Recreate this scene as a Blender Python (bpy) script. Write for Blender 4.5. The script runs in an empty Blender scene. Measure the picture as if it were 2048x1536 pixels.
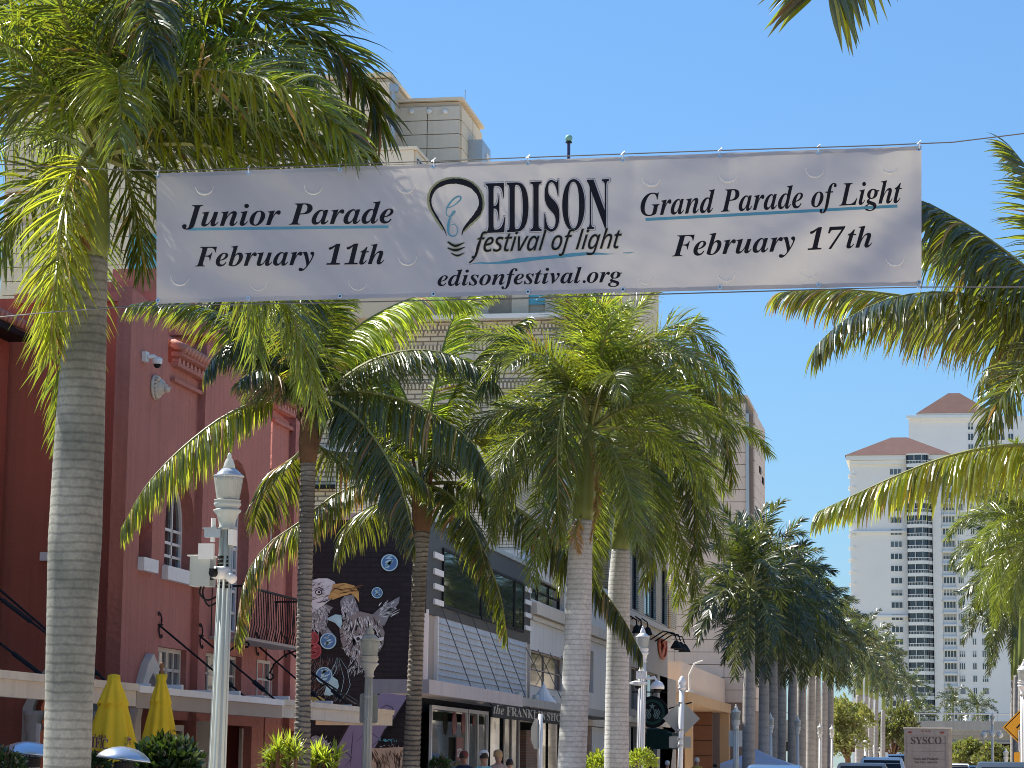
import bpy, bmesh, math, random
from mathutils import Vector, Matrix, noise
from math import radians as R, sin, cos, pi, tan
random.seed(7)
sc = bpy.context.scene
COL = sc.collection

# ------------------------------------------------------------------ camera
F = 5000.0                       # focal length in pixels of a 2048 px wide frame
YAW, PITCH, ROLL = R(9.83), math.atan(757 / 5000), R(0.6)
CAM = Vector((0, 0, 1.6))
fw = Vector((-sin(YAW) * cos(PITCH), cos(YAW) * cos(PITCH), sin(PITCH)))
rt0 = Vector((cos(YAW), sin(YAW), 0))
up0 = rt0.cross(fw)
rt = rt0 * cos(ROLL) + up0 * sin(ROLL)
up = up0 * cos(ROLL) - rt0 * sin(ROLL)
cam = bpy.data.cameras.new('camera')
cam.lens = 36 * F / 2048; cam.sensor_width = 36; cam.clip_end = 6000; cam.clip_start = 0.1
cam_o = bpy.data.objects.new('camera', cam); COL.objects.link(cam_o)
m = Matrix((rt, up, -fw)).transposed().to_4x4(); m.translation = CAM
cam_o.matrix_world = m
sc.camera = cam_o

# ------------------------------------------------------------------ light
SUN_AZ, SUN_EL = R(-66), R(50)       # from the left, a little behind the street scene
w = bpy.data.worlds.new('World'); sc.world = w; w.use_nodes = True
nt = w.node_tree; bg = nt.nodes['Background']
sky = nt.nodes.new('ShaderNodeTexSky'); sky.sky_type = 'NISHITA'; sky.sun_disc = False
sky.sun_elevation = SUN_EL; sky.sun_rotation = SUN_AZ
sky.air_density = 1.5; sky.dust_density = 0.0; sky.ozone_density = 6.0; sky.altitude = 0
ga_ = nt.nodes.new('ShaderNodeGamma'); ga_.inputs[1].default_value = 0.7
tn_ = nt.nodes.new('ShaderNodeMix'); tn_.data_type = 'RGBA'; tn_.blend_type = 'MULTIPLY'; tn_.inputs['Factor'].default_value = 1.0
tn_.clamp_factor = False; tn_.inputs['B'].default_value = (0.49, 0.74, 1.05, 1)
nt.links.new(sky.outputs[0], ga_.inputs[0]); nt.links.new(ga_.outputs[0], tn_.inputs['A']); nt.links.new(tn_.outputs['Result'], bg.inputs[0])
bg.inputs[1].default_value = 0.12
sl = bpy.data.lights.new('sun', 'SUN'); sl.energy = 5.0; sl.angle = R(0.5); sl.color = (1, 0.95, 0.86)
so = bpy.data.objects.new('sun', sl); COL.objects.link(so)
to_sun = Vector((sin(SUN_AZ) * cos(SUN_EL), cos(SUN_AZ) * cos(SUN_EL), sin(SUN_EL)))
so.rotation_euler = to_sun.to_track_quat('Z', 'Y').to_euler()
sc.view_settings.view_transform = 'Standard'; sc.view_settings.look = 'None'
sc.view_settings.gamma = 1; sc.view_settings.use_curve_mapping = False
sc.view_settings.exposure = 1.05
sc.cycles.max_bounces = 8; sc.cycles.transparent_max_bounces = 8
sc.render.film_transparent = False; sc.cycles.filter_width = 0.95

# ------------------------------------------------------------------ pixel helpers: where a line of sight meets a plane of the place
def ray(px, py):
    return (fw + rt * ((px - 1024) / F) - up * ((py - 768) / F))
def at(px, py, X=None, Y=None):
    d = ray(px, py)
    t = (X - CAM.x) / d.x if X is not None else (Y - CAM.y) / d.y
    return CAM + d * t
def zy(px, py, X):
    p = at(px, py, X=X); return p.y, p.z
def zx(px, py, Y):
    p = at(px, py, Y=Y); return p.x, p.z

# ------------------------------------------------------------------ materials
MATS = {}
def mat(name, col, rough=0.7, var=0.12, scale=3.0, bump=0.0, bscale=40.0, metal=0.0, spec=0.4, detail=4, trans=None, streak=0.0):
    if name in MATS: return MATS[name]
    m = bpy.data.materials.new(name); m.use_nodes = True; n = m.node_tree; L = n.links
    b = n.nodes['Principled BSDF']
    b.inputs['Roughness'].default_value = rough; b.inputs['Metallic'].default_value = metal
    b.inputs['Specular IOR Level'].default_value = spec
    tc = n.nodes.new('ShaderNodeTexCoord')
    nz = n.nodes.new('ShaderNodeTexNoise'); nz.inputs['Scale'].default_value = scale; nz.inputs['Detail'].default_value = detail
    L.new(tc.outputs['Object'], nz.inputs['Vector'])
    mx = n.nodes.new('ShaderNodeMix'); mx.data_type = 'RGBA'
    a = [max(0, c * (1 - var)) for c in col]; c2 = [min(1, c * (1 + var)) for c in col]
    mx.inputs['A'].default_value = (*a, 1); mx.inputs['B'].default_value = (*c2, 1)
    L.new(nz.outputs['Fac'], mx.inputs['Factor'])
    out = mx.outputs['Result']
    if streak > 0:
        mp = n.nodes.new('ShaderNodeMapping'); mp.inputs['Scale'].default_value = (3, 3, 0.12)
        L.new(tc.outputs['Object'], mp.inputs['Vector'])
        n2 = n.nodes.new('ShaderNodeTexNoise'); n2.inputs['Scale'].default_value = 2.0; n2.inputs['Detail'].default_value = 5
        L.new(mp.outputs[0], n2.inputs['Vector'])
        rp = n.nodes.new('ShaderNodeMapRange'); rp.inputs['From Min'].default_value = 0.45; rp.inputs['From Max'].default_value = 0.75
        rp.inputs['To Min'].default_value = 0; rp.inputs['To Max'].default_value = streak
        L.new(n2.outputs['Fac'], rp.inputs['Value'])
        m2 = n.nodes.new('ShaderNodeMix'); m2.data_type = 'RGBA'
        L.new(rp.outputs[0], m2.inputs['Factor']); L.new(out, m2.inputs['A'])
        m2.inputs['B'].default_value = (*[c * 0.45 for c in col], 1)
        out = m2.outputs['Result']
    L.new(out, b.inputs['Base Color'])
    if bump > 0:
        n3 = n.nodes.new('ShaderNodeTexNoise'); n3.inputs['Scale'].default_value = bscale; n3.inputs['Detail'].default_value = 5
        L.new(tc.outputs['Object'], n3.inputs['Vector'])
        bp = n.nodes.new('ShaderNodeBump'); bp.inputs['Strength'].default_value = bump; bp.inputs['Distance'].default_value = 0.03
        L.new(n3.outputs['Fac'], bp.inputs['Height']); L.new(bp.outputs[0], b.inputs['Normal'])
    if trans:
        tr = n.nodes.new('ShaderNodeBsdfTranslucent'); tr.inputs[0].default_value = (*trans[0], 1)
        ms = n.nodes.new('ShaderNodeMixShader'); ms.inputs[0].default_value = trans[1]
        L.new(b.outputs[0], ms.inputs[1]); L.new(tr.outputs[0], ms.inputs[2])
        L.new(ms.outputs[0], n.nodes['Material Output'].inputs[0])
    MATS[name] = m; return m

def brick_mat(name, c1, c2, mortar, bw, bh, axis, bump=0.6, msize=0.012, rough=0.85):
    """axis 'X': wall in a plane x=const (uses y,z); 'Y': wall in a plane y=const (uses x,z)"""
    m = bpy.data.materials.new(name); m.use_nodes = True; n = m.node_tree; L = n.links
    b = n.nodes['Principled BSDF']; b.inputs['Roughness'].default_value = rough
    g = n.nodes.new('ShaderNodeNewGeometry'); sp = n.nodes.new('ShaderNodeSeparateXYZ'); cb = n.nodes.new('ShaderNodeCombineXYZ')
    L.new(g.outputs['Position'], sp.inputs[0])
    L.new(sp.outputs['Y' if axis == 'X' else 'X'], cb.inputs['X']); L.new(sp.outputs['Z'], cb.inputs['Y'])
    br = n.nodes.new('ShaderNodeTexBrick'); L.new(cb.outputs[0], br.inputs['Vector'])
    br.inputs['Scale'].default_value = 1; br.inputs['Brick Width'].default_value = bw; br.inputs['Row Height'].default_value = bh
    br.inputs['Mortar Size'].default_value = msize; br.inputs['Color1'].default_value = (*c1, 1)
    br.inputs['Color2'].default_value = (*c2, 1); br.inputs['Mortar'].default_value = (*mortar, 1)
    nz = n.nodes.new('ShaderNodeTexNoise'); nz.inputs['Scale'].default_value = 1.3; nz.inputs['Detail'].default_value = 6
    L.new(g.outputs['Position'], nz.inputs['Vector'])
    hs = n.nodes.new('ShaderNodeHueSaturation'); mr = n.nodes.new('ShaderNodeMapRange')
    mr.inputs['To Min'].default_value = 0.75; mr.inputs['To Max'].default_value = 1.25
    L.new(nz.outputs['Fac'], mr.inputs['Value']); L.new(mr.outputs[0], hs.inputs['Value']); L.new(br.outputs['Color'], hs.inputs['Color'])
    L.new(hs.outputs[0], b.inputs['Base Color'])
    bp = n.nodes.new('ShaderNodeBump'); bp.inputs['Strength'].default_value = bump; bp.inputs['Distance'].default_value = 0.01; bp.invert = True
    L.new(br.outputs['Fac'], bp.inputs['Height']); L.new(bp.outputs[0], b.inputs['Normal'])
    MATS[name] = m; return m

def glass_mat(name, col, rough=0.06):
    m = bpy.data.materials.new(name); m.use_nodes = True; n = m.node_tree
    b = n.nodes['Principled BSDF']; b.inputs['Base Color'].default_value = (*col, 1); b.inputs['Roughness'].default_value = rough
    b.inputs['Specular IOR Level'].default_value = 0.7; b.inputs['Coat Weight'].default_value = 0.25 if 'brown' not in name else 0.0; b.inputs['Coat Roughness'].default_value = 0.03
    nz = n.nodes.new('ShaderNodeTexNoise'); nz.inputs['Scale'].default_value = 0.7
    bp = n.nodes.new('ShaderNodeBump'); bp.inputs['Strength'].default_value = 0.15; bp.inputs['Distance'].default_value = 0.2
    n.links.new(nz.outputs['Fac'], bp.inputs['Height']); n.links.new(bp.outputs[0], b.inputs['Normal'])
    MATS[name] = m; return m

def leaf_mat(name, col, tcol, tw=0.38, rough=0.38):
    m = bpy.data.materials.new(name); m.use_nodes = True; n = m.node_tree; L = n.links
    b = n.nodes['Principled BSDF']; b.inputs['Roughness'].default_value = rough; b.inputs['Specular IOR Level'].default_value = 0.9
    oi = n.nodes.new('ShaderNodeObjectInfo'); g = n.nodes.new('ShaderNodeNewGeometry')
    nz = n.nodes.new('ShaderNodeTexNoise'); nz.inputs['Scale'].default_value = 1.7; nz.inputs['Detail'].default_value = 3
    L.new(g.outputs['Position'], nz.inputs['Vector'])
    ad = n.nodes.new('ShaderNodeMath'); ad.operation = 'ADD'
    L.new(oi.outputs['Random'], ad.inputs[0]); L.new(g.outputs['Random Per Island'], ad.inputs[1])
    ad2 = n.nodes.new('ShaderNodeMath'); ad2.operation = 'ADD'; L.new(ad.outputs[0], ad2.inputs[0]); L.new(nz.outputs['Fac'], ad2.inputs[1])
    mr = n.nodes.new('ShaderNodeMapRange'); mr.inputs['From Min'].default_value = 0.4; mr.inputs['From Max'].default_value = 2.5
    mr.inputs['To Min'].default_value = 0.35; mr.inputs['To Max'].default_value = 1.75
    L.new(ad2.outputs[0], mr.inputs['Value'])
    mh = n.nodes.new('ShaderNodeMapRange'); mh.inputs['From Min'].default_value = 0.0; mh.inputs['From Max'].default_value = 1.0
    mh.inputs['To Min'].default_value = 0.475; mh.inputs['To Max'].default_value = 0.515
    L.new(g.outputs['Random Per Island'], mh.inputs['Value'])
    def hs(c):
        h = n.nodes.new('ShaderNodeHueSaturation'); h.inputs['Color'].default_value = (*c, 1)
        L.new(mr.outputs[0], h.inputs['Value']); L.new(mh.outputs[0], h.inputs['Hue']); return h.outputs[0]
    L.new(hs(col), b.inputs['Base Color'])
    tr = n.nodes.new('ShaderNodeBsdfTranslucent'); L.new(hs(tcol), tr.inputs[0])
    ms = n.nodes.new('ShaderNodeMixShader'); ms.inputs[0].default_value = tw
    L.new(b.outputs[0], ms.inputs[1]); L.new(tr.outputs[0], ms.inputs[2]); L.new(ms.outputs[0], n.nodes['Material Output'].inputs[0])
    MATS[name] = m; return m

def ring_mat(name, c1, c2, step, rough=0.8, dark=0.5, dist=2.5):
    m = bpy.data.materials.new(name); m.use_nodes = True; n = m.node_tree; L = n.links
    b = n.nodes['Principled BSDF']; b.inputs['Roughness'].default_value = rough
    g = n.nodes.new('ShaderNodeNewGeometry')
    wv = n.nodes.new('ShaderNodeTexWave'); wv.bands_direction = 'Z'; wv.inputs['Scale'].default_value = 0.314 / step
    wv.inputs['Distortion'].default_value = dist; wv.inputs['Detail'].default_value = 3; wv.inputs['Detail Scale'].default_value = 1.2
    L.new(g.outputs['Position'], wv.inputs['Vector'])
    nz = n.nodes.new('ShaderNodeTexNoise'); nz.inputs['Scale'].default_value = 16; nz.inputs['Detail'].default_value = 10; nz.inputs['Roughness'].default_value = 0.85
    L.new(g.outputs['Position'], nz.inputs['Vector'])
    n2 = n.nodes.new('ShaderNodeTexNoise'); n2.inputs['Scale'].default_value = 1.1; n2.inputs['Detail'].default_value = 3
    L.new(g.outputs['Position'], n2.inputs['Vector'])
    mx = n.nodes.new('ShaderNodeMix'); mx.data_type = 'RGBA'; mx.inputs['A'].default_value = (*c1, 1); mx.inputs['B'].default_value = (*c2, 1)
    mr = n.nodes.new('ShaderNodeMapRange'); mr.inputs['From Min'].default_value = 0.35; mr.inputs['From Max'].default_value = 0.65
    L.new(n2.outputs['Fac'], mr.inputs['Value']); L.new(mr.outputs[0], mx.inputs['Factor'])
    hs = n.nodes.new('ShaderNodeHueSaturation')
    a = n.nodes.new('ShaderNodeMath'); a.operation = 'MULTIPLY'; L.new(nz.outputs['Fac'], a.inputs[0])
    pw = n.nodes.new('ShaderNodeMapRange'); pw.inputs['From Min'].default_value = 0.0; pw.inputs['From Max'].default_value = 0.35
    pw.inputs['To Min'].default_value = dark; pw.inputs['To Max'].default_value = 1.0
    L.new(wv.outputs['Fac'], pw.inputs['Value']); L.new(pw.outputs[0], a.inputs[1])
    a2 = n.nodes.new('ShaderNodeMath'); a2.operation = 'MULTIPLY'; a2.inputs[1].default_value = 2.0; L.new(a.outputs[0], a2.inputs[0])
    L.new(a2.outputs[0], hs.inputs['Value']); L.new(mx.outputs['Result'], hs.inputs['Color']); L.new(hs.outputs[0], b.inputs['Base Color'])
    bp = n.nodes.new('ShaderNodeBump'); bp.inputs['Strength'].default_value = 0.5; bp.inputs['Distance'].default_value = 0.012
    L.new(a2.outputs[0], bp.inputs['Height']); L.new(bp.outputs[0], b.inputs['Normal'])
    MATS[name] = m; return m

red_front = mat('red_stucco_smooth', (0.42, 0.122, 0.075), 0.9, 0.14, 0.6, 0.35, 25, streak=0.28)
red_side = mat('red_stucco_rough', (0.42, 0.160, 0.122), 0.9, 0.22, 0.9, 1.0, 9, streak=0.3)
red_tile = mat('red_roof_tile', (0.45, 0.19, 0.14), 0.7, 0.25, 4, 0.3, 20)
cream = mat('cream_stone', (0.62, 0.55, 0.45), 0.8, 0.1, 2, 0.25, 30, streak=0.25)
taupe = mat('taupe_trim', (0.36, 0.30, 0.25), 0.8, 0.1, 2, 0.1, 30)
white_p = mat('white_paint', (0.75, 0.73, 0.69), 0.5, 0.06, 4, 0.05, 40)
offwhite = mat('offwhite_stucco', (0.62, 0.60, 0.56), 0.85, 0.08, 1.0, 0.3, 12, streak=0.2)
black_m = mat('black_metal', (0.012, 0.012, 0.013), 0.7, 0.1, 6, spec=0.25)
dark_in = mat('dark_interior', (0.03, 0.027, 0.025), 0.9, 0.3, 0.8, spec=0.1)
roof_mem = mat('white_roof_membrane', (0.72, 0.72, 0.72), 0.6, 0.12, 1.5, 0.4, 6)
beige = mat('beige_panel', (0.76, 0.63, 0.46), 0.85, 0.07, 0.7, 0.2, 8, streak=0.10)
beige_d = mat('beige_joint', (0.55, 0.46, 0.34), 0.9, 0.1, 0.7)
pinkish = mat('pink_tan_panel', (0.70, 0.57, 0.47), 0.85, 0.06, 0.5, 0.2, 8, streak=0.10)
pink_d = mat('pink_tan_joint', (0.28, 0.21, 0.17), 0.9, 0.1, 0.7)
orange_w = mat('orange_stucco', (0.52, 0.34, 0.19), 0.85, 0.08, 0.7, 0.2, 8, streak=0.15)
tower_m = mat('tower_stucco', (0.78, 0.745, 0.715), 0.85, 0.05, 0.15, 0.1, 2)
tower_roof = mat('tower_roof_tile', (0.095, 0.045, 0.036), 0.8, 0.3, 0.4, 0.6, 1.2)
conc = mat('weathered_concrete', (0.34, 0.33, 0.30), 0.9, 0.18, 0.6, 0.3, 5, streak=0.35)
asphalt = mat('brick_paver_road', (0.38, 0.29, 0.22), 0.9, 0.25, 0.8, 0.3, 30)
paving = mat('sidewalk_concrete', (0.55, 0.49, 0.42), 0.9, 0.12, 0.5, 0.2, 30)
ground_m = mat('ground_sandy_grass', (0.34, 0.31, 0.22), 0.95, 0.3, 0.1, 0.3, 3)
yellow_line = mat('yellow_line_paint', (0.60, 0.42, 0.05), 0.7, 0.1, 2)
blackwall = brick_mat('black_painted_brick', (0.010, 0.011, 0.016), (0.015, 0.016, 0.022), (0.007, 0.007, 0.010), 0.4, 0.13, 'Y', 0.8)
tan_brick_x = brick_mat('tan_brick_side', (0.60, 0.52, 0.39), (0.52, 0.44, 0.32), (0.20, 0.17, 0.13), 0.30, 0.105, 'X', 0.8, 0.014)
tan_brick_y = brick_mat('tan_brick_front', (0.66, 0.56, 0.41), (0.56, 0.46, 0.33), (0.20, 0.16, 0.12), 0.62, 0.20, 'Y', 0.8, 0.03)
soldier_y = brick_mat('soldier_brick_front', (0.70, 0.59, 0.43), (0.60, 0.49, 0.35), (0.20, 0.16, 0.12), 0.16, 0.55, 'Y', 0.8, 0.035)
red_brick_x = brick_mat('red_brick_side', (0.30, 0.16, 0.10), (0.24, 0.12, 0.08), (0.25, 0.21, 0.17), 0.24, 0.085, 'X', 0.8)
glass_d = glass_mat('dark_window_glass', (0.02, 0.024, 0.028))
glass_b = glass_mat('cyan_window_glass', (0.10, 0.42, 0.50), 0.15)
glass_g = glass_mat('grey_window_glass', (0.10, 0.115, 0.13), 0.1)
galv = mat('galvanised_metal', (0.45, 0.46, 0.46), 0.4, 0.1, 5, metal=0.7)
alum = mat('sign_back_aluminium', (0.30, 0.31, 0.29), 0.6, 0.12, 3, metal=0.2)
lamp_paint = mat('pale_green_grey_paint', (0.42, 0.46, 0.43), 0.4, 0.08, 5, spec=0.6)
lamp_white = mat('white_lamp_paint', (0.70, 0.71, 0.69), 0.35, 0.06, 5, spec=0.6)
globe_m = mat('lamp_globe_acrylic', (0.62, 0.64, 0.60), 0.15, 0.06, 8, spec=0.8, trans=((0.8, 0.82, 0.78), 0.35))
cable_m = mat('dull_steel_cable', (0.10, 0.10, 0.10), 0.5, 0.1, 5)
steel = mat('brushed_steel', (0.55, 0.60, 0.66), 0.28, 0.05, 4, metal=0.85)
yellow_c = mat('yellow_canvas', (0.88, 0.62, 0.035), 0.85, 0.12, 3, 0.3, 12, trans=((0.85, 0.6, 0.03), 0.25))
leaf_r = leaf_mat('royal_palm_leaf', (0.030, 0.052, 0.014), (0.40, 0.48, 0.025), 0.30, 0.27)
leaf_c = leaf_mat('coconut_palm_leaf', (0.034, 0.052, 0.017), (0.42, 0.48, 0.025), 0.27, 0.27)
leaf_s = leaf_mat('sunlit_coconut_leaf', (0.055, 0.078, 0.022), (0.55, 0.60, 0.035), 0.40, 0.27)  # brighter leaf copy: sun shining through is put into its colours
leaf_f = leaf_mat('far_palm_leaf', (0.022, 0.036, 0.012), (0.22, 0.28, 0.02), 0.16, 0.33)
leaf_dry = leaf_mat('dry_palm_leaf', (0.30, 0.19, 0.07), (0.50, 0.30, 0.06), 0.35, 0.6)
leaf_y = leaf_mat('yellow_green_leaf', (0.20, 0.26, 0.03), (0.50, 0.60, 0.04), 0.4, 0.4)  # own yellow-green of plants; on palm fronds, backlight put into the colour
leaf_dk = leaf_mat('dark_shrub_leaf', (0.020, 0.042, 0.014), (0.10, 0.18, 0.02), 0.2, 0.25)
leaf_tr = leaf_mat('street_tree_leaf', (0.14, 0.16, 0.045), (0.32, 0.34, 0.06), 0.3, 0.5)
rachis_m = mat('palm_rachis', (0.22, 0.23, 0.07), 0.5, 0.2, 3)
shaft_m = mat('green_crownshaft', (0.20, 0.24, 0.06), 0.35, 0.35, 1.6, streak=0.5)
fibre_m = mat('brown_palm_fibre', (0.16, 0.085, 0.045), 0.9, 0.4, 6, 0.6, 25)
royal_trunk = ring_mat('royal_palm_bark', (0.42, 0.425, 0.41), (0.58, 0.585, 0.575), 0.085, dark=0.72, dist=1.0)
royal_far = ring_mat('royal_palm_bark_far', (0.30, 0.28, 0.26), (0.36, 0.34, 0.32), 0.30, dark=0.85, dist=.6)
royal_near = ring_mat('royal_palm_bark_near', (0.15, 0.158, 0.135), (0.32, 0.315, 0.27), 0.10, dark=0.66, dist=1.6)
coco_trunk = ring_mat('coconut_palm_bark', (0.13, 0.11, 0.092), (0.30, 0.27, 0.23), 0.09, dark=0.3)

# ------------------------------------------------------------------ mesh builder
class MB:
    def __init__(s): s.v = []; s.f = []; s.mi = []
    def quad(s, a, b, c, d, mi=0):
        i = len(s.v); s.v += [tuple(a), tuple(b), tuple(c), tuple(d)]; s.f.append((i, i+1, i+2, i+3)); s.mi.append(mi); return s
    def poly(s, pts, mi=0):
        i = len(s.v); s.v += [tuple(p) for p in pts]; s.f.append(tuple(range(i, i+len(pts)))); s.mi.append(mi); return s
    def box(s, x0, x1, y0, y1, z0, z1, mi=0):
        if x0 > x1: x0, x1 = x1, x0
        if y0 > y1: y0, y1 = y1, y0
        if z0 > z1: z0, z1 = z1, z0
        i = len(s.v)
        s.v += [(x0,y0,z0),(x1,y0,z0),(x1,y1,z0),(x0,y1,z0),(x0,y0,z1),(x1,y0,z1),(x1,y1,z1),(x0,y1,z1)]
        for f in ((0,3,2,1),(4,5,6,7),(0,1,5,4),(1,2,6,5),(2,3,7,6),(3,0,4,7)):
            s.f.append(tuple(i+k for k in f)); s.mi.append(mi)
        return s
    def tube(s, pts, rad, n=8, cap=True, mi=0):
        pts = [Vector(p) for p in pts]
        if not hasattr(rad, '__len__'): rad = [rad] * len(pts)
        i0 = len(s.v); ref = None
        for k, p in enumerate(pts):
            t = (pts[min(k+1, len(pts)-1)] - pts[max(k-1, 0)]).normalized()
            if ref is None:
                ref = Vector((0, 0, 1)) if abs(t.z) < 0.9 else Vector((1, 0, 0))
            a = t.cross(ref).normalized(); b = a.cross(t).normalized(); ref = b
            for j in range(n):
                an = 2 * pi * j / n
                s.v.append(tuple(p + (a * cos(an) + b * sin(an)) * rad[k]))
        for k in range(len(pts) - 1):
            for j in range(n):
                q = i0 + k*n + j; r = i0 + k*n + (j+1) % n
                s.f.append((q, r, r+n, q+n)); s.mi.append(mi)
        if cap:
            s.f.append(tuple(i0 + j for j in range(n))[::-1]); s.mi.append(mi)
            e = i0 + (len(pts)-1)*n; s.f.append(tuple(e + j for j in range(n))); s.mi.append(mi)
        return s
    def lathe(s, prof, c=(0, 0, 0), n=16, mi=0, sx=1, sy=1):
        i0 = len(s.v)
        for r, z in prof:
            for j in range(n):
                a = 2 * pi * j / n
                s.v.append((c[0] + r*cos(a)*sx, c[1] + r*sin(a)*sy, c[2] + z))
        for k in range(len(prof) - 1):
            for j in range(n):
                q = i0 + k*n + j; r = i0 + k*n + (j+1) % n
                s.f.append((q, r, r+n, q+n)); s.mi.append(mi)
        s.f.append(tuple(i0 + j for j in range(n))[::-1]); s.mi.append(mi)
        e = i0 + (len(prof)-1)*n; s.f.append(tuple(e + j for j in range(n))); s.mi.append(mi)
        return s
    def mesh(s, name, mats, smooth=False):
        me = bpy.data.meshes.new(name); me.from_pydata(s.v, [], s.f)
        for m_ in (mats if isinstance(mats, (list, tuple)) else [mats]): me.materials.append(m_)
        me.polygons.foreach_set('material_index', s.mi)
        if smooth: me.polygons.foreach_set('use_smooth', [True] * len(me.polygons))
        me.update(); return me

WL = {}
def link(o, parent, loc):
    COL.objects.link(o); o.location = loc; WL[o] = Vector(loc)
    if parent is not None:
        o.parent = parent; o.matrix_parent_inverse = Matrix.Translation(-WL[parent])
    return o
def tag(o, label=None, cat=None, group=None, kind=None):
    if label: o['label'] = label
    if cat: o['category'] = cat
    if group: o['group'] = group
    if kind: o['kind'] = kind
    return o
def thing(name, label, cat, loc=(0, 0, 0), group=None):
    o = bpy.data.objects.new(name, None); o.empty_display_size = 0.3
    link(o, None, loc); return tag(o, label, cat, group)
def part(name, mb, mats, parent, smooth=False, loc=(0, 0, 0), label=None):
    me = mb if isinstance(mb, bpy.types.Mesh) else mb.mesh(name, mats, smooth)
    o = bpy.data.objects.new(name, me); link(o, parent, loc)
    if label: o['label'] = label
    return o
def struct(name, mb, mats): return tag(part(name, mb, mats, None), kind='structure')

def bevel(o, wd, seg=2):
    b = o.modifiers.new('bevel', 'BEVEL'); b.width = wd; b.segments = seg; b.limit_method = 'ANGLE'; return o

def arch_pts(u0, u1, z0, z1, pointed=False, n=10):
    """opening outline with an arched head"""
    r = (u1 - u0) / 2; c = (u0 + u1) / 2; pts = [(u0, z0), (u1, z0)]
    hgt = r * (1.35 if pointed else 1.0); zs = z1 - hgt
    for k in range(n + 1):
        a = pi * k / n
        if pointed:
            t = abs(cos(a)); x = c + r * cos(a); pts.append((x, zs + hgt * (1 - t ** 1.6)))
        else: pts.append((c + r * cos(a), zs + hgt * sin(a)))
    return pts
def rect(u0, u1, z0, z1): return [(u0, z0), (u1, z0), (u1, z1), (u0, z1)]

def sheet(outer, holes, depth):
    """flat wall with openings, thickness depth; (u, z) in the plane"""
    c = bpy.data.curves.new('c', 'CURVE'); c.dimensions = '2D'; c.fill_mode = 'BOTH'; c.extrude = depth / 2
    for pl in [outer] + holes:
        s = c.splines.new('POLY'); s.points.add(len(pl) - 1)
        for i, p in enumerate(pl): s.points[i].co = (p[0], p[1], 0, 1)
        s.use_cyclic_u = True
    o = bpy.data.objects.new('c', c); COL.objects.link(o)
    dg = bpy.context.evaluated_depsgraph_get(); me = bpy.data.meshes.new_from_object(o.evaluated_get(dg))
    bpy.data.objects.remove(o); bpy.data.curves.remove(c); return me
def wall(name, parent, m_, outer, holes, depth, X=None, Y=None, label=None):
    me = sheet(outer, holes, depth)
    for v in me.vertices:
        u, z, d = v.co
        v.co = (X - depth/2 + d, u, z) if X is not None else (u, Y + depth/2 - d, z)
    if X is None: me.flip_normals() if False else None
    me.materials.clear(); me.materials.append(m_); me.update()
    bm = bmesh.new(); bm.from_mesh(me); bmesh.ops.recalc_face_normals(bm, faces=bm.faces); bm.to_mesh(me); bm.free()
    o = bpy.data.objects.new(name, me); link(o, parent, (0, 0, 0))
    if label: o['label'] = label
    return o

def glyphs(s, kind='bi', offset=0.0):
    """outline letters as a flat mesh of height about 1 (list of verts, faces), width"""
    def cv(c):
        k = ord(c)
        if kind == 'bi':
            if 'A' <= c <= 'Z': return chr(0x1D468 + k - 65)
            if 'a' <= c <= 'z': return chr(0x1D482 + k - 97)
        if kind in ('b', 'bi') and '0' <= c <= '9': return chr(0x1D7CE + k - 48)
        if kind == 'b':
            if 'A' <= c <= 'Z': return chr(0x1D400 + k - 65)
            if 'a' <= c <= 'z': return chr(0x1D41A + k - 97)
        if kind == 'si' and 'a' <= c <= 'z': return chr(0x1D622 + k - 97)
        return c
    V, Fc, x = [], [], 0.0
    runs = []
    for ch in s:
        dg = ch.isdigit() and kind == 'bi'
        if runs and runs[-1][1] == dg: runs[-1][0] += ch
        else: runs.append([ch, dg])
    for body, dg in runs:
        lead = len(body) - len(body.lstrip()); trail = len(body) - len(body.rstrip())
        x += lead * 0.24
        c = bpy.data.curves.new('t', 'FONT'); c.body = ''.join(cv(k) for k in body.strip()); c.size = 1.0; c.offset = offset
        c.resolution_u = 5
        o = bpy.data.objects.new('t', c); COL.objects.link(o)
        d = bpy.context.evaluated_depsgraph_get(); me = bpy.data.meshes.new_from_object(o.evaluated_get(d))
        b = len(V); mx = 0; mn = min((v.co.x for v in me.vertices), default=0) if dg else 0
        for v in me.vertices:
            px = v.co.x - mn + (0.22 * v.co.y + 0.05 if dg else 0); V.append((x + px, v.co.y)); mx = max(mx, px)
        Fc += [tuple(b + i for i in p.vertices) for p in me.polygons]
        x += mx + (0.05 if dg else 0.03) + trail * 0.24
        bpy.data.objects.remove(o); bpy.data.curves.remove(c); bpy.data.meshes.remove(me)
    return V, Fc, x
def text_mesh(s, kind, place, name, m_, offset=0.0, cut=None):
    """place maps (u in 0..1 across the word, v in em heights) to a point"""
    V, Fc, wd = glyphs(s, kind, offset)
    x0 = min(v[0] for v in V); x1 = max(v[0] for v in V)
    me = bpy.data.meshes.new(name); me.from_pydata([(v[0], v[1], 0) for v in V], [], Fc)
    if cut:
        bm = bmesh.new(); bm.from_mesh(me)
        k = x0 + cut
        while k < x1:
            bmesh.ops.bisect_plane(bm, geom=bm.verts[:] + bm.edges[:] + bm.faces[:], plane_co=(k, 0, 0), plane_no=(1, 0, 0)); k += cut
        k = -0.3
        while k < 1:
            bmesh.ops.bisect_plane(bm, geom=bm.verts[:] + bm.edges[:] + bm.faces[:], plane_co=(0, k, 0), plane_no=(0, 1, 0)); k += cut
        bm.to_mesh(me); bm.free()
    for v in me.vertices: v.co = place((v.co.x - x0) / (x1 - x0), v.co.y)
    me.materials.append(m_); me.update(); return me
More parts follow.
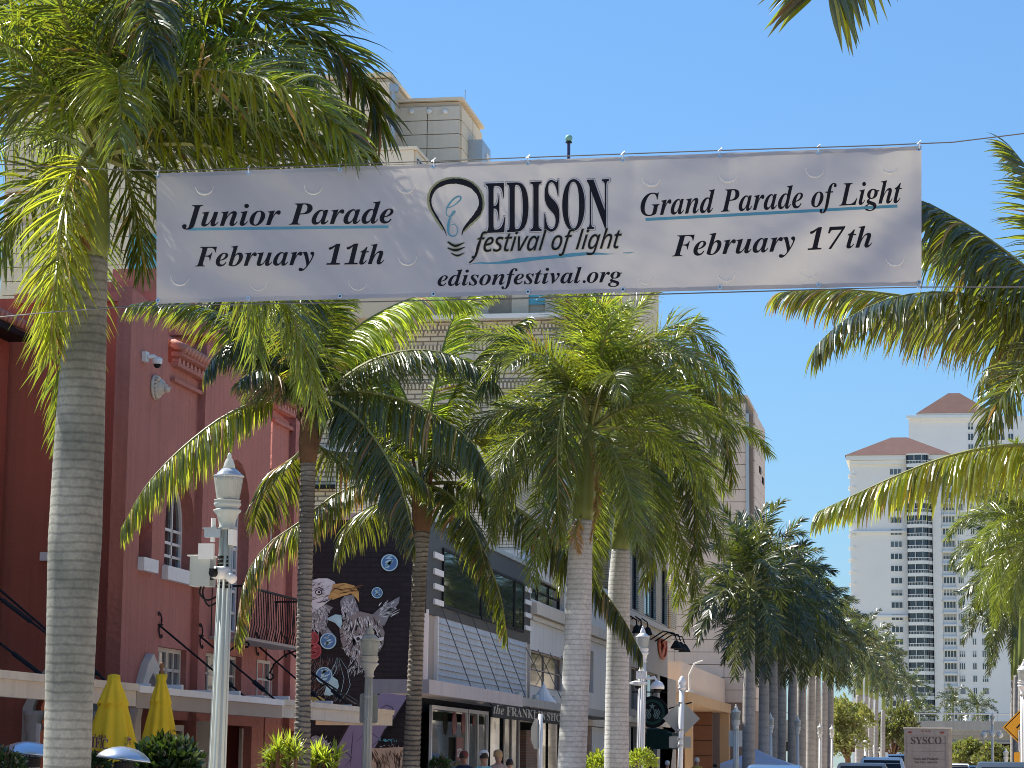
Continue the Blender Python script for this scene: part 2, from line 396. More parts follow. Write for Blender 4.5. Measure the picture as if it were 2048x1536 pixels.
# ------------------------------------------------------------------ palms
def smooth_path(pts, n):
    pts = [Vector(p) for p in pts]
    P = [pts[0]*2 - pts[1]] + pts + [pts[-1]*2 - pts[-2]]
    dense = []
    for i in range(1, len(P) - 2):
        for k in range(8):
            t = k / 8; a, b, c, d = P[i-1], P[i], P[i+1], P[i+2]
            dense.append(0.5 * ((2*b) + (c - a)*t + (2*a - 5*b + 4*c - d)*t*t + (3*b - a - 3*c + d)*t*t*t))
    dense.append(pts[-1])
    L = [0.0]
    for i in range(1, len(dense)): L.append(L[-1] + (dense[i] - dense[i-1]).length)
    out = []; j = 0
    for k in range(n):
        s = L[-1] * k / (n - 1)
        while j < len(L) - 2 and L[j+1] < s: j += 1
        t = (s - L[j]) / max(1e-6, L[j+1] - L[j]); out.append(dense[j].lerp(dense[j+1], min(1, t)))
    return out, L[-1]

def frond_mb(spine, kind, rnd, Lf=0.85, nl=None, t0=0.12, seg=4, wid=None, droop=None, tipdry=0.0, fold=True, gap=0.04, tl=-30, spread=0, nrm=None):
    """rachis with two ranks (coconut) or several ranks (royal) of leaflets"""
    mb = MB(); sp, LEN = smooth_path(spine, 60)
    royal = kind == 'royal'
    nl = nl or int(LEN * (46 if royal else 36))
    wid = wid or (0.024 if royal else 0.045); droop = (0.34 if royal else 0.50) if droop is None else droop
    r0 = 0.035 if royal else 0.04
    mb.tube([sp[i] for i in range(0, 60, 4)] + [sp[-1]], [max(0.004, r0 * (1 - i/60)**0.8) for i in range(0, 60, 4)] + [0.003], 5, mi=1)
    Z = Vector((0, 0, 1)); prevN = None
    for i in range(nl):
        for side in (-1, 1):
            if rnd.random() < gap: continue
            t = t0 + (1 - t0) * min(1, max(0, (i + rnd.uniform(-.45, .45)) / (nl - 1)))
            k = t * 59; a = int(min(58, k)); p = sp[a].lerp(sp[a+1], k - a)
            T = (sp[min(59, a+2)] - sp[max(0, a-1)]).normalized()
            N = Z - T * T.dot(Z)
            if N.length < 0.25: N = N + (prevN or Vector((0.3, -1, 0))) * 0.5; N -= T * T.dot(N)
            if nrm: N = Vector(nrm); N -= T * T.dot(N)
            N.normalize(); prevN = N
            S = T.cross(N).normalized()
            if royal:
                ang = R(64 - 34 * t + rnd.uniform(-9, 9)); tilt = R(rnd.choice((-48, -18, 12, 40)) + rnd.uniform(-12, 12))
                prof = min(1, 0.55 + 2.2 * (t - t0)) * (1 - 0.55 * max(0, t - 0.55) / 0.45)
            else:
                ang = R(82 - 40 * t + spread * t + rnd.uniform(-6, 6)); tilt = R(tl + rnd.uniform(-14, 14))
                prof = min(1, 0.5 + 2.5 * (t - t0)) * (1 - 0.58 * max(0, t - 0.55) / 0.45)
            l = Lf * prof * rnd.uniform(0.86, 1.08)
            d = T * cos(ang) + (S * side * cos(tilt) + N * sin(tilt)) * sin(ang)
            Wd = (T - d * T.dot(d)); Wd.normalize()
            tw = R(rnd.uniform(-35, 35)); nn = d.cross(Wd); Wd = Wd * cos(tw) + nn * sin(tw)
            w0 = wid * rnd.uniform(0.8, 1.15); dr = droop * rnd.uniform(0.6, 1.5)
            c = p.copy(); rows = []
            for q in range(seg + 1):
                s = q / seg
                ww = w0 * (0.45 + 1.6 * s if s < 0.3 else (0.93 + (1 - s) * 0.1) if s < 0.55 else max(0.04, (1 - s) / 0.45 * 0.95))
                nr = d.cross(Wd).normalized()
                rows.append((c - Wd * ww * 0.5, c - nr * ww * 0.28 if fold else None, c + Wd * ww * 0.5))
                c = c + d * (l / seg)
                d = (d - Z * (dr * (0.35 + s))).normalized(); Wd = (Wd - d * d.dot(Wd)).normalized()
            i0 = len(mb.v); st = 3 if fold else 2
            dry = tipdry > 0 and rnd.random() < tipdry
            for rw in rows:
                mb.v += [tuple(x) for x in rw if x is not None]
            for q in range(seg):
                b = i0 + q * st; mi = 2 if (dry or (tipdry > 0.05 and q == seg - 1 and rnd.random() < 0.5)) else 0
                if fold:
                    mb.f += [(b, b+1, b+4, b+3), (b+1, b+2, b+5, b+4)]; mb.mi += [mi, mi]
                else: mb.f.append((b, b+1, b+3, b+2)); mb.mi.append(mi)
    return mb

def arc_spine(e0, bend, L, n=12, pw=1.25):
    p = Vector((0, 0, 0)); pts = [p.copy()]; e = e0
    for k in range(n):
        s = (k + .5) / n; e = R(e0 - bend * s ** pw); p = p + Vector((cos(e), 0, sin(e))) * (L / n); pts.append(p.copy())
    return pts

FR = {}
def frond_lib(kind, cls, L, far=0):
    key = (kind, cls, far)
    if key in FR: return FR[key]
    out = []
    e0, bend = cls
    for v in range(1 if far else 2):
        rnd = random.Random(hash((e0, bend, v, far)) % 9999)
        sp = arc_spine(e0, bend + rnd.uniform(-8, 8), 1.0 * L, pw=1.2)
        if far == 2: mb = frond_mb(sp, kind, rnd, 0.85, nl=34, seg=2, wid=0.09, fold=False)
        elif far: mb = frond_mb(sp, kind, rnd, 0.80, nl=60, seg=3, wid=0.055, fold=False)
        else: mb = frond_mb(sp, kind, rnd, 0.80 if kind == 'royal' else 0.95, seg=4)
        lm = leaf_f if far else (leaf_r if kind == 'royal' else leaf_c)
        out.append(mb.mesh('frond', [lm, rachis_m, leaf_dry]))
    FR[key] = out; return out

ROYAL_CLS = [(86, 45), (76, 80), (63, 98), (50, 105), (33, 100), (10, 85), (-18, 62), (-46, 38)]
COCO_CLS = [(84, 50), (66, 85), (48, 95), (30, 90), (10, 80), (-15, 62), (-45, 38)]

def palm(name, label, kind, Y, trunk, crown, fronds, L=3.2, heroes=(), group=None, far=0, seed=1, shaft=None,
         trunk_mat=None, hero_L=None, skip=None, X=None):
    """trunk: list of (px, py, width_px) from low to high at the distance Y; crown (px, py)"""
    rnd = random.Random(seed)
    def W(px, py, dy=0): return at(px, py, Y=Y + dy)
    pts = [W(a, b) for a, b, c in trunk]; rad = [c / 2 * Y / F for a, b, c in trunk]
    g = pts[0] + (pts[0] - pts[1]).normalized() * 0.0
    dirn = (pts[0] - pts[1]).normalized(); base = pts[0] + dirn * (pts[0].z / max(0.2, -dirn.z)) if pts[0].z > 0.2 else pts[0]
    base = Vector((base.x, base.y, 0))
    pts = [base] + pts; rad = [rad[0] * 1.12] + rad
    root = thing(name, label, 'palm tree', base, group)
    tp, TL = smooth_path(pts, max(12, int((pts[-1] - pts[0]).length / (0.12 if far else 0.045))))
    rr = []
    cum = [0]
    for i in range(1, len(pts)): cum.append(cum[-1] + (pts[i] - pts[i-1]).length)
    for i in range(len(tp)):
        s = cum[-1] * i / (len(tp) - 1); j = 0
        while j < len(cum) - 2 and cum[j+1] < s: j += 1
        f = (s - cum[j]) / max(1e-6, cum[j+1] - cum[j]); r = rad[j] * (1 - f) + rad[j+1] * f
        if kind == 'coco': r *= 1 + (0.05 if i % 2 else -0.04) + rnd.uniform(-.02, .02)
        elif not far: r *= 1 + (0.006 if i % 2 else 0) + rnd.uniform(-.003, .003)
        rr.append(r)
    part('trunk', MB().tube(tp, rr, 12 if far else 24), trunk_mat or ((royal_far if far else royal_trunk) if kind == 'royal' else coco_trunk), root, smooth=kind != 'coco')
    c = W(*crown)
    if kind == 'royal':
        if shaft is None: shaft = (pts[-1], c)
        a, b = Vector(shaft[0]), Vector(shaft[1]); r = rad[-1]
        sp = [a - (b - a) * 0.02, a.lerp(b, .12), a.lerp(b, .45), a.lerp(b, .8), b + (b - a) * 0.08]
        part('crownshaft', MB().tube(sp, [r * .98, r * 1.12, r * .93, r * .62, r * .42], 14), shaft_m, root, True)
    else:
        a = pts[-1]; mb = MB()
        d = (c - a)
        mb.tube([a - d * .05, a + d * .3, a + d * .8, a + d * 1.1], [rad[-1] * 1.0, rad[-1] * 1.35, rad[-1] * 1.25, rad[-1] * .5], 12)
        for k in range(9):
            an = k * 2.4; q = a + d * (0.25 + 0.09 * k); o = Vector((cos(an), sin(an), 0))
            mb.tube([q, q + o * rad[-1] * 1.3 + Vector((0, 0, .12)), q + o * rad[-1] * 1.9 + Vector((0, 0, .45 + .1 * (k % 3)))], [.06, .045, .02], 5)
        part('fibre_sheath', mb, fibre_m, root, True)
    # spear leaf
    sl_ = MB().tube([c, c + Vector((rnd.uniform(-.1, .1), rnd.uniform(-.1, .1), L * .3)), c + Vector((rnd.uniform(-.3, .3), 0, L * .52))], [.05, .035, .006], 5)
    part('spear_leaf', sl_, leaf_y, root)
    cls = ROYAL_CLS if kind == 'royal' else COCO_CLS
    ga = 2.39996; az = rnd.uniform(0, 6)
    for k in range(fronds):
        ci = min(len(cls) - 1, int(k / fronds * len(cls)))
        az += ga + rnd.uniform(-.25, .25)
        if skip and skip(az % (2 * pi), ci): continue
        me = rnd.choice(frond_lib(kind, cls[ci], 3.2 if kind == 'royal' else 4.0, far))
        o = bpy.data.objects.new('frond', me); link(o, root, c + Vector((cos(az), sin(az), 0)) * 0.10 + Vector((0, 0, -0.04 * ci)))
        s = L / (3.2 if kind == 'royal' else 4.0) * rnd.uniform(.92, 1.06)
        o.rotation_euler = (R(rnd.uniform(-9, 9)), 0, az); o.scale = (s, s, s)
    for h in heroes:
        sp = [W(*q) for q in h['p']]
        mb = frond_mb(sp, h.get('k', kind), rnd, h.get('L', hero_L or 0.85), nl=h.get('nl'), t0=h.get('t0', .1), seg=5, wid=h.get('w'),
                      droop=h.get('d'), tipdry=h.get('dry', 0.03), tl=h.get('tl', -52 if h.get('nl') else -34), spread=h.get('s', 0), nrm=h.get('n'))
        part('frond', mb, [h.get('m') or (leaf_r if kind == 'royal' else leaf_c), rachis_m, leaf_dry], root, label=h.get('label'))
    return root

# big royal palm on the left
palm('royal_palm', 'big royal palm with thick ringed grey trunk in front of the red building', 'royal', 26,
     [(134, 1536, 98), (138, 1400, 99), (145, 1200, 106), (150, 1080, 112), (158, 900, 106), (168, 700, 94), (180, 560, 74), (184, 515, 66)],
     (198, 275), 24, L=3.7, seed=5, trunk_mat=royal_near, hero_L=0.95,
     skip=lambda az, ci: ci >= 7 or ci >= 5 and 3.5 < az < 5.9,
     heroes=[
      {'p': [(203, 270), (270, 180, -.9), (380, 140, -1.4), (500, 150, -1.8), (620, 200, -2.0), (700, 280, -2.1)], 'w': .04, 'L': 1.05, 'd': .25},
      {'p': [(200, 270), (250, 160, -.2), (330, 70, -.3), (430, 20, -.3), (550, 30, -.3), (665, 90, -.3), (735, 180, -.3), (762, 250, -.3)], 'w': .045, 'L': 1.15, 'd': .25},
      {'p': [(205, 270), (290, 255, -.3), (400, 235, -.6), (520, 245, -.9), (640, 290, -1.1), (705, 340, -1.2)], 'w': .04, 'L': 1.0, 'd': .25},
      {'p': [(205, 280), (280, 262, .3), (370, 270, .5), (460, 310, .6), (520, 370, .7)], 'w': .035},
      {'p': [(200, 270), (240, 190, .5), (330, 130, .9), (440, 130, 1.1), (570, 180, 1.2), (680, 230, 1.2), (740, 310, 1.2)], 'w': .035},
      {'p': [(190, 270), (165, 215, -.5), (110, 190, -1.0), (30, 195, -1.3), (-60, 260, -1.5)], 'w': .035},
      {'p': [(195, 265), (215, 120, -.8), (250, 10, -1.5), (285, -10, -2.3), (300, 60, -2.8), (310, 120, -3.0)], 'w': .04, 'L': 1.0},
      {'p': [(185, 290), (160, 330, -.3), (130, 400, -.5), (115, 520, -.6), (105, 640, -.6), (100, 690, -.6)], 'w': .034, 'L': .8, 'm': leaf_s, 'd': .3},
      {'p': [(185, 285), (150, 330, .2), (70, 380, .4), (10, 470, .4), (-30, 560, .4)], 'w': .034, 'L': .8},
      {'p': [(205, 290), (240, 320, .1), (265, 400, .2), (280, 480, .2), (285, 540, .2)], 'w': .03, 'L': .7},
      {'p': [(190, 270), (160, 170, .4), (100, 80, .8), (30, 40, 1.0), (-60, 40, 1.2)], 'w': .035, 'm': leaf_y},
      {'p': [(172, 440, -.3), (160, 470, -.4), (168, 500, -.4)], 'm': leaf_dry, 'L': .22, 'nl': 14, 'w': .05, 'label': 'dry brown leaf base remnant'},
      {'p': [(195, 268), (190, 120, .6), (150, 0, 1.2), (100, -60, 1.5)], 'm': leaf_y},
      {'p': [(200, 268), (230, 90, .3), (300, -40, .5), (420, -90, .6), (560, -60, .6), (680, 10, .6)]},
     ])

# coconut palms in front of the red building and the mural wall
palm('coconut_palm', 'slender coconut palm with dark ringed trunk in front of the mural wall left edge', 'coco', 42,
     [(603, 1536, 36), (606, 1400, 31), (609, 1200, 30), (613, 1050, 31), (616, 925, 33)], (622, 805), 12, L=3.7, seed=11, hero_L=0.95,
     skip=lambda az, ci: ci >= 4 or ci >= 3 and not (1.1 < az < 2.0),
     heroes=[
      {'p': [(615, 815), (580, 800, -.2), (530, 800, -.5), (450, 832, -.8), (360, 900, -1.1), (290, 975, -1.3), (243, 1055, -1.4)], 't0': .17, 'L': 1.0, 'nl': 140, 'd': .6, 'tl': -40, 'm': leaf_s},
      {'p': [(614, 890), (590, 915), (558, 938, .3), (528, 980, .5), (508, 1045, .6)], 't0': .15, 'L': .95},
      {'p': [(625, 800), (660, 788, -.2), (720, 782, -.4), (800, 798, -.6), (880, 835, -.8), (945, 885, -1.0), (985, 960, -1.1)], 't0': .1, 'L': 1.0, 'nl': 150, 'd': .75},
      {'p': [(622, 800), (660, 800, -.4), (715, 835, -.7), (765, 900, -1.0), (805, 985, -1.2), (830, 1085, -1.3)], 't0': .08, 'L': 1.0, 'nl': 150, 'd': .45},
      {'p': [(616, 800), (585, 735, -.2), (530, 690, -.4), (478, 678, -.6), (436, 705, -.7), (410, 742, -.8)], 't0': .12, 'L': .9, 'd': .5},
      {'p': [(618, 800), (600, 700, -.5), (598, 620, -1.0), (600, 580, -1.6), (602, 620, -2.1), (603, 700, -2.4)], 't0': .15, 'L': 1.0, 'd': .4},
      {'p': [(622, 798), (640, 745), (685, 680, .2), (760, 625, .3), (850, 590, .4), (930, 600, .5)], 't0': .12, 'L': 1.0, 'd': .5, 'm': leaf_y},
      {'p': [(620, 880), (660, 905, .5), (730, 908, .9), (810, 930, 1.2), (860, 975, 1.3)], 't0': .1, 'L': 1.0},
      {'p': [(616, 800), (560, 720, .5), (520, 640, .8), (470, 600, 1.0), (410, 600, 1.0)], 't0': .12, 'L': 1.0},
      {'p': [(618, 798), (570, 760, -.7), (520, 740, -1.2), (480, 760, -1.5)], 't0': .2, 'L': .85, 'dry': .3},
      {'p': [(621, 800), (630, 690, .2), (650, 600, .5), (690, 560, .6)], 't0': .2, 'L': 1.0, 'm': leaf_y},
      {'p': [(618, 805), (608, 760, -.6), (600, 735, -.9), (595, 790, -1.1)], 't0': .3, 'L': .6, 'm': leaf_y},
     ])
palm('coconut_palm', 'slender coconut palm with brown fibrous top in front of the black mural wall', 'coco', 45,
     [(822, 1536, 36), (828, 1400, 31), (834, 1250, 29), (840, 1120, 30), (845, 1060, 32)], (843, 965), 10, L=3.6, seed=23, hero_L=0.95,
     skip=lambda az, ci: ci >= 4 or ci >= 2 and not (1.1 < az < 2.0),
     heroes=[
      {'p': [(838, 975), (790, 962, -.2), (735, 965, -.4), (670, 990, -.6), (600, 1045, -.8), (535, 1090, -.9), (490, 1160, -1.0), (470, 1275, -1.0)], 't0': .1, 'L': .85, 'dry': .12},
      {'p': [(850, 970), (900, 965, -.2), (965, 978, -.4), (1040, 1020, -.6), (1120, 1085, -.8), (1190, 1160, -.9), (1245, 1235, -1.0), (1285, 1310, -1.0)], 't0': .08, 'L': .82, 'nl': 160, 'd': .75},
      {'p': [(850, 975), (885, 985, .1), (925, 1030, .2), (965, 1100, .3), (1000, 1190, .3), (1015, 1275, .3)], 't0': .08, 'L': .75, 'd': .4, 'dry': .05},
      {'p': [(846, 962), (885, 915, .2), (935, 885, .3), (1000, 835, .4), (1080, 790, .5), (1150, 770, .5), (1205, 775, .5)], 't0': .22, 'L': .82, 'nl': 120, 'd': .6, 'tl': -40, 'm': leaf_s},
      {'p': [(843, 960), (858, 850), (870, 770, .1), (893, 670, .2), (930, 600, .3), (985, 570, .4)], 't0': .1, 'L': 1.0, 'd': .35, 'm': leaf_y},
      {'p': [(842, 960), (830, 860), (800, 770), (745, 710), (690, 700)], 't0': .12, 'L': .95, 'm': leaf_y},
      {'p': [(840, 965), (800, 915, -.6), (760, 890, -.9), (725, 895, -1.1), (690, 930, -1.2)], 't0': .12, 'L': .9},
      {'p': [(847, 968), (900, 990, -.7), (950, 1060, -1.2), (970, 1130, -1.4)], 't0': .1, 'L': .8, 'd': .3},
      {'p': [(842, 970), (780, 1000, .4), (730, 1020, .8), (690, 1060, 1.0), (670, 1110, 1.0)], 't0': .1, 'L': .9},
      {'p': [(845, 965), (885, 900, -.5), (925, 905, -.9), (960, 945, -1.1)], 't0': .1, 'L': .8},
     ])
# pair of royal palms in the middle
palm('royal_palm', 'white-trunked royal palm standing left of its close twin before the brick building', 'royal', 42,
     [(1143, 1536, 58), (1150, 1400, 56), (1156, 1250, 54), (1160, 1120, 50), (1166, 1040, 42)], (1182, 835), 26, L=2.75, seed=33,
     heroes=[
      {'p': [(1182, 830), (1130, 760, -.3), (1060, 700, -.5), (1000, 720, -.6), (965, 790, -.7)]},
      {'p': [(1182, 835), (1140, 780, -.8), (1118, 860, -1.1), (1115, 960, -1.2), (1120, 1070, -1.2)], 'w': .034},
      {'p': [(1182, 830), (1230, 720, -.3), (1320, 680, -.4), (1410, 730, -.5), (1470, 820, -.5)]},
      {'p': [(1182, 830), (1200, 700, -.3), (1205, 620, -.5), (1180, 600, -.9)], 'm': leaf_y},
      {'p': [(1180, 880, -.3), (1192, 930, -.4), (1196, 1000, -.4), (1180, 1085, -.4)], 'm': leaf_dry, 'L': .16, 'label': 'dry brown hanging frond stalk'},
      {'p': [(1160, 1035, -.2), (1150, 1070, -.35), (1160, 1100, -.4)], 'm': leaf_dry, 'L': .3, 'label': 'dry brown flower stalk'},
      {'p': [(1182, 840), (1120, 800, .2), (1050, 860, .3), (1010, 970, .3), (990, 1060, .3)]},
     ])
palm('royal_palm', 'white-trunked royal palm standing right of its close twin before the tall windows', 'royal', 47,
     [(1233, 1536, 50), (1234, 1400, 47), (1237, 1250, 46), (1239, 1160, 44), (1241, 1100, 36)], (1262, 890), 24, L=2.85, seed=41,
     heroes=[
      {'p': [(1262, 885), (1300, 760, -.5), (1380, 740, -.8), (1440, 830, -1.0), (1465, 960, -1.0)], 'w': .034},
      {'p': [(1262, 890), (1320, 840, -.8), (1370, 900, -1.2), (1390, 1000, -1.4), (1395, 1110, -1.4)], 'w': .034},
      {'p': [(1262, 890), (1280, 850, -1.0), (1300, 950, -1.6), (1310, 1080, -1.8), (1290, 1160, -1.8)], 'w': .034},
      {'p': [(1262, 885), (1260, 720, -.3), (1240, 620, -.4), (1200, 590, -.5)], 'm': leaf_y},
      {'p': [(1262, 885), (1290, 720, .3), (1350, 650, .5), (1430, 700, .6), (1480, 790, .6)]},
     ])

# the row down the left pavement
row = [(1497, 88, 25, 1275, 1125), (1527, 95, 21, 1290, 1150), (1545, 101, 19, 1300, 1180), (1562, 107, 20, 1290, 1170), (1584, 115, 18, 1300, 1190), (1602, 122, 19, 1320, 1210),
       (1621, 130, 17, 1330, 1220), (1634, 138, 13, 1330, 1225), (1648, 147, 13, 1340, 1240), (1660, 155, 13, 1345, 1240)]
rl = ['nearest royal palm of the row down the left pavement, dark crown before the tan building',
      'slim royal palm just right of the nearest one in the left pavement row',
      'shaded royal palm, third of the left pavement row counted from the near end',
      'pale-trunked royal palm, fourth of the left pavement row, behind the white tent canopy',
      'royal palm, fifth of the left pavement row, beside the small white street lamp',
      'royal palm with tan lit trunk, sixth of the left pavement row', 'royal palm, seventh of the left pavement row, crown against the sky',
      'thin royal palm, eighth of the left pavement row', 'thin royal palm, ninth of the left pavement row', 'last royal palm of the left pavement row before the street gap']
for i, (px, Y, wd, yt, yc) in enumerate(row):
    yt += 22; yc += 40
    palm('royal_palm', rl[i], 'royal', Y, [(px, 1530, wd), (px + 1, 1400, wd), (px + 2, yt, wd * .82)], (px + 4, yc), 26 if i < 4 else 20, L=3.15 if i < 2 else 2.9,
         group='royal palms down the left pavement', far=1, seed=60 + i)
row2 = [(1718, 198, 16, 1390, 1290), (1732, 206, 9, 1390, 1300), (1741, 214, 9, 1395, 1310), (1752, 222, 9, 1400, 1320), (1766, 235, 9, 1420, 1340), (1781, 262, 7, 1430, 1360)]
r2 = ['thick-trunked distant royal palm beyond the street gap, left of the far cluster', 'second distant palm of the far cluster left of the truck',
      'third distant palm of the far cluster left of the truck', 'fourth distant palm of the far cluster left of the truck',
      'pale-trunked distant palm above the white car', 'farthest small palm of the cluster, just left of the truck']
for i, (px, Y, wd, yt, yc) in enumerate(row2):
    palm('royal_palm', r2[i], 'royal', Y, [(px, 1530, wd), (px, 1450, wd), (px + 1, yt, wd * .85)], (px + 2, yc), 18, L=3.4 if i < 3 else 3.0,
         group='distant royal palms left of the truck', far=2, seed=80 + i)
# right-hand palms
rr = [(2062, 88, 22, 1300, 1085), (2045, 100, 18, 1330, 1135), (2034, 110, 15, 1350, 1180), (2027, 122, 12, 1360, 1225), (2075, 78, 24, 1250, 1060)]
r3 = ['tall royal palm at the right edge with dense hanging crown', 'second royal palm in the cluster at the right edge, behind the warning sign',
      'third royal palm in the cluster at the right edge', 'farthest royal palm in the right edge cluster, lowest crown',
      'nearest royal palm of the right edge cluster, trunk outside the picture']
for i, (px, Y, wd, yt, yc) in enumerate(rr):
    palm('royal_palm', r3[i], 'royal', Y, [(px, 1530, wd), (px, 1420, wd), (px, yt, wd * .85)], (px, yc), 30, L=3.0,
         group='royal palms at the right edge', far=0 if i in (0, 4) else 1, seed=100 + i)
palm('coconut_palm', 'coconut palm off the right edge whose long fronds reach under the banner', 'coco', 30,
     [(2330, 1530, 50), (2310, 1300, 46), (2290, 1050, 42), (2275, 900, 42)], (2262, 760), 12, L=4.2, seed=7, hero_L=1.0,
     skip=lambda az, ci: ci >= 3 and az > 1.6 and az < 5.0,
     heroes=[
      {'p': [(2262, 760), (2180, 870, -.2), (2090, 890, -.3), (1990, 893, -.4), (1880, 918, -.5), (1770, 962, -.6), (1640, 1022, -.7)], 't0': .12, 'L': .85, 'nl': 150, 'w': .045, 'd': .6, 'tl': -42, 'm': leaf_s},
      {'p': [(2262, 750), (2150, 690, .2), (2050, 655, .3), (1960, 625, .4), (1860, 602, .5), (1750, 584, .6), (1640, 578, .6), (1560, 585, .6)], 't0': .12, 'L': .95, 'nl': 150, 'w': .042, 'd': .6, 'tl': -42, 'dry': .14, 'm': leaf_s},
      {'p': [(2262, 745), (2180, 660, -.4), (2080, 560, -.7), (1980, 480, -.9), (1900, 430, -1.0), (1835, 400, -1.1), (1790, 420, -1.1)], 't0': .12, 'L': 1.1, 'nl': 150, 'w': .05, 'd': .7, 'tl': -45},
      {'p': [(2262, 740), (2200, 600, .4), (2140, 480, .7), (2080, 370, .9), (2022, 295, 1.0)], 't0': .12, 'L': 1.0, 'd': .18, 'tl': -25},
      {'p': [(2262, 760), (2150, 720, -1), (2060, 740, -1.6), (2000, 800, -2.0), (1975, 860, -2.1)], 't0': .12, 'L': .8, 'd': .35, 'k': 'royal', 'w': .04},
      {'p': [(2262, 755), (2160, 660, .6), (2080, 640, 1.0), (2010, 690, 1.3), (1960, 760, 1.4)], 't0': .1, 'L': .85},
      {'p': [(2262, 755), (2170, 720, .9), (2090, 700, 1.3), (2020, 720, 1.6), (1985, 790, 1.7)], 't0': .1, 'L': .8, 'dry': .2},
     ])
palm('coconut_palm', 'near coconut palm off the right edge with one leaf tip hanging into the sky', 'coco', 15,
     [(2900, 1900, 90), (2880, 1000, 84), (2850, 300, 80), (2840, -300, 76)], (2830, -500), 10, L=4.0, seed=9, hero_L=.8,
     skip=lambda az, ci: ci >= 1 and 2.0 < az < 4.3,
     heroes=[{'p': [(2830, -500), (2500, -760), (2150, -700), (1900, -500), (1740, -290), (1690, -140), (1655, -38)], 't0': .1, 'L': 1.2, 'nl': 170, 'w': .055, 'd': .14, 'tl': 0, 's': -6, 'n': (0, -1, 0)}])
# ------------------------------------------------------------------ ground
struct('ground', MB().box(-900, 900, -60, 2500, -0.5, -0.10), ground_m)
struct('road', MB().box(-5.9, 2.4, -40, 400, -0.4, 0.0), asphalt)
struct('sidewalk', MB().box(-16.4, -6.0, -40, 400, -0.4, 0.13), paving)
struct('sidewalk', MB().box(2.5, 14, -40, 400, -0.4, 0.13), paving)
struct('kerb', MB().box(-6.0, -5.86, -40, 400, -0.4, 0.15).box(2.36, 2.5, -40, 400, -0.4, 0.15), conc)
mk = MB()
for k in range(40): mk.quad((-1.85, k*10-20, .004), (-1.73, k*10-20, .004), (-1.73, k*10-14, .004), (-1.85, k*10-14, .004))
struct('lane_marking', mk, yellow_line)

def window(parent, X=None, Y=None, box_=None, rec=0.15, nx=2, nz=2, fm=white_p, gm=glass_d, fw_=0.06, arch=False, pointed=False, label=None):
    """frame and bars as one part, the glass its sub-part"""
    u0, u1, z0, z1 = box_
    out = arch_pts(u0, u1, z0, z1, pointed) if arch else rect(u0, u1, z0, z1)
    f = fw_; inn = arch_pts(u0+f, u1-f, z0+f, z1-f, pointed) if arch else rect(u0+f, u1-f, z0+f, z1-f)
    kw = dict(X=X - rec) if X is not None else dict(Y=Y + rec)
    fr = wall('window', parent, fm, out, [inn], 0.07, **kw, label=label)
    mb = MB(); t = f * 0.35
    def bar(a, b, c, d):
        if X is not None: part('glazing_bar', MB().box(X-rec-0.05, X-rec-0.012, a, b, c, d), fm, fr)
        else: part('glazing_bar', MB().box(a, b, Y+rec+0.012, Y+rec+0.05, c, d), fm, fr)
    for k in range(1, nx):
        u = u0 + (u1-u0)*k/nx; zt = z1
        if arch: r = (u1-u0)/2; zt = z1 - r + math.sqrt(max(0, r*r - (u-(u0+u1)/2)**2)) if not pointed else z1 - abs(u-(u0+u1)/2)*1.2
        bar(u-t, u+t, z0+f*.5, zt-f*.5)
    for k in range(1, nz):
        z = z0 + (z1-z0)*k/nz
        if arch and z > z1 - (u1-u0)/2: continue
        bar(u0+f*.5, u1-f*.5, z-t, z+t)
    g = MB()
    pl = arch_pts(u0+f*.6, u1-f*.6, z0+f*.6, z1-f*.6, pointed) if arch else rect(u0+f*.6, u1-f*.6, z0+f*.6, z1-f*.6)
    g.poly([(X-rec-.055, a, b) for a, b in pl] if X is not None else [(a, Y+rec+.055, b) for a, b in pl])
    part('pane', g, gm, fr); return fr

# ------------------------------------------------------------------ red building
XR, YF = -15.7, 48.0
rb = thing('red_building', 'red stucco two storey building with arched windows and tiled parapets', 'building', (-17, 50, 0))
def pz(px, py, X=XR): p = at(px, py, X=X); return p.y, p.z
def py_(px, py, Y=YF): p = at(px, py, Y=Y); return p.x, p.z
# front-facing pier wall
xl, _ = py_(28, 700); xr = XR
ztop = py_(250, 592)[1]; zl = py_(60, 600)[1]
arch_l, _ = py_(72, 1400); arch_r, _ = py_(200, 1400); za = py_(130, 1322)[1]
nwl = py_(86, 1100)
wall('wall', rb, red_front, rect(-22, xr - .31, 0, ztop), [arch_pts(arch_l, arch_r, 0.02, za, True), rect(py_(98, 1104)[0], py_(98, 1104)[0]+.8, py_(90, 1104)[1], py_(90, 950)[1])], 0.3, Y=YF)
part('arch_moulding', sheet([(0,0),(0.01,0),(0.01,.01)], [], .01), None, rb) if False else None
wall('arch_moulding', rb, cream, arch_pts(arch_l-.22, arch_r+.22, 0.0, za+.26, True), [arch_pts(arch_l, arch_r, -0.01, za, True)], 0.14, Y=YF-.142)
wall('arch_moulding', rb, cream, arch_pts(arch_l+.12, arch_r-.12, 0.0, za-.15, True), [arch_pts(arch_l+.26, arch_r-.26, -0.01, za-.32, True)], 0.10, Y=YF+.25)
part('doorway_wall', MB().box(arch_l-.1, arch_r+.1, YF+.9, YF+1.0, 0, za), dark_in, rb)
for cx in (arch_l + .04, arch_r - .04):
    part('column', MB().lathe([(.17, 0), (.17, .2), (.12, .3), (.11, 1.9), (.14, 1.98), (.12, 2.03), (.2, 2.2), (.15, 2.3), (.22, 2.42), (.22, 2.52)], (cx, YF-.18, 0), 12), cream, rb, True)
part('window_sill', MB().box(py_(84, 1104)[0], py_(84, 1104)[0]+1.05, YF-.12, YF-.003, py_(90, 1122)[1], py_(90, 1105)[1]), white_p, rb)
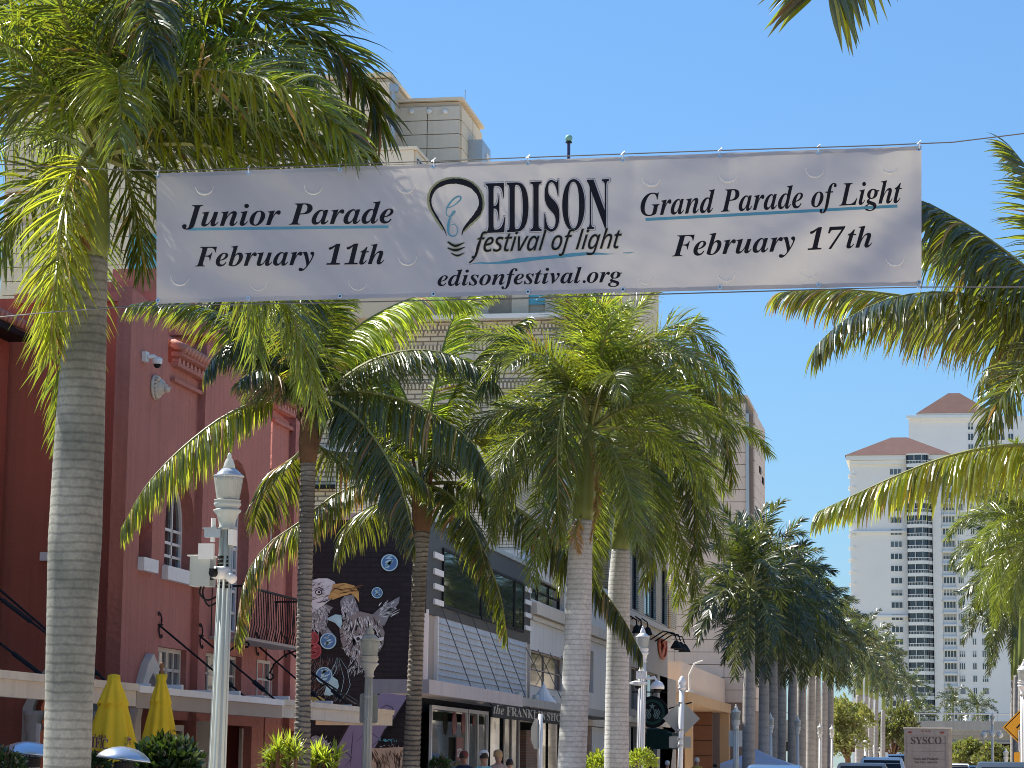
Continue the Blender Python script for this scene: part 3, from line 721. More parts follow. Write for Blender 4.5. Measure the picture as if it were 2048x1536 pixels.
window(rb, Y=YF, box_=(py_(98, 1104)[0]+.02, py_(98, 1104)[0]+.78, py_(90, 1103)[1], py_(90, 955)[1]), rec=.18, nx=1, nz=3, fm=white_p)
part('cornice', MB().box(xl, XR+.10, YF-.10, YF-.003, ztop-.12, ztop+.08).box(xl + .3, XR - .4, YF+.31, YF+.9, ztop+.1, ztop+.36), red_side, rb)
# left wing with tiled eave, wall turned to the street, mostly out of frame
xw = py_(26, 900)[0] - .05
wl = part('wing_wall', MB().box(-24, xw, 30, YF-.31, 0, py_(10, 690)[1]), red_front, rb)
part('wing_soffit', MB().box(-24, xw+.5, 30, YF-.32, py_(10, 690)[1]+.003, py_(10, 690)[1]+.12), black_m, rb)
zt = py_(10, 682)[1] + .13
roof = part('roof', MB().quad((xw+.52, 30, zt), (xw+.52, YF-.33, zt), (xw-2.4, YF-.33, zt+1.0), (xw-2.4, 30, zt+1.0)), red_tile, rb)
tm = MB().lathe([(.10, 0), (.085, .42)], (0, 0, 0), 8).mesh('tile', red_tile, True)
for j in range(14):
    for k in range(7):
        o = bpy.data.objects.new('tile', tm); link(o, rb, (xw+.55-.36*k, YF-.48-.23*j, zt+.03+.125*k)); o.rotation_euler = (0, R(-71), 0)
# street-side walls
def seg(px0, px1, top, holes=(), X=XR, nm='wall', d=0.3, z0=0.0, m_=red_side):
    """top: list of (px,py) along the wall head"""
    a = pz(px0, 1000, X)[0]; b = pz(px1, 1000, X)[0]
    pts = [(a, z0), (b, z0)] + [(min(b, max(a, pz(x, y, X)[0])), pz(x, y, X)[1]) for x, y in top[::-1]]
    return wall(nm, rb, m_, pts, list(holes), d, X=X)
def hole(px0, px1, pyt, pyb, X=XR, pxr=None):
    a = pz(px0, pyb, X); b = pz(px1, pyb, X); t = pz((px0+px1)/2, pyt, X)
    return a[0], b[0], pz(px0, pyb, X)[1], t[1]
def door_arch(px0, px1, pyt): a = pz(px0, 1400); b = pz(px1, 1400); return a[0], b[0], pz((px0+px1)/2, pyt)[1]
h1 = hole(277, 303, 985, 1112); da = door_arch(268, 310, 1345); w1 = hole(314, 371, 1296, 1380)
yA = da
SEG1=1
wall('arch_moulding', rb, cream, arch_pts(da[0]-.35, da[1]+.35, 0, da[2]+.38, True), [arch_pts(da[0], da[1], -.01, da[2], True)], .16, X=XR+.162)
wall('arch_moulding', rb, taupe, arch_pts(da[0]+.1, da[1]-.1, 0, da[2]-.12, True), [arch_pts(da[0]+.3, da[1]-.3, -.01, da[2]-.35, True)], .1, X=XR-.3)
part('doorway_wall', MB().box(XR-1.3, XR-1.2, da[0]-.2, da[1]+.2, 0, da[2]), taupe, rb)
part('niche_wall', MB().box(XR-.42, XR-.32, h1[0]-.1, h1[1]+.1, h1[2]-.1, h1[3]+.1), red_front, rb)
h2 = hole(328, 386, 952, 1130); d2 = hole(325, 398, 1405, 1600); w1b = (w1[0], w1[1]-.6, w1[2], w1[3])
seg(251, 407.6, [(256, 572), (262, 572), (336, 636), (336.4, 724), (395, 762), (407.6, 770)], [rect(*h1), arch_pts(da[0], da[1], 0.02, da[2], True), arch_pts(*h2), rect(*w1), rect(pz(340, 1500)[0], pz(390, 1500)[0], .02, 2.4)])
window(rb, X=XR, box_=h2, rec=.26, nx=3, nz=7, arch=True, fw_=.08)
window(rb, X=XR, box_=w1, rec=.12, nx=4, nz=2, fm=cream, fw_=.09, gm=glass_g)
part('window_sill', MB().box(XR+.003, XR+.14, h2[0]-.15, h2[1]+.1, h2[2]-.30, h2[2]-.02), white_p, rb)
part('window_sill', MB().box(XR+.003, XR+.14, h1[0]-.05, h1[1]+.05, h1[2]-.28, h1[2]-.02), white_p, rb)
def tiled_eave(px0, px1, py0):
    a = pz(px0, 900)[0]; b = pz(px1, 900)[0]; z = pz(px0, py0)[1]
    part('cornice', MB().box(XR+.003, XR+.10, a, b, z-.62, z-.54).box(XR+.003, XR+.16, a, b, z-.30, z-.22).box(XR+.003, XR+.24, a, b, z-.08, z), red_side, rb)
    d = MB(); n = int((b-a)/.26)
    dme = MB().tube([(0, 0, 0), (.15, 0, 0)], .085, 8).mesh('dentil', red_tile)
    for k in range(n): o = bpy.data.objects.new('dentil', dme); link(o, rb, (XR+.003, a + (k+.5)*(b-a)/n, z-.19))
    tl = MB().lathe([(.10, 0), (.085, .42)], (0, 0, 0), 8).mesh('tile', red_tile, True); n = int((b-a)/.22)
    for k in range(n):
        for j in range(3):
            o = bpy.data.objects.new('tile', tl); link(o, rb, (XR+.30-.34*j, a+(k+.5)*(b-a)/n, z+.05+.17*j)); o.rotation_euler = (0, R(-63), 0)
tiled_eave(336.4, 400, 700)
# second tower, standing proud
X2 = XR + .16
def pz2(px, py): return pz(px, py, X2)
ya, yb = pz2(408, 900)[0], pz2(541, 900)[0]
zc = pz2(410, 690)[1]
h3 = hole(437, 492, 915, 1300, X2); h3 = (h3[0], h3[1], pz2(450, 1262)[1], h3[3]); w2 = hole(402, 484, 1308, 1385, X2)
w2 = (pz2(412, 1300)[0], pz2(484, 1300)[0], w2[2], w2[3])
wall('tower_wall', rb, red_side, [(ya, 0), (yb, 0), (yb, pz2(541, 700)[1]), (ya+2.0, pz2(470, 560)[1]), (ya, zc)], [arch_pts(*h3), rect(*w2), rect(ya+1, yb-1, .02, 2.35)], .3, X=X2)
part('tower_return', MB().box(XR-2.2, X2-.301, ya-.0, ya+.3, 0, zc), red_front, rb)
part('tower_return', MB().box(XR-2.2, X2-.301, yb-.3, yb, 0, zc), red_front, rb)
window(rb, X=X2, box_=h3, rec=.26, nx=3, nz=8, arch=True, fw_=.09)
window(rb, X=X2, box_=w2, rec=.14, nx=4, nz=2, fm=cream, fw_=.07, gm=glass_g)
# stepped caps on the tower, lit from above
for i, (a, b, t, h) in enumerate([(355, 415, 672, .5), (362, 430, 650, .32), (375, 440, 612, .75)]):
    y0, z0 = pz(a + 45, t, XR)
    part('parapet_step', MB().box(X2-1.5 - .35*i, X2+.10-.22*i, ya-.18+.12*i, ya+2.8, z0-.05*i, z0+h), red_side, rb)
# third segment and far tower
h4 = hole(530, 560, 1018, 1112)
seg(541.5, 584, [(541.5, 815), (584, 850)], [arch_pts(*h4), rect(pz(541.8, 1320)[0]+.05, pz(556, 1320)[0], w2[2], w2[3])] if False else [arch_pts(pz(542.5,1000)[0], h4[1], h4[2], h4[3]), rect(pz(543, 1320)[0], pz(557, 1320)[0], w1[2], w1[3])])
window(rb, X=XR, box_=(pz(542.5,1000)[0], h4[1], h4[2], h4[3]), rec=.22, nx=2, nz=6, arch=True)
tiled_eave(541.5, 584, 790)
w3 = (pz2(512, 1330)[0], pz2(538, 1330)[0], w2[2], w2[3])
window(rb, X=X2+.03, box_=w3, rec=.0, nx=2, nz=2, fm=cream, fw_=.07, gm=glass_g)
window(rb, X=XR, box_=(pz(543, 1320)[0], pz(557, 1320)[0], w1[2], w1[3]), rec=.14, nx=2, nz=2, fm=cream, fw_=.07, gm=glass_g)
y3, y4 = pz2(591, 900)[0], pz2(611, 900)[0]
wall('tower_wall', rb, red_side, rect(y3, y4, 0, pz2(591, 800)[1]), [rect(y3+.2, y4-.2, .02, 2.3)], .3, X=X2)
part('tower_return', MB().box(XR-2.2, X2-.301, y3, y3+.3, 0, pz2(591, 800)[1]), red_front, rb)
part('end_wall', MB().box(-30, X2-.302, y4-.3, y4, 0, pz(600, 880)[1]), red_front, rb)
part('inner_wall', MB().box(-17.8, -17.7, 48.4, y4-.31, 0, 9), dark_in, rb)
part('roof', MB().box(-30, XR-2.3, 48.4, y4-.31, 8.6, 8.8), roof_mem, rb)
# shop fronts under the canopy: cream door frames
for a, b in ((345, 385), (428, 470), (500, 530)):
    y0 = pz2(a, 1480)[0]; y1 = pz2(b, 1480)[0]
    window(rb, X=XR+.02, box_=(y0, y1, 0.05, 2.3), rec=.05, nx=2, nz=3, fm=cream, fw_=.12, gm=glass_d)
part('door_pilaster', MB().box(XR+.02, XR+.5, pz2(392,1480)[0], pz2(398,1480)[0], 0, 2.4), cream, rb)
# lion head medallion and camera
py0, pz0 = pz(308, 775)
md = MB(); md.lathe([(.40, 0), (.43, .03), (.42, .07), (.33, .10), (.30, .09)], (0, 0, 0), 20)
md.lathe([(.29, .08), (.27, .20), (.20, .30), (.12, .34), (.01, .35)], (0, 0, 0), 14, sx=.9, sy=1.05)
for k in range(16):
    a = k/16*2*pi; md.tube([(cos(a)*.22, sin(a)*.24, .08), (cos(a+.3)*.30, sin(a+.3)*.34, .14), (cos(a+.5)*.38, sin(a+.5)*.42, .08)], [.06, .05, .015], 5)
md.lathe([(.11, .33), (.12, .42), (.07, .47), (.01, .48)], (0, -.07, 0), 10); md.lathe([(.035, .47), (.03, .51), (.005, .52)], (0, -.02, 0), 8)
for s in (-1, 1): md.lathe([(.045, .30), (.04, .36), (.01, .38)], (s*.1, .09, 0), 8); md.lathe([(.07, .12), (.06, .22), (.01, .25)], (s*.23, .24, 0), 8)
ml = part('medallion', md, cream, rb, True, loc=(XR, py0, pz0)); ml.rotation_euler = (R(90), 0, R(90)); ml.scale = (.6, .6, .7)
cy, cz = pz(290, 716)
sc_t = thing('security_camera', 'white dome security camera mounted high on the rough red wall above the lion head', 'security camera', (XR, cy, cz))
part('wall_plate', MB().box(XR+.004, XR+.10, cy-.22, cy-.04, cz-.10, cz+.10), white_p, sc_t)
part('arm', MB().tube([(XR+.1, cy-.12, cz), (XR+.2, cy-.06, cz+.02), (XR+.26, cy-.02, cz-.03)], .045, 8), white_p, sc_t)
part('dome', MB().lathe([(.06, .10), (.10, .07), (.10, -.02), (.08, -.04)], (XR+.26, cy, cz-.09), 14), white_p, sc_t, True)
part('lens', MB().lathe([(.075, -.041), (.07, -.08), (.04, -.11), (.01, -.12)], (XR+.26, cy, cz-.09), 14), black_m, sc_t, True)
# iron balcony
by0, by1 = pz2(418, 1250)[0], pz2(548, 1250)[0]; bz = pz2(440, 1276)[1]; bt = bz + 1.05
bal = MB(); Xb = X2 + .75
bal.box(X2+.004, Xb, by0, by1, bz-.06, bz)
part('balcony_slab', bal, taupe, rb)
bal = MB(); n = 26
for k in range(n+1):
    y = by0 + (by1-by0)*k/n; bal.tube([(Xb-.03, y, bz), (Xb+.03, y, bz+.3), (Xb-.02, y, bt)], .012, 4)
for k in range(6):
    x = X2 + .05 + .7*k/5; bal.tube([(x, by0, bz), (x, by0, bt)], .012, 4).tube([(x, by1, bz), (x, by1, bt)], .012, 4)
bal.box(X2, Xb+.02, by0-.02, by0+.02, bt, bt+.04).box(X2, Xb+.02, by1-.02, by1+.02, bt, bt+.04).box(Xb-.03, Xb+.03, by0, by1, bt, bt+.04)
for y in (by0+.5, by1-.6):
    p = [(X2+.02, y, bz-.75)] + [(X2+.1+.08*cos(a), y, bz-.7+.08*sin(a)) for a in (3, 4, 5, 6, 7, 8)] + [(X2+.2, y, bz-.4), (X2+.45, y, bz-.2), (Xb-.1, y, bz-.12)] + [(Xb-.05+.06*cos(a), y, bz-.16+.06*sin(a)) for a in (2, 1, 0, -1, -2)]
    bal.tube(p, .022, 5)
part('balcony_railing', bal, black_m, rb)
# canopy
can = thing('canopy', 'long flat canopy with cream fascia, its middle coloured taupe for shade, hung on the red building', 'canopy', (-14, 48, 0))
Xc, zcn, th = -13.6, 2.92, .36
ys = [34, at(272, 1400, X=Xc).y, at(564, 1420, X=Xc).y, at(785, 1430, X=Xc).y]
zc_ = [2.84, 2.84, 2.84]
segs = [(ys[0], ys[1], cream), (ys[1]+.02, ys[2], taupe), (ys[2]+.003, ys[3], cream)]  # middle run of the cream fascia: its shade put into taupe
for i, (a, b, mm) in enumerate(segs):
    z1 = 2.84 if i != 1 else 2.82
    part('fascia', MB().box(Xc-.16, Xc, a, b, z1-th, z1), mm, can)
    part('fascia_trim', MB().box(Xc+.003, Xc+.05, a, b, z1-.10, z1+.02), cream if i != 1 else roof_mem, can)
    xin = XR+.2 if a > 47 else -18.2
    part('deck', MB().box(-18.1 if i == 0 else (X2+.01), Xc-.162, a if i else 34, min(b, 47.6) if i == 0 else b, z1-.2, z1-.06), roof_mem, can)
part('fascia_end', MB().box(X2+.01, Xc-.162, ys[3]-.15, ys[3], 2.84-th, 2.84), cream, can)
for k in range(9):
    y = ys[1] + 1 + k*1.9
    part('gutter_clip', MB().box(Xc-.5, Xc-.1, y, y+.12, 2.78, 2.90+.04*(k % 2)), roof_mem, can)
rods = [((318, 1250), XR), ((400, 1272), X2), ((512, 1288), X2), ((568, 1293), X2), ((600, 1332), X2)]
for (px, py), X in rods:
    a = at(px, py, X=X); a = Vector((X, a.y, a.z)); b = Vector((Xc-.25, a.y-.1, 2.86))
    part('tie_rod', MB().tube([a, b], .022, 6).tube([a.lerp(b, .72), a.lerp(b, .86)], .05, 8).lathe([(.09, 0), (.09, .03)], (a.x, a.y, a.z-.01), 8), black_m, can)
    sc_ = MB()
    for s in (-1, 1): sc_.tube([(X+.03, a.y, a.z)] + [(X+.03, a.y + s*(.06 + .10*k/7)*sin(k*.8), a.z + s*(.28 - .12*cos(k*.8))*k/7) for k in range(1, 8)], .016, 5)
    part('rod_scroll', sc_, black_m, can)
for (px0, py0, px1, py1) in ((-60, 1138, 100, 1272), (-60, 1222, 120, 1378), (165, 1322, 222, 1371)):
    b = at(px1, py1, X=-14.6); b = Vector((-14.6, b.y, b.z)); a = at(px0, py0, X=-17.9) if px0 < 0 else Vector((xw, b.y, 4.3))
    a2 = Vector((-18.0, b.y, b.z + 2.9 * .82)) if px0 < 0 else Vector((-17.0, b.y, b.z + 1.9))
    part('tie_rod', MB().tube([a2, b], .022, 6).tube([a2.lerp(b, .75), a2.lerp(b, .9)], .04, 8), black_m, can)

# ------------------------------------------------------------------ mural building and shop
YM, XS = 64.0, -13.3
mb_ = thing('shop_building', 'black brick corner shop building with animal mural, mirrored windows and grey siding', 'building', (-14, 66, 0))
def mz(px, py): p = at(px, py, Y=YM); return p.x, p.z
def sz(px, py, X=XS): p = at(px, py, X=X); return p.y, p.z
zt = mz(700, 1040)[1]; xm0 = mz(540, 1300)[0]
part('mural_wall', MB().box(-24, XS-.302, YM, YM+.3, 0, zt), blackwall, mb_)
part('coping', MB().box(-24, XS+.02, YM-.06, YM+.36, zt+.003, zt+.16), galv, mb_)
part('vent', MB().box(mz(668, 1100)[0], mz(686, 1100)[0], YM-.03, YM-.003, mz(670, 1113)[1], mz(670, 1101)[1]), black_m, mb_)
ysh0, ysh1 = YM, sz(1060, 1300)[0]
s_top = sz(866, 1230)[1]; s_bot = sz(866, 1362)[1]; g_top = sz(866, 1095)[1]
part('shop_wall', MB().box(XS-.3, XS, ysh0, ysh1, s_top, zt), mat('black_facade_panel', (.03, .03, .033), .5, .2, 2), mb_)
part('siding_backing', MB().box(XS-.3, XS-.06, ysh0, ysh1, s_bot-.3, s_top-.003), taupe, mb_)
part('rear_volume', MB().box(-24, XS-.35, YM+.32, 78.9, 2.9, zt-.2), dark_in, mb_)
part('roof', MB().box(-24, XS-.31, YM+.37, 79, zt-.15, zt-.05), roof_mem, mb_)
part('coping', MB().box(XS-.35, XS+.06, ysh0+.37, ysh1, zt+.003, zt+.14), galv, mb_)
# grey siding boards, weathered
sid = mat('weathered_grey_siding', (.46, .49, .51), .8, .18, 1.6, .3, 8, streak=.5)
yb0, yb1 = sz(874, 1300)[0], sz(1050, 1300)[0]; nb = 10; hb = (s_top - s_bot) / nb
bm_ = MB(); bm_.v = [(0, 0, 0), (0, yb1-yb0, 0), (-.05, yb1-yb0, hb*1.02), (-.05, 0, hb*1.02), (.045, 0, 0), (.045, yb1-yb0, 0), (-.01, yb1-yb0, hb*1.02), (-.01, 0, hb*1.02)]
bm_.f = [(0,3,2,1), (4,5,6,7), (0,1,5,4), (3,7,6,2), (0,4,7,3), (1,2,6,5)]; bm_.mi = [0]*6
bme = bm_.mesh('siding_board', sid)
for k in range(nb):
    o = bpy.data.objects.new('siding_board', bme); link(o, mb_, (XS-.01, yb0 + .01*(k % 3), s_bot + hb*k))
for a, b, t_ in ((ysh0+.02, ysh0+.12, .1), (yb0-.12, yb0-.03, 0), (yb1+.03, yb1+.13, 0)): part('corner_trim', MB().box(XS-.06, XS+.05, a, b, s_bot-.05, s_top+t_), white_p, mb_)
refl = glass_mat('mirrored_shop_glass', (.035, .045, .03), .03)
ga, gb_ = sz(885, 1150)[0], sz(1046, 1150)[0]
for i, (a, b) in enumerate(((ga, ga+(gb_-ga)*.42), (ga+(gb_-ga)*.435, ga+(gb_-ga)*.86), (ga+(gb_-ga)*.875, gb_))):
    fr = part('window', MB().box(XS+.003, XS+.05, a-.06, a, s_top+.35, g_top+.1).box(XS+.003, XS+.05, b, b+.06, s_top+.35, g_top+.1).box(XS+.003, XS+.05, a, b, g_top+.03, g_top+.1).box(XS+.003, XS+.05, a, b, s_top+.28, s_top+.35), black_m, mb_)
    part('pane', MB().box(XS+.004, XS+.02, a+.003, b-.003, s_top+.36, g_top+.02), refl, fr)
for stack in (((866, 884), [(1103, 1115), (1136, 1148), (1166, 1177), (1197, 1208)]), ((1048, 1060), [(1172, 1182), (1198, 1207), (1224, 1233), (1250, 1259)])):
    for t, b in stack[1]:
        a0, z1 = sz(stack[0][0], t); a1, _ = sz(stack[0][1], t); _, z0 = sz(stack[0][0], b)
        part('white_stripe', MB().box(XS+.002, XS+.06, a0, a1-.02, z0, z1), white_p, mb_)
# canopy of the shop
cz1 = sz(866, 1366, -12.2)[1]; Xk = -12.1
cy0 = at(858, 1380, X=Xk).y; cy1 = at(1046, 1390, X=Xk).y; cy2 = at(1240, 1400, X=Xk).y
pcan = mat('mauve_grey_fascia', (.42, .38, .38), .7, .1, 2, .1, 20, streak=.3)
galv_d = mat('dark_rod_metal', (.08, .08, .085), .5)
shc = thing('canopy', 'mauve grey shop canopy with globe lights above the black shop sign', 'canopy', (-12.7, 70, 0))
zk = at(862, 1366, X=Xk).z + .08
part('fascia', MB().box(Xk-.1, Xk, cy0, cy1, zk-.34, zk), pcan, shc)
part('fascia', MB().box(Xk-.1, Xk, cy1+.01, cy2, zk-.30, zk-.06), conc, shc)
part('fascia_end', MB().box(XS-.2, Xk-.102, cy0, cy0+.12, zk-.34, zk-.003), pcan, shc)
part('deck', MB().box(XS+.003, Xk-.102, cy0+.13, cy2, zk-.31, zk-.2), taupe, shc)
for k, (px, py) in enumerate(((961, 1399), (1000, 1403), (1037, 1406), (1071, 1410), (1107, 1412))):
    p = at(px, py, X=Xk-.3); g = MB().lathe([(.05, .32), (.10, .30), (.10, .20), (.15, .15), (.17, .04), (.13, -.08), (.02, -.13)], (p.x, p.y, p.z), 12)
    part('globe_light', g, mat('cream_globe', (.55, .50, .42), .3), shc, True)
for k in range(5):
    y = yb0 + .4 + k*2.2
    part('tie_rod', MB().tube([(XS, y, s_top + .35), (Xk-.3, y-.2, zk+.02)], .013, 5), galv_d, shc)
for k in range(4):
    y = ysh1 - 1.0 + k*2.6
    part('tie_rod', MB().tube([(XS, y, s_top - .1), (Xk-.3, y-.2, zk+.02)], .013, 5), galv_d, shc)
fp = at(1087, 1392, X=-12.5)
part('white_cone', MB().lathe([(.42, 0), (.40, .08), (.28, .22), (.26, .25), (.15, .42), (.13, .45), (.03, .62), (.01, .7)], (fp.x, fp.y, zk-.1), 14), white_p, shc)
# shop fronts below
def storefront(px0, px1, nx, fm, gm, top_px=1405, X=XS-.0):
    a, b = sz(px0, 1500, X)[0], sz(px1, 1500, X)[0]; z = zk - .45
    return window(mb_, X=X, box_=(a, b, .15, z), rec=.1, nx=nx, nz=1, fm=fm, gm=gm, fw_=.10)
storefront(870, 942, 1, white_p, refl); storefront(944, 983, 2, white_p, refl)
storefront(986, 1013, 1, black_m, glass_d); storefront(1015, 1046, 2, cream, glass_d)
part('brick_pier', MB().box(XS-.3, XS-.01, sz(1053, 1500)[0], sz(1076, 1500)[0], 0, zk-.9), red_brick_x, mb_)
storefront(1078, 1168, 4, black_m, refl)
part('brick_pier', MB().box(XS-.3, XS-.01, sz(1170, 1500)[0], sz(1183, 1500)[0], 0, zk-.5), red_brick_x, mb_)
part('shop_interior', MB().box(XS-1.4, XS-1.3, ysh0+.4, 100, 0, 3), dark_in, mb_)
# window goods: red discs and an open sign
for px, py, r in ((912, 1447, .32), (930, 1447, .30), (951, 1442, .17)):
    p = at(px, py, X=XS+.02); o = part('red_disc', MB().lathe([(r, 0), (r, .02)], (0, 0, 0), 18), mat('red_enamel', (.14, .015, .02), .5), mb_, loc=(p.x-.06, p.y, p.z)); o.rotation_euler = (0, R(90), 0)
p = at(924, 1500, X=XS+.02); opn = part('window_sticker', MB().box(XS-.05, XS-.04, p.y-.5, p.y+.5, p.z-.30, p.z+.35), mat('red_enamel', (.14, .015, .02), .5), mb_)
me = text_mesh('OPEN', 'n', lambda u, v: Vector((XS-.035, p.y-.42+.84*u, p.z-.2+v*.35)), 'lettering', white_p); part('lettering', me, None, opn)
p = at(992, 1452, X=XS+.02); me = text_mesh('IV', 'b', lambda u, v: Vector((XS-.02, p.y-.15+.42*u, p.z-.1+v*.34)), 'lettering', cream); part('lettering', me, None, mb_)
# hanging sign
sa, sb = at(985, 1420, X=-12.02), at(1190, 1430, X=-12.02)
sg = thing('shop_sign', 'long black sign board with pale serif lettering under the shop canopy', 'sign', (-12.02, sa.y, sa.z))
s0, s1, szz, szt = sa.y, at(1135, 1430, X=-12.02).y + .4, at(985, 1432, X=-12.02).z-.03, at(985, 1413, X=-12.02).z-.02
part('board', MB().box(-12.09, -12.02, s0, s1, szz, szt), black_m, sg)
gold = mat('pale_sign_lettering', (.30, .29, .25), .5)
L0, L1 = s0 + .12, s1 - .15
me = text_mesh('the', 'bi', lambda u, v: Vector((-12.014, L0 + (L1-L0)*.12*u, szz + .10 + v*.36)), 'lettering', gold); part('lettering', me, None, sg)
me = text_mesh('FRANKLIN', 'b', lambda u, v: Vector((-12.014, L0 + (L1-L0)*(.15+.50*u), szz + .09 + v*.36)), 'lettering', gold); part('lettering', me, None, sg)
me = text_mesh('SHOPS', 'b', lambda u, v: Vector((-12.014, L0 + (L1-L0)*(.67+.33*u), szz + .09 + v*.36)), 'lettering', gold); part('lettering', me, None, sg)
for y in (s0+.3, (s0+s1)/2, s1-.3): part('hanger', MB().tube([(-12.06, y, szt), (-12.2, y, zk-.30)], .015, 5), black_m, sg)

# ---- the mural: flat paint in layers a few millimetres apart
lay = [0]
def paint(name, polys, m_, step=True):
    lay[0] += 1; d = .003 + .0022 * lay[0]; mb = MB()
    for pl in polys: mb.poly([(mz(x, y)[0], YM - d, mz(x, y)[1]) for x, y in pl])
    bmm = mb.mesh(name, m_); o = part(name, bmm, None, mb_); return o
Zs = 600, 1060, 3.226       # origin and scale of the close look at the mural
def Q(*p): return [(Zs[0] + a / Zs[2], Zs[1] + b / Zs[2]) for a, b in p]
def stroke(pts, wd):
    """tapered brush stroke in pixels"""
    n = len(pts); L_, R_ = [], []
    for i, (x, y) in enumerate(pts):
        x0, y0 = pts[max(0, i-1)]; x1, y1 = pts[min(n-1, i+1)]; l = math.hypot(x1-x0, y1-y0) or 1
        k = wd * (sin(pi * (i + .4) / (n - .2)) ** .6) / 2; nx_, ny_ = -(y1-y0)/l*k, (x1-x0)/l*k
        L_.append((x+nx_, y+ny_)); R_.append((x-nx_, y-ny_))
    return L_ + R_[::-1]
def strip(mb, pts, wds, f, mi=0):
    prev = None; n = len(pts)
    for i, (x, y) in enumerate(pts):
        x0, y0 = pts[max(0, i-1)]; x1, y1 = pts[min(n-1, i+1)]; l = math.hypot(x1-x0, y1-y0) or 1
        k = wds[i] / 2; a = f(x - (y1-y0)/l*k, y + (x1-x0)/l*k); b = f(x + (y1-y0)/l*k, y - (x1-x0)/l*k)
        if prev: mb.quad(prev[0], a, b, prev[1], mi)
        prev = (a, b)
def strokes(name, lst, m_):
    lay[0] += 1; d = .003 + .0022 * lay[0]; mb = MB()
    for pts, wd in lst:
        n = len(pts); strip(mb, pts, [wd * (.25 + .75 * sin(pi * i / (n-1))) for i in range(n)], lambda x, y: (mz(x, y)[0], YM - d, mz(x, y)[1]))
    return tag(part(name, mb, m_, mb_), kind='stuff')
rm = random.Random(3)
P = lambda n, c, v=.25, s=2: mat('paint_' + n, c, .8, v, s, 0, detail=8)
pw, pg, pbr, pd, pbl, plb, prd, pgo, ppu = P('white', (.58, .70, .80), .4, 3), P('grey', (.19, .23, .26), .5, 3), P('brown', (.22, .23, .23), .5, 3), P('dark', (.02, .02, .025)), \
    P('blue', (.08, .20, .42), .4), P('light_blue', (.36, .66, .80), .4, 4), P('red', (.42, .10, .12), .4, 3), P('gold', (.50, .36, .13), .5, 4), P('violet', (.21, .21, .34), .25, 1)
def ell(cx, cy, rx, ry=None, n=22): ry = ry or rx; return Q(*[(cx + rx*cos(2*pi*k/n), cy + ry*sin(2*pi*k/n)) for k in range(n)])
paint('mural_eagle', [Q((60, 330), (120, 312), (180, 312), (225, 335), (240, 380), (210, 440), (170, 470), (120, 520), (70, 540), (40, 450))], pw)
paint('mural_eagle_neck', [Q((70, 540), (130, 500), (170, 480), (215, 500), (160, 560), (170, 620), (240, 700), (180, 700), (110, 640), (60, 640))], pg)
def fur(n, reg, ang, ln, wd, spread=.5):
    out = []
    for _ in range(n):
        x, y = reg(); a = ang(x, y) + rm.uniform(-spread, spread); l = ln * rm.uniform(.5, 1.3)
        p = [(x + cos(a)*l*t + sin(a)*l*.12*sin(t*3), y + sin(a)*l*t) for t in (0, .33, .66, 1)]
        out.append(([(Zs[0]+u/Zs[2], Zs[1]+v/Zs[2]) for u, v in p], wd * rm.uniform(.5, 1.4)))
    return out
bx = lambda a, b, c, d: (lambda: (rm.uniform(a, b), rm.uniform(c, d)))
strokes('mural_strokes', fur(90, bx(70, 170, 480, 640), lambda x, y: 1.2, 60, 1.6), pw)
strokes('mural_strokes', fur(40, bx(75, 200, 325, 460), lambda x, y: 2.9, 40, 1.2), pg)
strokes('mural_strokes', fur(90, bx(75, 260, 800, 1060), lambda x, y: 1.9, 60, .8), pg)
strokes('mural_strokes', fur(50, bx(75, 200, 800, 1040), lambda x, y: 2.2, 60, .7), P('dull_red', (.15, .07, .06)))
paint('mural_beak', [Q((215, 350), (290, 342), (350, 358), (380, 400), (383, 470), (365, 440), (330, 412), (270, 428), (215, 450), (180, 440), (200, 400))], pgo)
strokes('mural_strokes', fur(26, bx(210, 350, 360, 410), lambda x, y: .2, 60, 1.5), P('beak_dark', (.22, .13, .05)))
strokes('mural_strokes', [([(Zs[0]+a/Zs[2], Zs[1]+b/Zs[2]) for a, b in q], 2.2) for q in (((200, 405), (225, 378), (260, 372)), ((110, 470), (160, 462), (210, 440)), ((95, 385), (125, 370), (160, 392)))], pd)
paint('mural_eye', [ell(122, 402, 24, 18)], pd); paint('mural_eye', [ell(122, 402, 17, 13)], pw); paint('mural_eye', [ell(124, 402, 8)], pd)
paint('mural_cat_ear', [Q((260, 460), (290, 425), (345, 420), (378, 500), (385, 560), (330, 582), (275, 570))], pg)
strokes('mural_strokes', fur(40, bx(275, 365, 430, 540), lambda x, y: 1.5, 55, 1.8), pw)
paint('mural_cat_ear', [Q((470, 545), (520, 500), (645, 430), (640, 470), (580, 550), (545, 620), (500, 590))], pg)
strokes('mural_strokes', fur(50, bx(510, 590, 490, 570), lambda x, y: -.6, 55, 1.6), pw)
paint('mural_cat_face', [Q((255, 620), (300, 570), (390, 525), (470, 545), (520, 570), (548, 660), (540, 740), (505, 800), (500, 870), (440, 900), (395, 890), (360, 830), (290, 790), (265, 710))], pbr)
strokes('mural_strokes', fur(120, bx(270, 530, 550, 780), lambda x, y: 1.57 + (x-400)*.004, 50, 1.9), pw)
strokes('mural_strokes', fur(90, bx(280, 520, 560, 820), lambda x, y: 1.57 - (x-400)*.006, 45, 2.0), pd)
strokes('mural_strokes', fur(50, bx(330, 440, 780, 900), lambda x, y: 1.9, 50, 1.0), pw)
paint('mural_eye', [Q((345, 690), (395, 680), (420, 705), (370, 725))], pw); paint('mural_eye', [ell(378, 703, 12)], pd)
paint('mural_eye', [Q((500, 700), (545, 690), (540, 712), (510, 720))], pw)
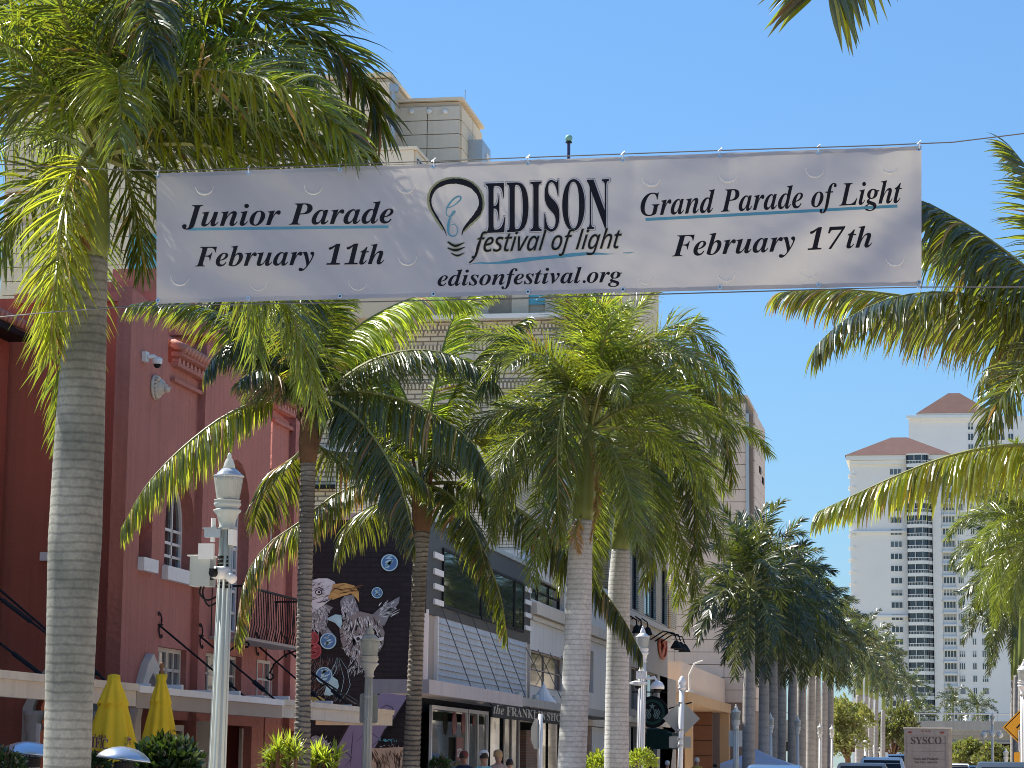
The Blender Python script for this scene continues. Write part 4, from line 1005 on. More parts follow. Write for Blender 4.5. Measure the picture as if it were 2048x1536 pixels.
paint('mural_blue_patch', [Q((170, 575), (230, 545), (270, 550), (275, 600), (265, 640), (230, 600))], plb)
for c in ((580, 212, 55), (501, 406, 36), (186, 717, 53), (160, 938, 54), (84, 700, 44), (92, 780, 52)):
    rd = c[0] < 100
    paint('mural_orb', [ell(*c)], prd if rd else plb); paint('mural_orb', [ell(c[0], c[1], c[2]*.86)], P('orb_deep_red', (.22, .05, .06)) if rd else pbl)
    strokes('mural_strokes', fur(9, (lambda c=c: (c[0] - c[2]*.55 + rm.uniform(0, c[2]*.5), c[1] + rm.uniform(-.6, .6)*c[2])), lambda x, y: -.4, c[2]*.8, c[2]*.07, .3), prd if rd else plb)
paint('mural_orb', [Q((215, 945), (250, 970), (257, 1010), (235, 1055), (195, 1070), (160, 1065), (175, 1010))], plb)
strokes('mural_strokes', [([(Zs[0]+a/Zs[2], Zs[1]+b/Zs[2]) for a, b in q], .9) for q in (((250, 820), (240, 900), (200, 980), (110, 1050)), ((265, 830), (310, 900), (330, 1000), (310, 1050), (260, 1110)), ((255, 830), (290, 960), (270, 1060), (230, 1110)), ((245, 820), (230, 870), (150, 1000)))], plb)
paint('mural_leaf', [Q((62, 1078), (130, 1072), (168, 1095), (150, 1125), (90, 1125), (62, 1115))], P('leaf', (.32, .34, .12), .5, 4))
paint('mural_suit_edge', [Q((500, 1055), (560, 1018), (640, 1005), (720, 1012), (720, 1040), (610, 1240), (560, 1290), (430, 1540), (190, 1540), (190, 1470), (300, 1270), (420, 1140))], pd)
paint('mural_suit', [Q((510, 1068), (570, 1030), (640, 1018), (720, 1026), (715, 1050), (600, 1230), (548, 1290), (420, 1540), (205, 1540), (208, 1470), (320, 1270), (430, 1150))], ppu)
strokes('mural_strokes', [([(Zs[0]+a/Zs[2], Zs[1]+b/Zs[2]) for a, b in q], 2.4) for q in (((516, 1190), (530, 1150), (565, 1130), (600, 1145), (618, 1185), (605, 1215)), ((350, 1290), (340, 1400), (330, 1520)), ((370, 1370), (440, 1290), (520, 1350), (440, 1420)), ((235, 1440), (290, 1420), (340, 1470), (300, 1520)))], P('deep_violet', (.06, .06, .13)))
strokes('mural_signature', fur(16, bx(515, 640, 1352, 1358), lambda x, y: rm.choice((-.5, .3, 1.2)), 22, 1.4, .5), P('sign_blue', (.10, .42, .55)))
strokes('mural_signature', fur(14, bx(515, 660, 1390, 1394), lambda x, y: rm.choice((-.5, .3, 1.2)), 12, .8, .5), pw)
paint('mural_moon', [Q((80, 1335), (110, 1325), (160, 1345), (210, 1400), (212, 1412), (80, 1405))], pg); strokes('mural_strokes', fur(60, bx(85, 195, 1345, 1400), lambda x, y: .5, 20, 1.4, 2), pw)
paint('mural_base_panel', [Q((440, 1410), (680, 1400), (680, 1540), (400, 1540))], P('pale_tan', (.42, .36, .28), .6, 3))
strokes('mural_strokes', fur(50, bx(430, 670, 1410, 1500), lambda x, y: 1.4, 60, 2.5, .5), P('umber', (.14, .11, .08)))

# ------------------------------------------------------------------ pale middle building
pb = thing('pale_building', 'pale stucco building with dark windows and cornices beyond the black shop', 'building', (-15, 85, 0))
y0, y1 = ysh1 + .02, 99.9
uw = (sz(1062, 1190)[0], sz(1128, 1190)[0], sz(1062, 1197)[1], sz(1062, 1150)[1])
lw = [(sz(1060, 1330)[0]+.1, sz(1128, 1330)[0], sz(1128, 1385)[1], sz(1060, 1298)[1]), (sz(1176, 1330)[0], sz(1187, 1330)[0], sz(1180, 1385)[1], sz(1176, 1300)[1])]
zpt = sz(1062, 1130)[1] + .5
wall('wall', pb, offwhite, rect(y0, y1, 3.0, zpt), [rect(*uw)] + [rect(*q) for q in lw], .3, X=XS)
window(pb, X=XS, box_=uw, rec=.15, nx=3, nz=2, fm=black_m); window(pb, X=XS, box_=lw[0], rec=.12, nx=2, nz=2, fm=taupe, gm=glass_mat('brown_window_glass', (.05, .035, .03))); window(pb, X=XS, box_=lw[1], rec=.12, nx=1, nz=2, fm=taupe)
for za_, zb_, pr in ((sz(1062, 1228)[1], sz(1062, 1205)[1], .22), (sz(1062, 1240)[1], sz(1062, 1232)[1], .1), (3.0, 3.3, .15)):
    part('cornice', MB().box(XS+.003, XS+pr, y0, y1, za_, zb_), cream, pb)
part('lower_wall', MB().box(XS-.3, XS-.004, sz(1184, 1500)[0], y1, 0, 2.98), offwhite, pb)
part('upper_wall', MB().box(-20, XS-.6, y0+.3, y1, zpt-.5, zpt+3.2), tan_brick_x, pb)
part('wall', MB().box(-24, XS-.35, y0, y0+.3, 3, zpt), offwhite, pb)
part('cornice', MB().box(-20, XS-.5, y0+.2, y1, zpt+3.203, zpt+3.5), offwhite, pb)
brn = mat('brown_tile', (.25, .12, .07), .7, .3, 4)
part('arch_hood', MB().lathe([(1.5, 0), (1.4, .35), (.9, .8), (.2, 1.0)], (XS-.3, sz(1115, 1100)[0], sz(1115, 1100)[1]-.6), 16), brn, pb, True)

# ------------------------------------------------------------------ tall beige office building
YB = 101.0
ob = thing('office_building', 'tall beige panel-clad building with brick base rising behind the banner', 'building', (-25, 110, 0))
def oz(px, py, Y=YB): p = at(px, py, Y=Y); return p.x, p.z
XE = XS - .2
zband = oz(1000, 640)[1]; zmid = 24.6; ztopL = oz(700, 157)[1]
cols = 8; x00 = -40.0; cw = (XE - x00) / cols
xw1 = oz(780, 200)[0]
part('core_wall', MB().box(x00, XE-.12, YB+.06, 119, 0, zmid-.02).box(x00, xw1-.06, YB+.06, 112, zmid-.019, ztopL-.05), beige_d, ob)
pmc = {}
def panel(w_, h_, m_, axis):
    k = (round(w_, 2), round(h_, 2), m_.name, axis)
    if k not in pmc:
        b = .018
        mb = MB()
        if axis == 'Y': mb.box(b, w_-b, -.06, .05, b, h_-b)
        else: mb.box(-.05, .06, b, w_-b, b, h_-b)
        pmc[k] = mb.mesh('panel', m_)
    return pmc[k]
wins = [(258, 322, 472, 560), (925, 978, 560, 607), (1026, 1091, 560, 608), (700, 760, 560, 606)]
wb = [(oz(a, 500)[0], oz(b, 500)[0], oz(a, d)[1], oz(a, c)[1]) for a, b, c, d in wins]
hh = .62
def put_panels(xa, n, w_, z0, z1, Y, m_=beige, par=ob, holes=()):
    k = 0; z = z0
    while z + hh <= z1 + .02:
        for c in range(n):
            x = xa + c*w_
            if any(x < b[1] and x+w_ > b[0] and z < b[3] and z+hh > b[2] for b in holes):
                for b in holes:
                    if x < b[1] and x+w_ > b[0] and z < b[3] and z+hh > b[2]:
                        for (p, q) in ((x, min(x+w_, b[0])), (max(x, b[1]), x+w_)):
                            if q - p > .15: o = bpy.data.objects.new('panel', panel(q-p, hh, m_, 'Y')); link(o, par, (p, Y, z))
                continue
            o = bpy.data.objects.new('panel', panel(w_, hh, m_, 'Y')); link(o, par, (x, Y, z))
        z += hh
put_panels(x00, 5, cw, 12.0, 19.4, YB, holes=wb); put_panels(x00, cols, cw, 19.45, zmid, YB, holes=wb)
nlu = 6; lw_ = (xw1 - x00) / nlu; put_panels(x00, nlu, lw_, zmid+.05, ztopL, YB)
for b in wb:
    f = window(ob, Y=YB-.05, box_=(b[0]-.02, b[1]+.02, b[2]-.05, b[3]+.05), rec=.03, nx=2, nz=3 if b[3]-b[2] > 1.2 else 2, fm=mat('teal_window_frame', (.18, .42, .46), .5), gm=glass_b, fw_=.06)
z = 19.45
while z + hh <= zmid:
    for c in range(6): o = bpy.data.objects.new('panel', panel(3.0, hh, beige, 'X')); link(o, ob, (XE, YB+.1+3.0*c, z))
    z += hh
part('coping', MB().box(x00-.1, xw1+.05, YB-.15, 112, ztopL+.003, ztopL+.18).box(xw1+.06, XE+.1, YB-.15, 119, zmid+.003, zmid+.2), beige, ob)
part('roof', MB().box(x00, XE-.2, YB+.2, 118.9, zmid+.01, zmid+.05), roof_mem, ob)
# lift tower, proud of the roof
xa, zz = oz(791, 205, 103); xb = oz(921, 205, 103)[0]; zr = oz(860, 203, 103)[1]
part('roof_tower_core', MB().box(xa, xb-.06, 103.07, 108, zmid, zr-.03), beige_d, ob)
dk = mat('shaded_beige_panel', (.66, .58, .46), .85, .06, .7, .2, 8, streak=.12)  # front panels only: the tower's shaded front put into a greyer beige
w2_ = (xb-xa)/2; z = zmid + .05
while z + hh < zr:
    for c in range(2): o = bpy.data.objects.new('panel', panel(w2_, hh, dk, 'Y')); link(o, ob, (xa+c*w2_, 103.0, z))
    for c in range(2): o = bpy.data.objects.new('panel', panel(2.4, hh, beige, 'X')); link(o, ob, (xb, 103.1+c*2.42, z))
    z += hh
part('coping', MB().box(xa-.06, xb+.12, 102.9, 108.05, zr+.003, zr+.14), beige, ob)
for px in (823, 858, 890):
    p = at(px, 223, Y=102.9); o = part('wall_light', MB().lathe([(.13, 0), (.12, .08), (.06, .12)], (0, 0, 0), 12), white_p, ob, True, loc=(p.x, 102.94, p.z)); o.rotation_euler = (R(90), 0, 0)
lv = part('louvre_box', MB().box(xb+.06, xb+.7, 104.5, 106.5, oz(945, 328, 105)[1], oz(945, 285, 105)[1]), galv, ob)
part('access_panel', MB().box(xb+.702, xb+.74, 105.4, 106.1, oz(950, 312, 105)[1], oz(950, 302, 105)[1]), white_p, lv)
part('antenna', MB().tube([(oz(930, 200, 104)[0], 104, zr), (oz(930, 200, 104)[0], 104, zr+.75)], .02, 5), galv, ob)
part('downpipe', MB().tube([(xw1+.15, YB-.05, 22), (xw1+.15, YB-.05, ztopL-.4)], .09, 8).box(xw1, xw1+.35, YB-.2, YB+.05, ztopL-.7, ztopL-.35), galv, ob)
# low block in front
xa2, xb2 = oz(560, 300, 98)[0], oz(829, 300, 98)[0]; zl2 = oz(760, 302, 98)[1]
part('front_block_core', MB().box(xa2, xb2-.06, 98.07, 100.9, 19.5, zl2-.02), beige_d, ob)
w3_ = (xb2-xa2)/3
z = zl2 - 7*hh
pbm = mat('warm_beige_panel', (.85, .70, .52), .85, .06, .7, .2, 8)
for r_ in range(7):
    for c in range(3): o = bpy.data.objects.new('panel', panel(w3_, hh, pbm, 'Y')); link(o, ob, (xa2+c*w3_, 98.0, z))
    o = bpy.data.objects.new('panel', panel(2.7, hh, pbm, 'X')); link(o, ob, (xb2, 98.1, z)); z += hh
part('coping', MB().box(xa2-.1, xb2+.12, 97.9, 100.92, zl2+.003, zl2+.14), pbm, ob)
p = at(737, 322, Y=97.9); o = part('wall_light', MB().lathe([(.14, 0), (.13, .08), (.06, .12)], (0, 0, 0), 12), galv, ob, True, loc=(p.x, 97.94, p.z)); o.rotation_euler = (R(90), 0, 0)
rl_ = MB()
for k in range(7): rl_.tube([(xb2+.1+.0*k, 98.2+.45*k, zl2-1.2), (xb2+.1, 98.2+.45*k, zl2-.35)], .02, 4)
rl_.tube([(xb2+.1, 98.2, zl2-.35), (xb2+.1, 101, zl2-.35)], .03, 5)
part('roof_railing', rl_, mat('blue_rail', (.04, .10, .25), .5), ob)
# brick base with bands
xk0 = oz(330, 800, 100)[0]
part('brick_front', MB().box(xk0, XS-.31, 100.0, 100.9, 0, zband-.003), tan_brick_y, ob)
part('cornice', MB().box(xk0, XS+.3, 99.5, 99.99, zband, oz(1000, 636, 99.5)[1]), white_p, ob)
for a, b, mm, nm in ((664, 650, soldier_y, 'soldier_course'), (700, 689, soldier_y, 'soldier_course'), (720, 702, cream, 'stone_band'), (745, 731, cream, 'stone_band'), (776, 760, soldier_y, 'soldier_course'), (900, 893, galv, 'ledge'), (975, 968, black_m, 'ledge')):
    part(nm, MB().box(xk0, XS-.31, 99.93 if nm != 'ledge' else 99.6, 99.998, oz(1000, a, 100)[1], oz(1000, b, 100)[1]), mm, ob)
stone = MB().box(0, .62, -.04, 0, 0, (oz(1000, 720, 100)[1]-oz(1000, 702, 100)[1])*-1 - .03).mesh('stone', cream)
for k in range(26):
    o = bpy.data.objects.new('stone', stone); link(o, ob, (xk0 + 4 + k*.66, 99.925, oz(1000, 719, 100)[1]))
# street side of the brick base
wz = [(1264, 1277, 1100, 1219), (1289, 1312, 1108, 1232), (1323, 1334, 1128, 1240), (1342, 1353, 1140, 1250)]
hs_ = []
for a, b, t, c in wz:
    ya_, zb0 = sz(a, c); hs_.append((ya_, sz(b, c)[0], 8.25, 11.0))
sf = [(sz(1260, 1350)[0]+.3, sz(1276, 1350)[0]), (sz(1285, 1350)[0], sz(1315, 1350)[0]), (sz(1320, 1350)[0], sz(1354, 1350)[0]-.3)]
sfh = [(a, b, 3.9, 5.75) for a, b in sf]; dh = [(a+.1, b-.1, .15, 3.2) for a, b in sf]
wall('brick_street_wall', ob, tan_brick_x, rect(100.0, 122, 7.9, zband-.003), [rect(*q) for q in hs_], .3, X=XS)
wall('street_fascia_wall', ob, mat('greige_stucco', (.36, .33, .30), .85, .08, 1, .2, 10), rect(100.0, 122, 0, 7.897), [rect(*q) for q in sfh + dh], .3, X=XS)
for q in hs_: window(ob, X=XS, box_=q, rec=.12, nx=2 if q[1]-q[0] > 1.5 else 1, nz=2, fm=black_m, gm=glass_mat('blue_reflecting_glass', (.06, .075, .09), .03), fw_=.09)
for q in sfh: window(ob, X=XS, box_=q, rec=.12, nx=2, nz=1, fm=taupe, gm=refl)
for q in dh: window(ob, X=XS, box_=q, rec=.2, nx=3, nz=1, fm=black_m, gm=glass_d)
part('cornice', MB().box(XS+.003, XS+.35, 100, 122, 7.75, 8.0).box(XS+.003, XS+.2, 100, 122, 7.45, 7.75), cream, ob)
part('cornice', MB().box(XS+.003, XS+.15, 100, 122, 3.35, 3.6), cream, ob)
part('back_wall', MB().box(XS-1.5, XS-1.4, 101, 121.9, 0, 12), dark_in, ob)
part('end_wall', MB().box(-40, XS-.31, 121.7, 122, 0, zband), tan_brick_y, ob)

# letters frieze seen over the red roof
fz = thing('parapet_building', 'pale stone parapet with large letters glimpsed above the red roof', 'building', (-28, 84, 0))
def fzz(px, py): p = at(px, py, Y=84); return p.x, p.z
xf0, xf1 = fzz(300, 640)[0], fzz(470, 640)[0]
part('stone_wall', MB().box(xf0, xf1, 84, 88, 0, fzz(340, 636)[1]), cream, fz)
part('soldier_course', MB().box(xf0-.05, xf1+.05, 83.95, 88, fzz(340, 634)[1], fzz(340, 619)[1]), soldier_y, fz)
part('cornice', MB().box(xf0-.2, xf1+.2, 83.7, 88, fzz(340, 618)[1], fzz(340, 606)[1]), white_p, fz)
fx, fzv = fzz(336, 679)
me = text_mesh('KR', 'b', lambda u, v: Vector((fx + 1.05*u, 83.985, fzv + v*.95)), 'lettering', mat('letter_outline', (.22, .17, .14), .7), offset=.012); part('lettering', me, None, fz)
me = text_mesh('KR', 'b', lambda u, v: Vector((fx + 1.05*u, 83.97, fzv + v*.95)), 'lettering', mat('letter_fill', (.60, .55, .47), .7), offset=-.022); part('lettering', me, None, fz)

# flagpole with green ball
fpx = at(1135, 640, Y=99.2)
fl = thing('flagpole', 'dark pole topped by a small green ball above the banner', 'pole', (fpx.x, 99.2, fpx.z))
ztp = at(1135, 283, Y=99.2).z
part('pole', MB().tube([(fpx.x, 99.2, fpx.z), (fpx.x, 99.2, ztp-1.6)], .10, 8), mat('rust_red_pole', (.20, .05, .04), .6), fl)
part('upper_pole', MB().tube([(fpx.x, 99.2, ztp-1.6), (fpx.x, 99.2, ztp)], .065, 8), mat('navy_pole', (.03, .035, .10), .5), fl)
part('ball', MB().lathe([(.02, -.14), (.10, -.11), (.15, -.03), (.15, .05), (.09, .13), (.01, .16)], (fpx.x, 99.2, ztp+.13), 12), mat('verdigris', (.20, .42, .34), .6), fl, True)
part('collar', MB().lathe([(.14, 0), (.14, .05)], (fpx.x, 99.2, ztp-.06), 10), black_m, fl)

# ------------------------------------------------------------------ signs and lights on the brick building
sh = at(1327, 1292, X=XS+.1)
rs = thing('wall_sign', 'weathered orange-red oval logo sign on the fascia of the brick building', 'sign', (XS+.1, sh.y, sh.z))
rdm = mat('faded_orange_red', (.42, .09, .03), .6, .3, 3)
mbx = MB(); mbx.lathe([(1.0, 0), (1.05, .05), (1.0, .1), (.86, .1), (.86, .03)], (0, 0, 0), 24)
for k in range(7):
    a = -1 + k*.28; mbx.tube([(a*.6, -.7+.1*k, .1), (a*.2+.1, 0, .12), (a*.7, .75-.06*k, .1)], [.02, .07, .02], 5)
o = part('ring', mbx, rdm, rs, loc=(XS+.01, sh.y, sh.z)); o.rotation_euler = (R(90), 0, R(90)); o.scale = (1.7, .62, 1)
lt = [(1268, 1252), (1277, 1252), (1290, 1256)]
for i, (px, py) in enumerate(lt):
    p = at(px, py, X=XS+.5)
    t = thing('gooseneck_light', ['black gooseneck wall light, leftmost of the three by the white lamp', 'black gooseneck wall light, middle of the three by the white lamp', 'black gooseneck wall light right above the white lamp globe'][i], 'wall light', (XS, p.y, p.z), 'gooseneck lights on the fascia')
    part('arm', MB().tube([(XS, p.y, p.z-.35), (XS+.1, p.y, p.z+.2), (XS+.35, p.y, p.z+.42), (XS+.6, p.y, p.z+.25), (XS+.62, p.y, p.z)], .035, 6), black_m, t)
    part('shade', MB().lathe([(.05, .05), (.12, -.02), (.20, -.25), (.21, -.3)], (XS+.62, p.y, p.z), 10), black_m, t)
for i, (px, py) in enumerate(((1353, 1284), (1361, 1287), (1369, 1291))):
    p = at(px, py, X=XS+1.2)
    t = thing('gooseneck_light', ['black cone wall light nearest the red sign, end of the fascia', 'middle black cone wall light past the red sign', 'outermost black cone wall light against the tan wall'][i], 'wall light', (XS, p.y, p.z), 'gooseneck lights on the fascia')
    part('arm', MB().tube([(XS, p.y, p.z+.1), (XS+.6, p.y, p.z+.5), (XS+1.1, p.y, p.z+.4), (XS+1.2, p.y, p.z+.1)], .035, 6), black_m, t)
    part('shade', MB().lathe([(.05, .08), (.14, -.02), (.28, -.25), (.29, -.3)], (XS+1.2, p.y, p.z), 10), black_m, t)
p = at(1305, 1424, X=-12.4)
cs = thing('round_sign', 'round black hanging coffee shop sign with pale green emblem', 'sign', (p.x, p.y, p.z))
part('disc', MB().tube([(p.x, p.y-.06, p.z), (p.x, p.y+.06, p.z)], .68, 28), black_m, cs)
gr, wh = mat('emblem_green', (.015, .07, .05), .5), mat('emblem_pale', (.25, .34, .30), .5)
part('ring', MB().tube([(p.x, p.y-.075, p.z), (p.x, p.y-.061, p.z)], .54, 28), gr, cs)
part('inner_disc', MB().tube([(p.x, p.y-.085, p.z), (p.x, p.y-.076, p.z)], .42, 24), black_m, cs)
em = MB(); yy = p.y-.09
star = [(p.x + (.15 if k % 2 == 0 else .06)*sin(k*pi/5), yy, p.z+.24 + (.15 if k % 2 == 0 else .06)*cos(k*pi/5)) for k in range(10)]
em.poly(star)
for s in (-1, 1):
    for k in range(4):
        pts = [(p.x + s*(.05+.07*k), .12), (p.x + s*(.12+.07*k), -.02), (p.x + s*(.06+.07*k), -.15), (p.x + s*(.13+.06*k), -.30)]
        strip(em, pts, [.03, .04, .04, .02], lambda x, y: (x, yy, p.z + y))
part('emblem', em, wh, cs)
part('bracket', MB().tube([(XS, p.y, p.z+.85), (p.x+.6, p.y, p.z+.85)], .03, 6).tube([(XS, p.y, p.z-.2), (p.x-.76, p.y, p.z-.2)], .03, 6).tube([(p.x, p.y, p.z+.85), (p.x, p.y, p.z+.74)], .02, 5).tube([(p.x+.7, p.y, p.z+.15), (p.x+1.7, p.y, p.z+.42)], .03, 5), black_m, cs)
a0 = at(1291, 1500, X=XS).y
aw = thing('awning', 'small dark green awning over the coffee shop door', 'awning', (XS, a0, 2.3))
aX0, aY = at(1290, 1482, Y=112).x, 112
part('valance', MB().box(-13.2, -11.9, a0-2, a0-1.95, 2.25, 2.95).box(-13.0, -12.1, a0-2.001, a0-1.951, 2.951, 3.12), mat('dark_green_canvas', (.008, .035, .03), .9), aw)
part('cover', MB().quad((-13.2, a0-2, 2.95), (-11.9, a0-2, 2.95), (-11.9, a0+1.5, 2.95), (-13.2, a0+1.5, 3.3)).quad((-11.9, a0-2, 2.25), (-11.9, a0+1.5, 2.25), (-11.9, a0+1.5, 2.95), (-11.9, a0-2, 2.95)), MATS['dark_green_canvas'], aw)

# ------------------------------------------------------------------ tan and orange building
sb_ = thing('tan_building', 'tall windowless pink-tan panel building with orange arcade behind the palm row', 'building', (-14, 158, 0))
YS = 156.0
def tz(px, py, Y=YS): p = at(px, py, Y=Y); return p.x, p.z
xa, xb = tz(1300, 900)[0], tz(1492, 900)[0]; ztt = tz(1450, 797)[1]
yend = 165
part('core_wall', MB().box(xa-10, xb-.06, YS+.06, yend, 0, ztt-.02), pink_d, sb_)
hh2 = .78; z = 5.4; cwid = tz(1447, 900)[0]; cw3 = xb - cwid
while z + hh2 <= ztt:
    for x_, w_ in ((cwid, cw3), (cwid-3.1, 3.1), (cwid-6.2, 3.1)):
        k = (round(w_, 2), round(hh2, 2), 'p', 'Y')
        o = bpy.data.objects.new('panel', panel(w_, hh2, pinkish, 'Y')); link(o, sb_, (x_, YS, z))
    for c in range(2): o = bpy.data.objects.new('panel', panel(4.4, hh2, pinkish, 'X')); link(o, sb_, (xb+.5, YS+.12+c*4.42, z - .5))
    z += hh2
part('side_core', MB().box(xb-.05, xb+.44, YS+.1, yend, 0, ztt-1.0), pink_d, sb_)
part('coping', MB().box(xa-10, xb+.1, YS-.1, yend, ztt+.003, ztt+.2), pinkish, sb_)
part('downpipe', MB().tube([(xb+.1, YS-.1, 5), (xb+.1, YS-.1, ztt-1)], .12, 6), galv, sb_)
vp_ = [tz(1508, 862), tz(1513, 873)]
for k, yy in enumerate((159.5, 162)): part('vent', MB().box(xb+.56, xb+.62, yy, yy+1.3, ztt-4.3-.4*k, ztt-3.9-.4*k), black_m, sb_)
XA, YA = -12.9, 128.0
zf1 = at(1393, 1384, Y=YA).z
part('fascia', MB().box(XA-3, XA, YA, 154, zf1-.55, zf1), orange_w, sb_)
part('parapet', MB().box(XA-3, XA-.5, YA+1.5, 155.8, zf1+.003, zf1+1.6), pinkish, sb_)
part('column', MB().box(at(1369, 1450, Y=YA).x, at(1383, 1450, Y=YA).x, YA+.1, YA+.9, 0, zf1-.56), orange_w, sb_)
part('column', MB().box(XA-.6, XA-.05, 153, 153.9, 0, zf1-.56), orange_w, sb_)
part('arcade_wall', MB().box(-18, -17.7, YA, 155.9, 0, zf1-.56), mat('brown_orange_wall', (.20, .09, .05), .9, .1, .5, .2, 6), sb_)
part('arcade_wall', MB().box(-18, XA-.8, 150, 150.3, 0, zf1-.56), MATS['brown_orange_wall'], sb_)
joints = MB()
for z in (1.2, 2.1, 3.0, 3.9): joints.box(-17.6, XA-.8, 149.97, 149.995, z, z+.03)
part('wall_joints', joints, dark_in, sb_)
p = at(1373, 1378, Y=YA-1)
pl = thing('bent_light_pole', 'bent white pole light standing on the orange canopy corner', 'light', (p.x, YA+.5, zf1))
part('pole', MB().tube([(p.x, YA+.5, zf1), (p.x, YA+.5, zf1+.9), (p.x+.25, YA+.5, zf1+1.45), (p.x+.7, YA+.5, zf1+1.62)], [.06, .06, .05, .04], 8), white_p, pl)
part('base_plate', MB().lathe([(.2, 0), (.18, .08)], (p.x, YA+.5, zf1+.004), 10), white_p, pl)

# ------------------------------------------------------------------ white towers
def hip(mb, x0, x1, y0, y1, z0, z1, ridge=.15):
    cx, cy_ = (x0+x1)/2, (y0+y1)/2; r = (x1-x0)*ridge/2
    a, b = (cx-r, cy_, z1), (cx+r, cy_, z1)
    c = [(x0, y0, z0), (x1, y0, z0), (x1, y1, z0), (x0, y1, z0)]
    mb.poly([c[0], c[1], b, a]); mb.poly([c[1], c[2], b]); mb.poly([c[2], c[3], a, b]); mb.poly([c[3], c[0], a]); mb.poly(c[::-1])
def tower(label, YT, px0, px1, eave, apex, zfloor, bays, roofs, floors_px):
    t = thing('apartment_tower', label, 'apartment building', (at((px0+px1)/2, 1400, Y=YT).x, YT, 0))
    def T(px, py, Y=YT): p = at(px, py, Y=Y); return p.x, p.z
    x0, x1 = T(px0, 1200)[0], T(px1, 1200)[0]; zt_ = T(px0, eave)[1]
    part('wall', MB().box(x0, x1, YT, YT+28, 0, zt_), tower_m, t)
    rf = MB()
    for (a, b, e, ap) in roofs:
        xa_, xb_ = T(a, e)[0], T(b, e)[0]; hip(rf, xa_, xb_, YT-1.5, YT-1.5+(xb_-xa_), T(a, e)[1], T(a, ap)[1])
        part('roof', rf, tower_roof, t); rf = MB()
        part('eave', MB().box(xa_+.3, xb_-.3, YT-1.2, YT-1.5+(xb_-xa_)-.3, T(a, e)[1]-1.2, T(a, e)[1]-.02), white_p, t)
        part('cornice', MB().box(xa_+1.3, xb_-1.3, YT-.7, YT+4, T(a, e)[1]-2.2, T(a, e)[1]-1.25), tower_m, t)
    return t, T
t1, T1 = tower('nearer white apartment tower with red hipped roof at the right', 620, 1702, 2080, 925, 865, 0, None, [(1690, 1905, 912, 864)], None)
fh = 24.05 * 620 / F; z1 = T1(1790, 1095)[1]
zf = [z1 + fh*k for k in range(-14, 8)]
def grid(t, T, Y, pxa, pxb, hpx, zs, nx, dark=glass_g, m_=white_p, nm='window', off=0):
    x0, x1 = T(pxa, 1200)[0], T(pxb, 1200)[0]; h = hpx * Y / F; w_ = x1 - x0
    fm = MB(); f = .13
    fm.box(0, w_, -.12, -.004, 0, f).box(0, w_, -.12, -.004, h-f, h).box(0, f, -.12, -.004, f, h-f).box(w_-f, w_, -.12, -.004, f, h-f)
    for k in range(1, nx): fm.box(w_*k/nx-.07, w_*k/nx+.07, -.10, -.004, f, h-f)
    fme = fm.mesh(nm, m_); pme = MB().box(f, w_-f, -.05, -.003, f, h-f).mesh('pane', dark)
    pm2 = MB().box(f, w_-f, -.05, -.003, f, h-f).mesh('pane', glass_g); pm3 = MB().box(f, w_-f, -.05, -.003, h*.45, h-f).box(f, w_-f, -.04, -.003, f, h*.45-.01, 1).mesh('pane', [mat('pale_window_blind', (.35, .36, .36), .7), dark])
    for z in zs:
        o = bpy.data.objects.new(nm, fme); link(o, t, (x0, Y-off, z))
        q = bpy.data.objects.new('pane', random.choice((pme, pme, pme, pm2, pm3))); link(q, o, (x0, Y-off, z))
tg = glass_mat('tower_glass', (.035, .045, .06), .12)
grid(t1, T1, 620, 1782, 1806, 13, zf, 3, tg)
# rounded balcony bay
xb0, xb1 = T1(1817, 1200)[0], T1(1866, 1200)[0]; rr_ = (xb1-xb0)
bayp = [(xb0, 620), (xb0, 617.8), (xb0+rr_*.62, 616.8), (xb0+rr_*.82, 617.6), (xb1, 619.2), (xb1, 620)]
bw = MB()
for i in range(5):
    a, b = bayp[i], bayp[i+1]; bw.quad((a[0], a[1]+.5, 0), (b[0], b[1]+.5, 0), (b[0], b[1]+.5, fh), (a[0], a[1]+.5, fh))
gme = bw.mesh('bay_glass', tg)
bl = MB()
for i in range(5):
    a, b = Vector((*bayp[i], 0)), Vector((*bayp[i+1], 0))
    for z0_, z1_ in ((0, .5), (fh-.35, fh)):
        bl.quad((a.x, a.y, z0_), (b.x, b.y, z0_), (b.x, b.y, z1_), (a.x, a.y, z1_)); bl.quad((a.x, a.y, z1_), (b.x, b.y, z1_), (b.x, b.y+.5, z1_), (a.x, a.y+.5, z1_)); bl.quad((a.x, a.y+.5, z0_), (b.x, b.y+.5, z0_), (b.x, b.y, z0_), (a.x, a.y, z0_))
    n = max(1, int((b-a).length / 1.3))
    for k in range(n+1):
        p = a.lerp(b, k/n); bl.box(p.x-.07, p.x+.07, p.y-.03, p.y+.12, .5, fh-.35)
    bl.quad((a.x, a.y-.02, 1.15), (b.x, b.y-.02, 1.15), (b.x, b.y-.02, 1.30), (a.x, a.y-.02, 1.30))
    for k in range(n*5): p = a.lerp(b, k/(n*5)); bl.box(p.x-.03, p.x+.03, p.y-.03, p.y+.0, .5, 1.15)
blm = bl.mesh('balcony', white_p)
for z in zf:
    o = bpy.data.objects.new('balcony', blm); link(o, t1, (0, 0, z-.95)); q = bpy.data.objects.new('pane', gme); link(q, o, (0, 0, z-.95))
grid(t1, T1, 620, 1871, 1881, 15, zf, 2, glass_g)
grid(t1, T1, 620, 1887, 1912, 14, zf, 4, tg)
for k, z in enumerate(zf):
    x0, x1 = T1(1886, 1200)[0], T1(1913, 1200)[0]
    part('balcony_rail', MB().box(x0, x1, 618.9, 619.0, z-1.05, z-.9).box(x0, x1, 618.9, 619.99, z-1.3, z-1.1), white_p, t1)
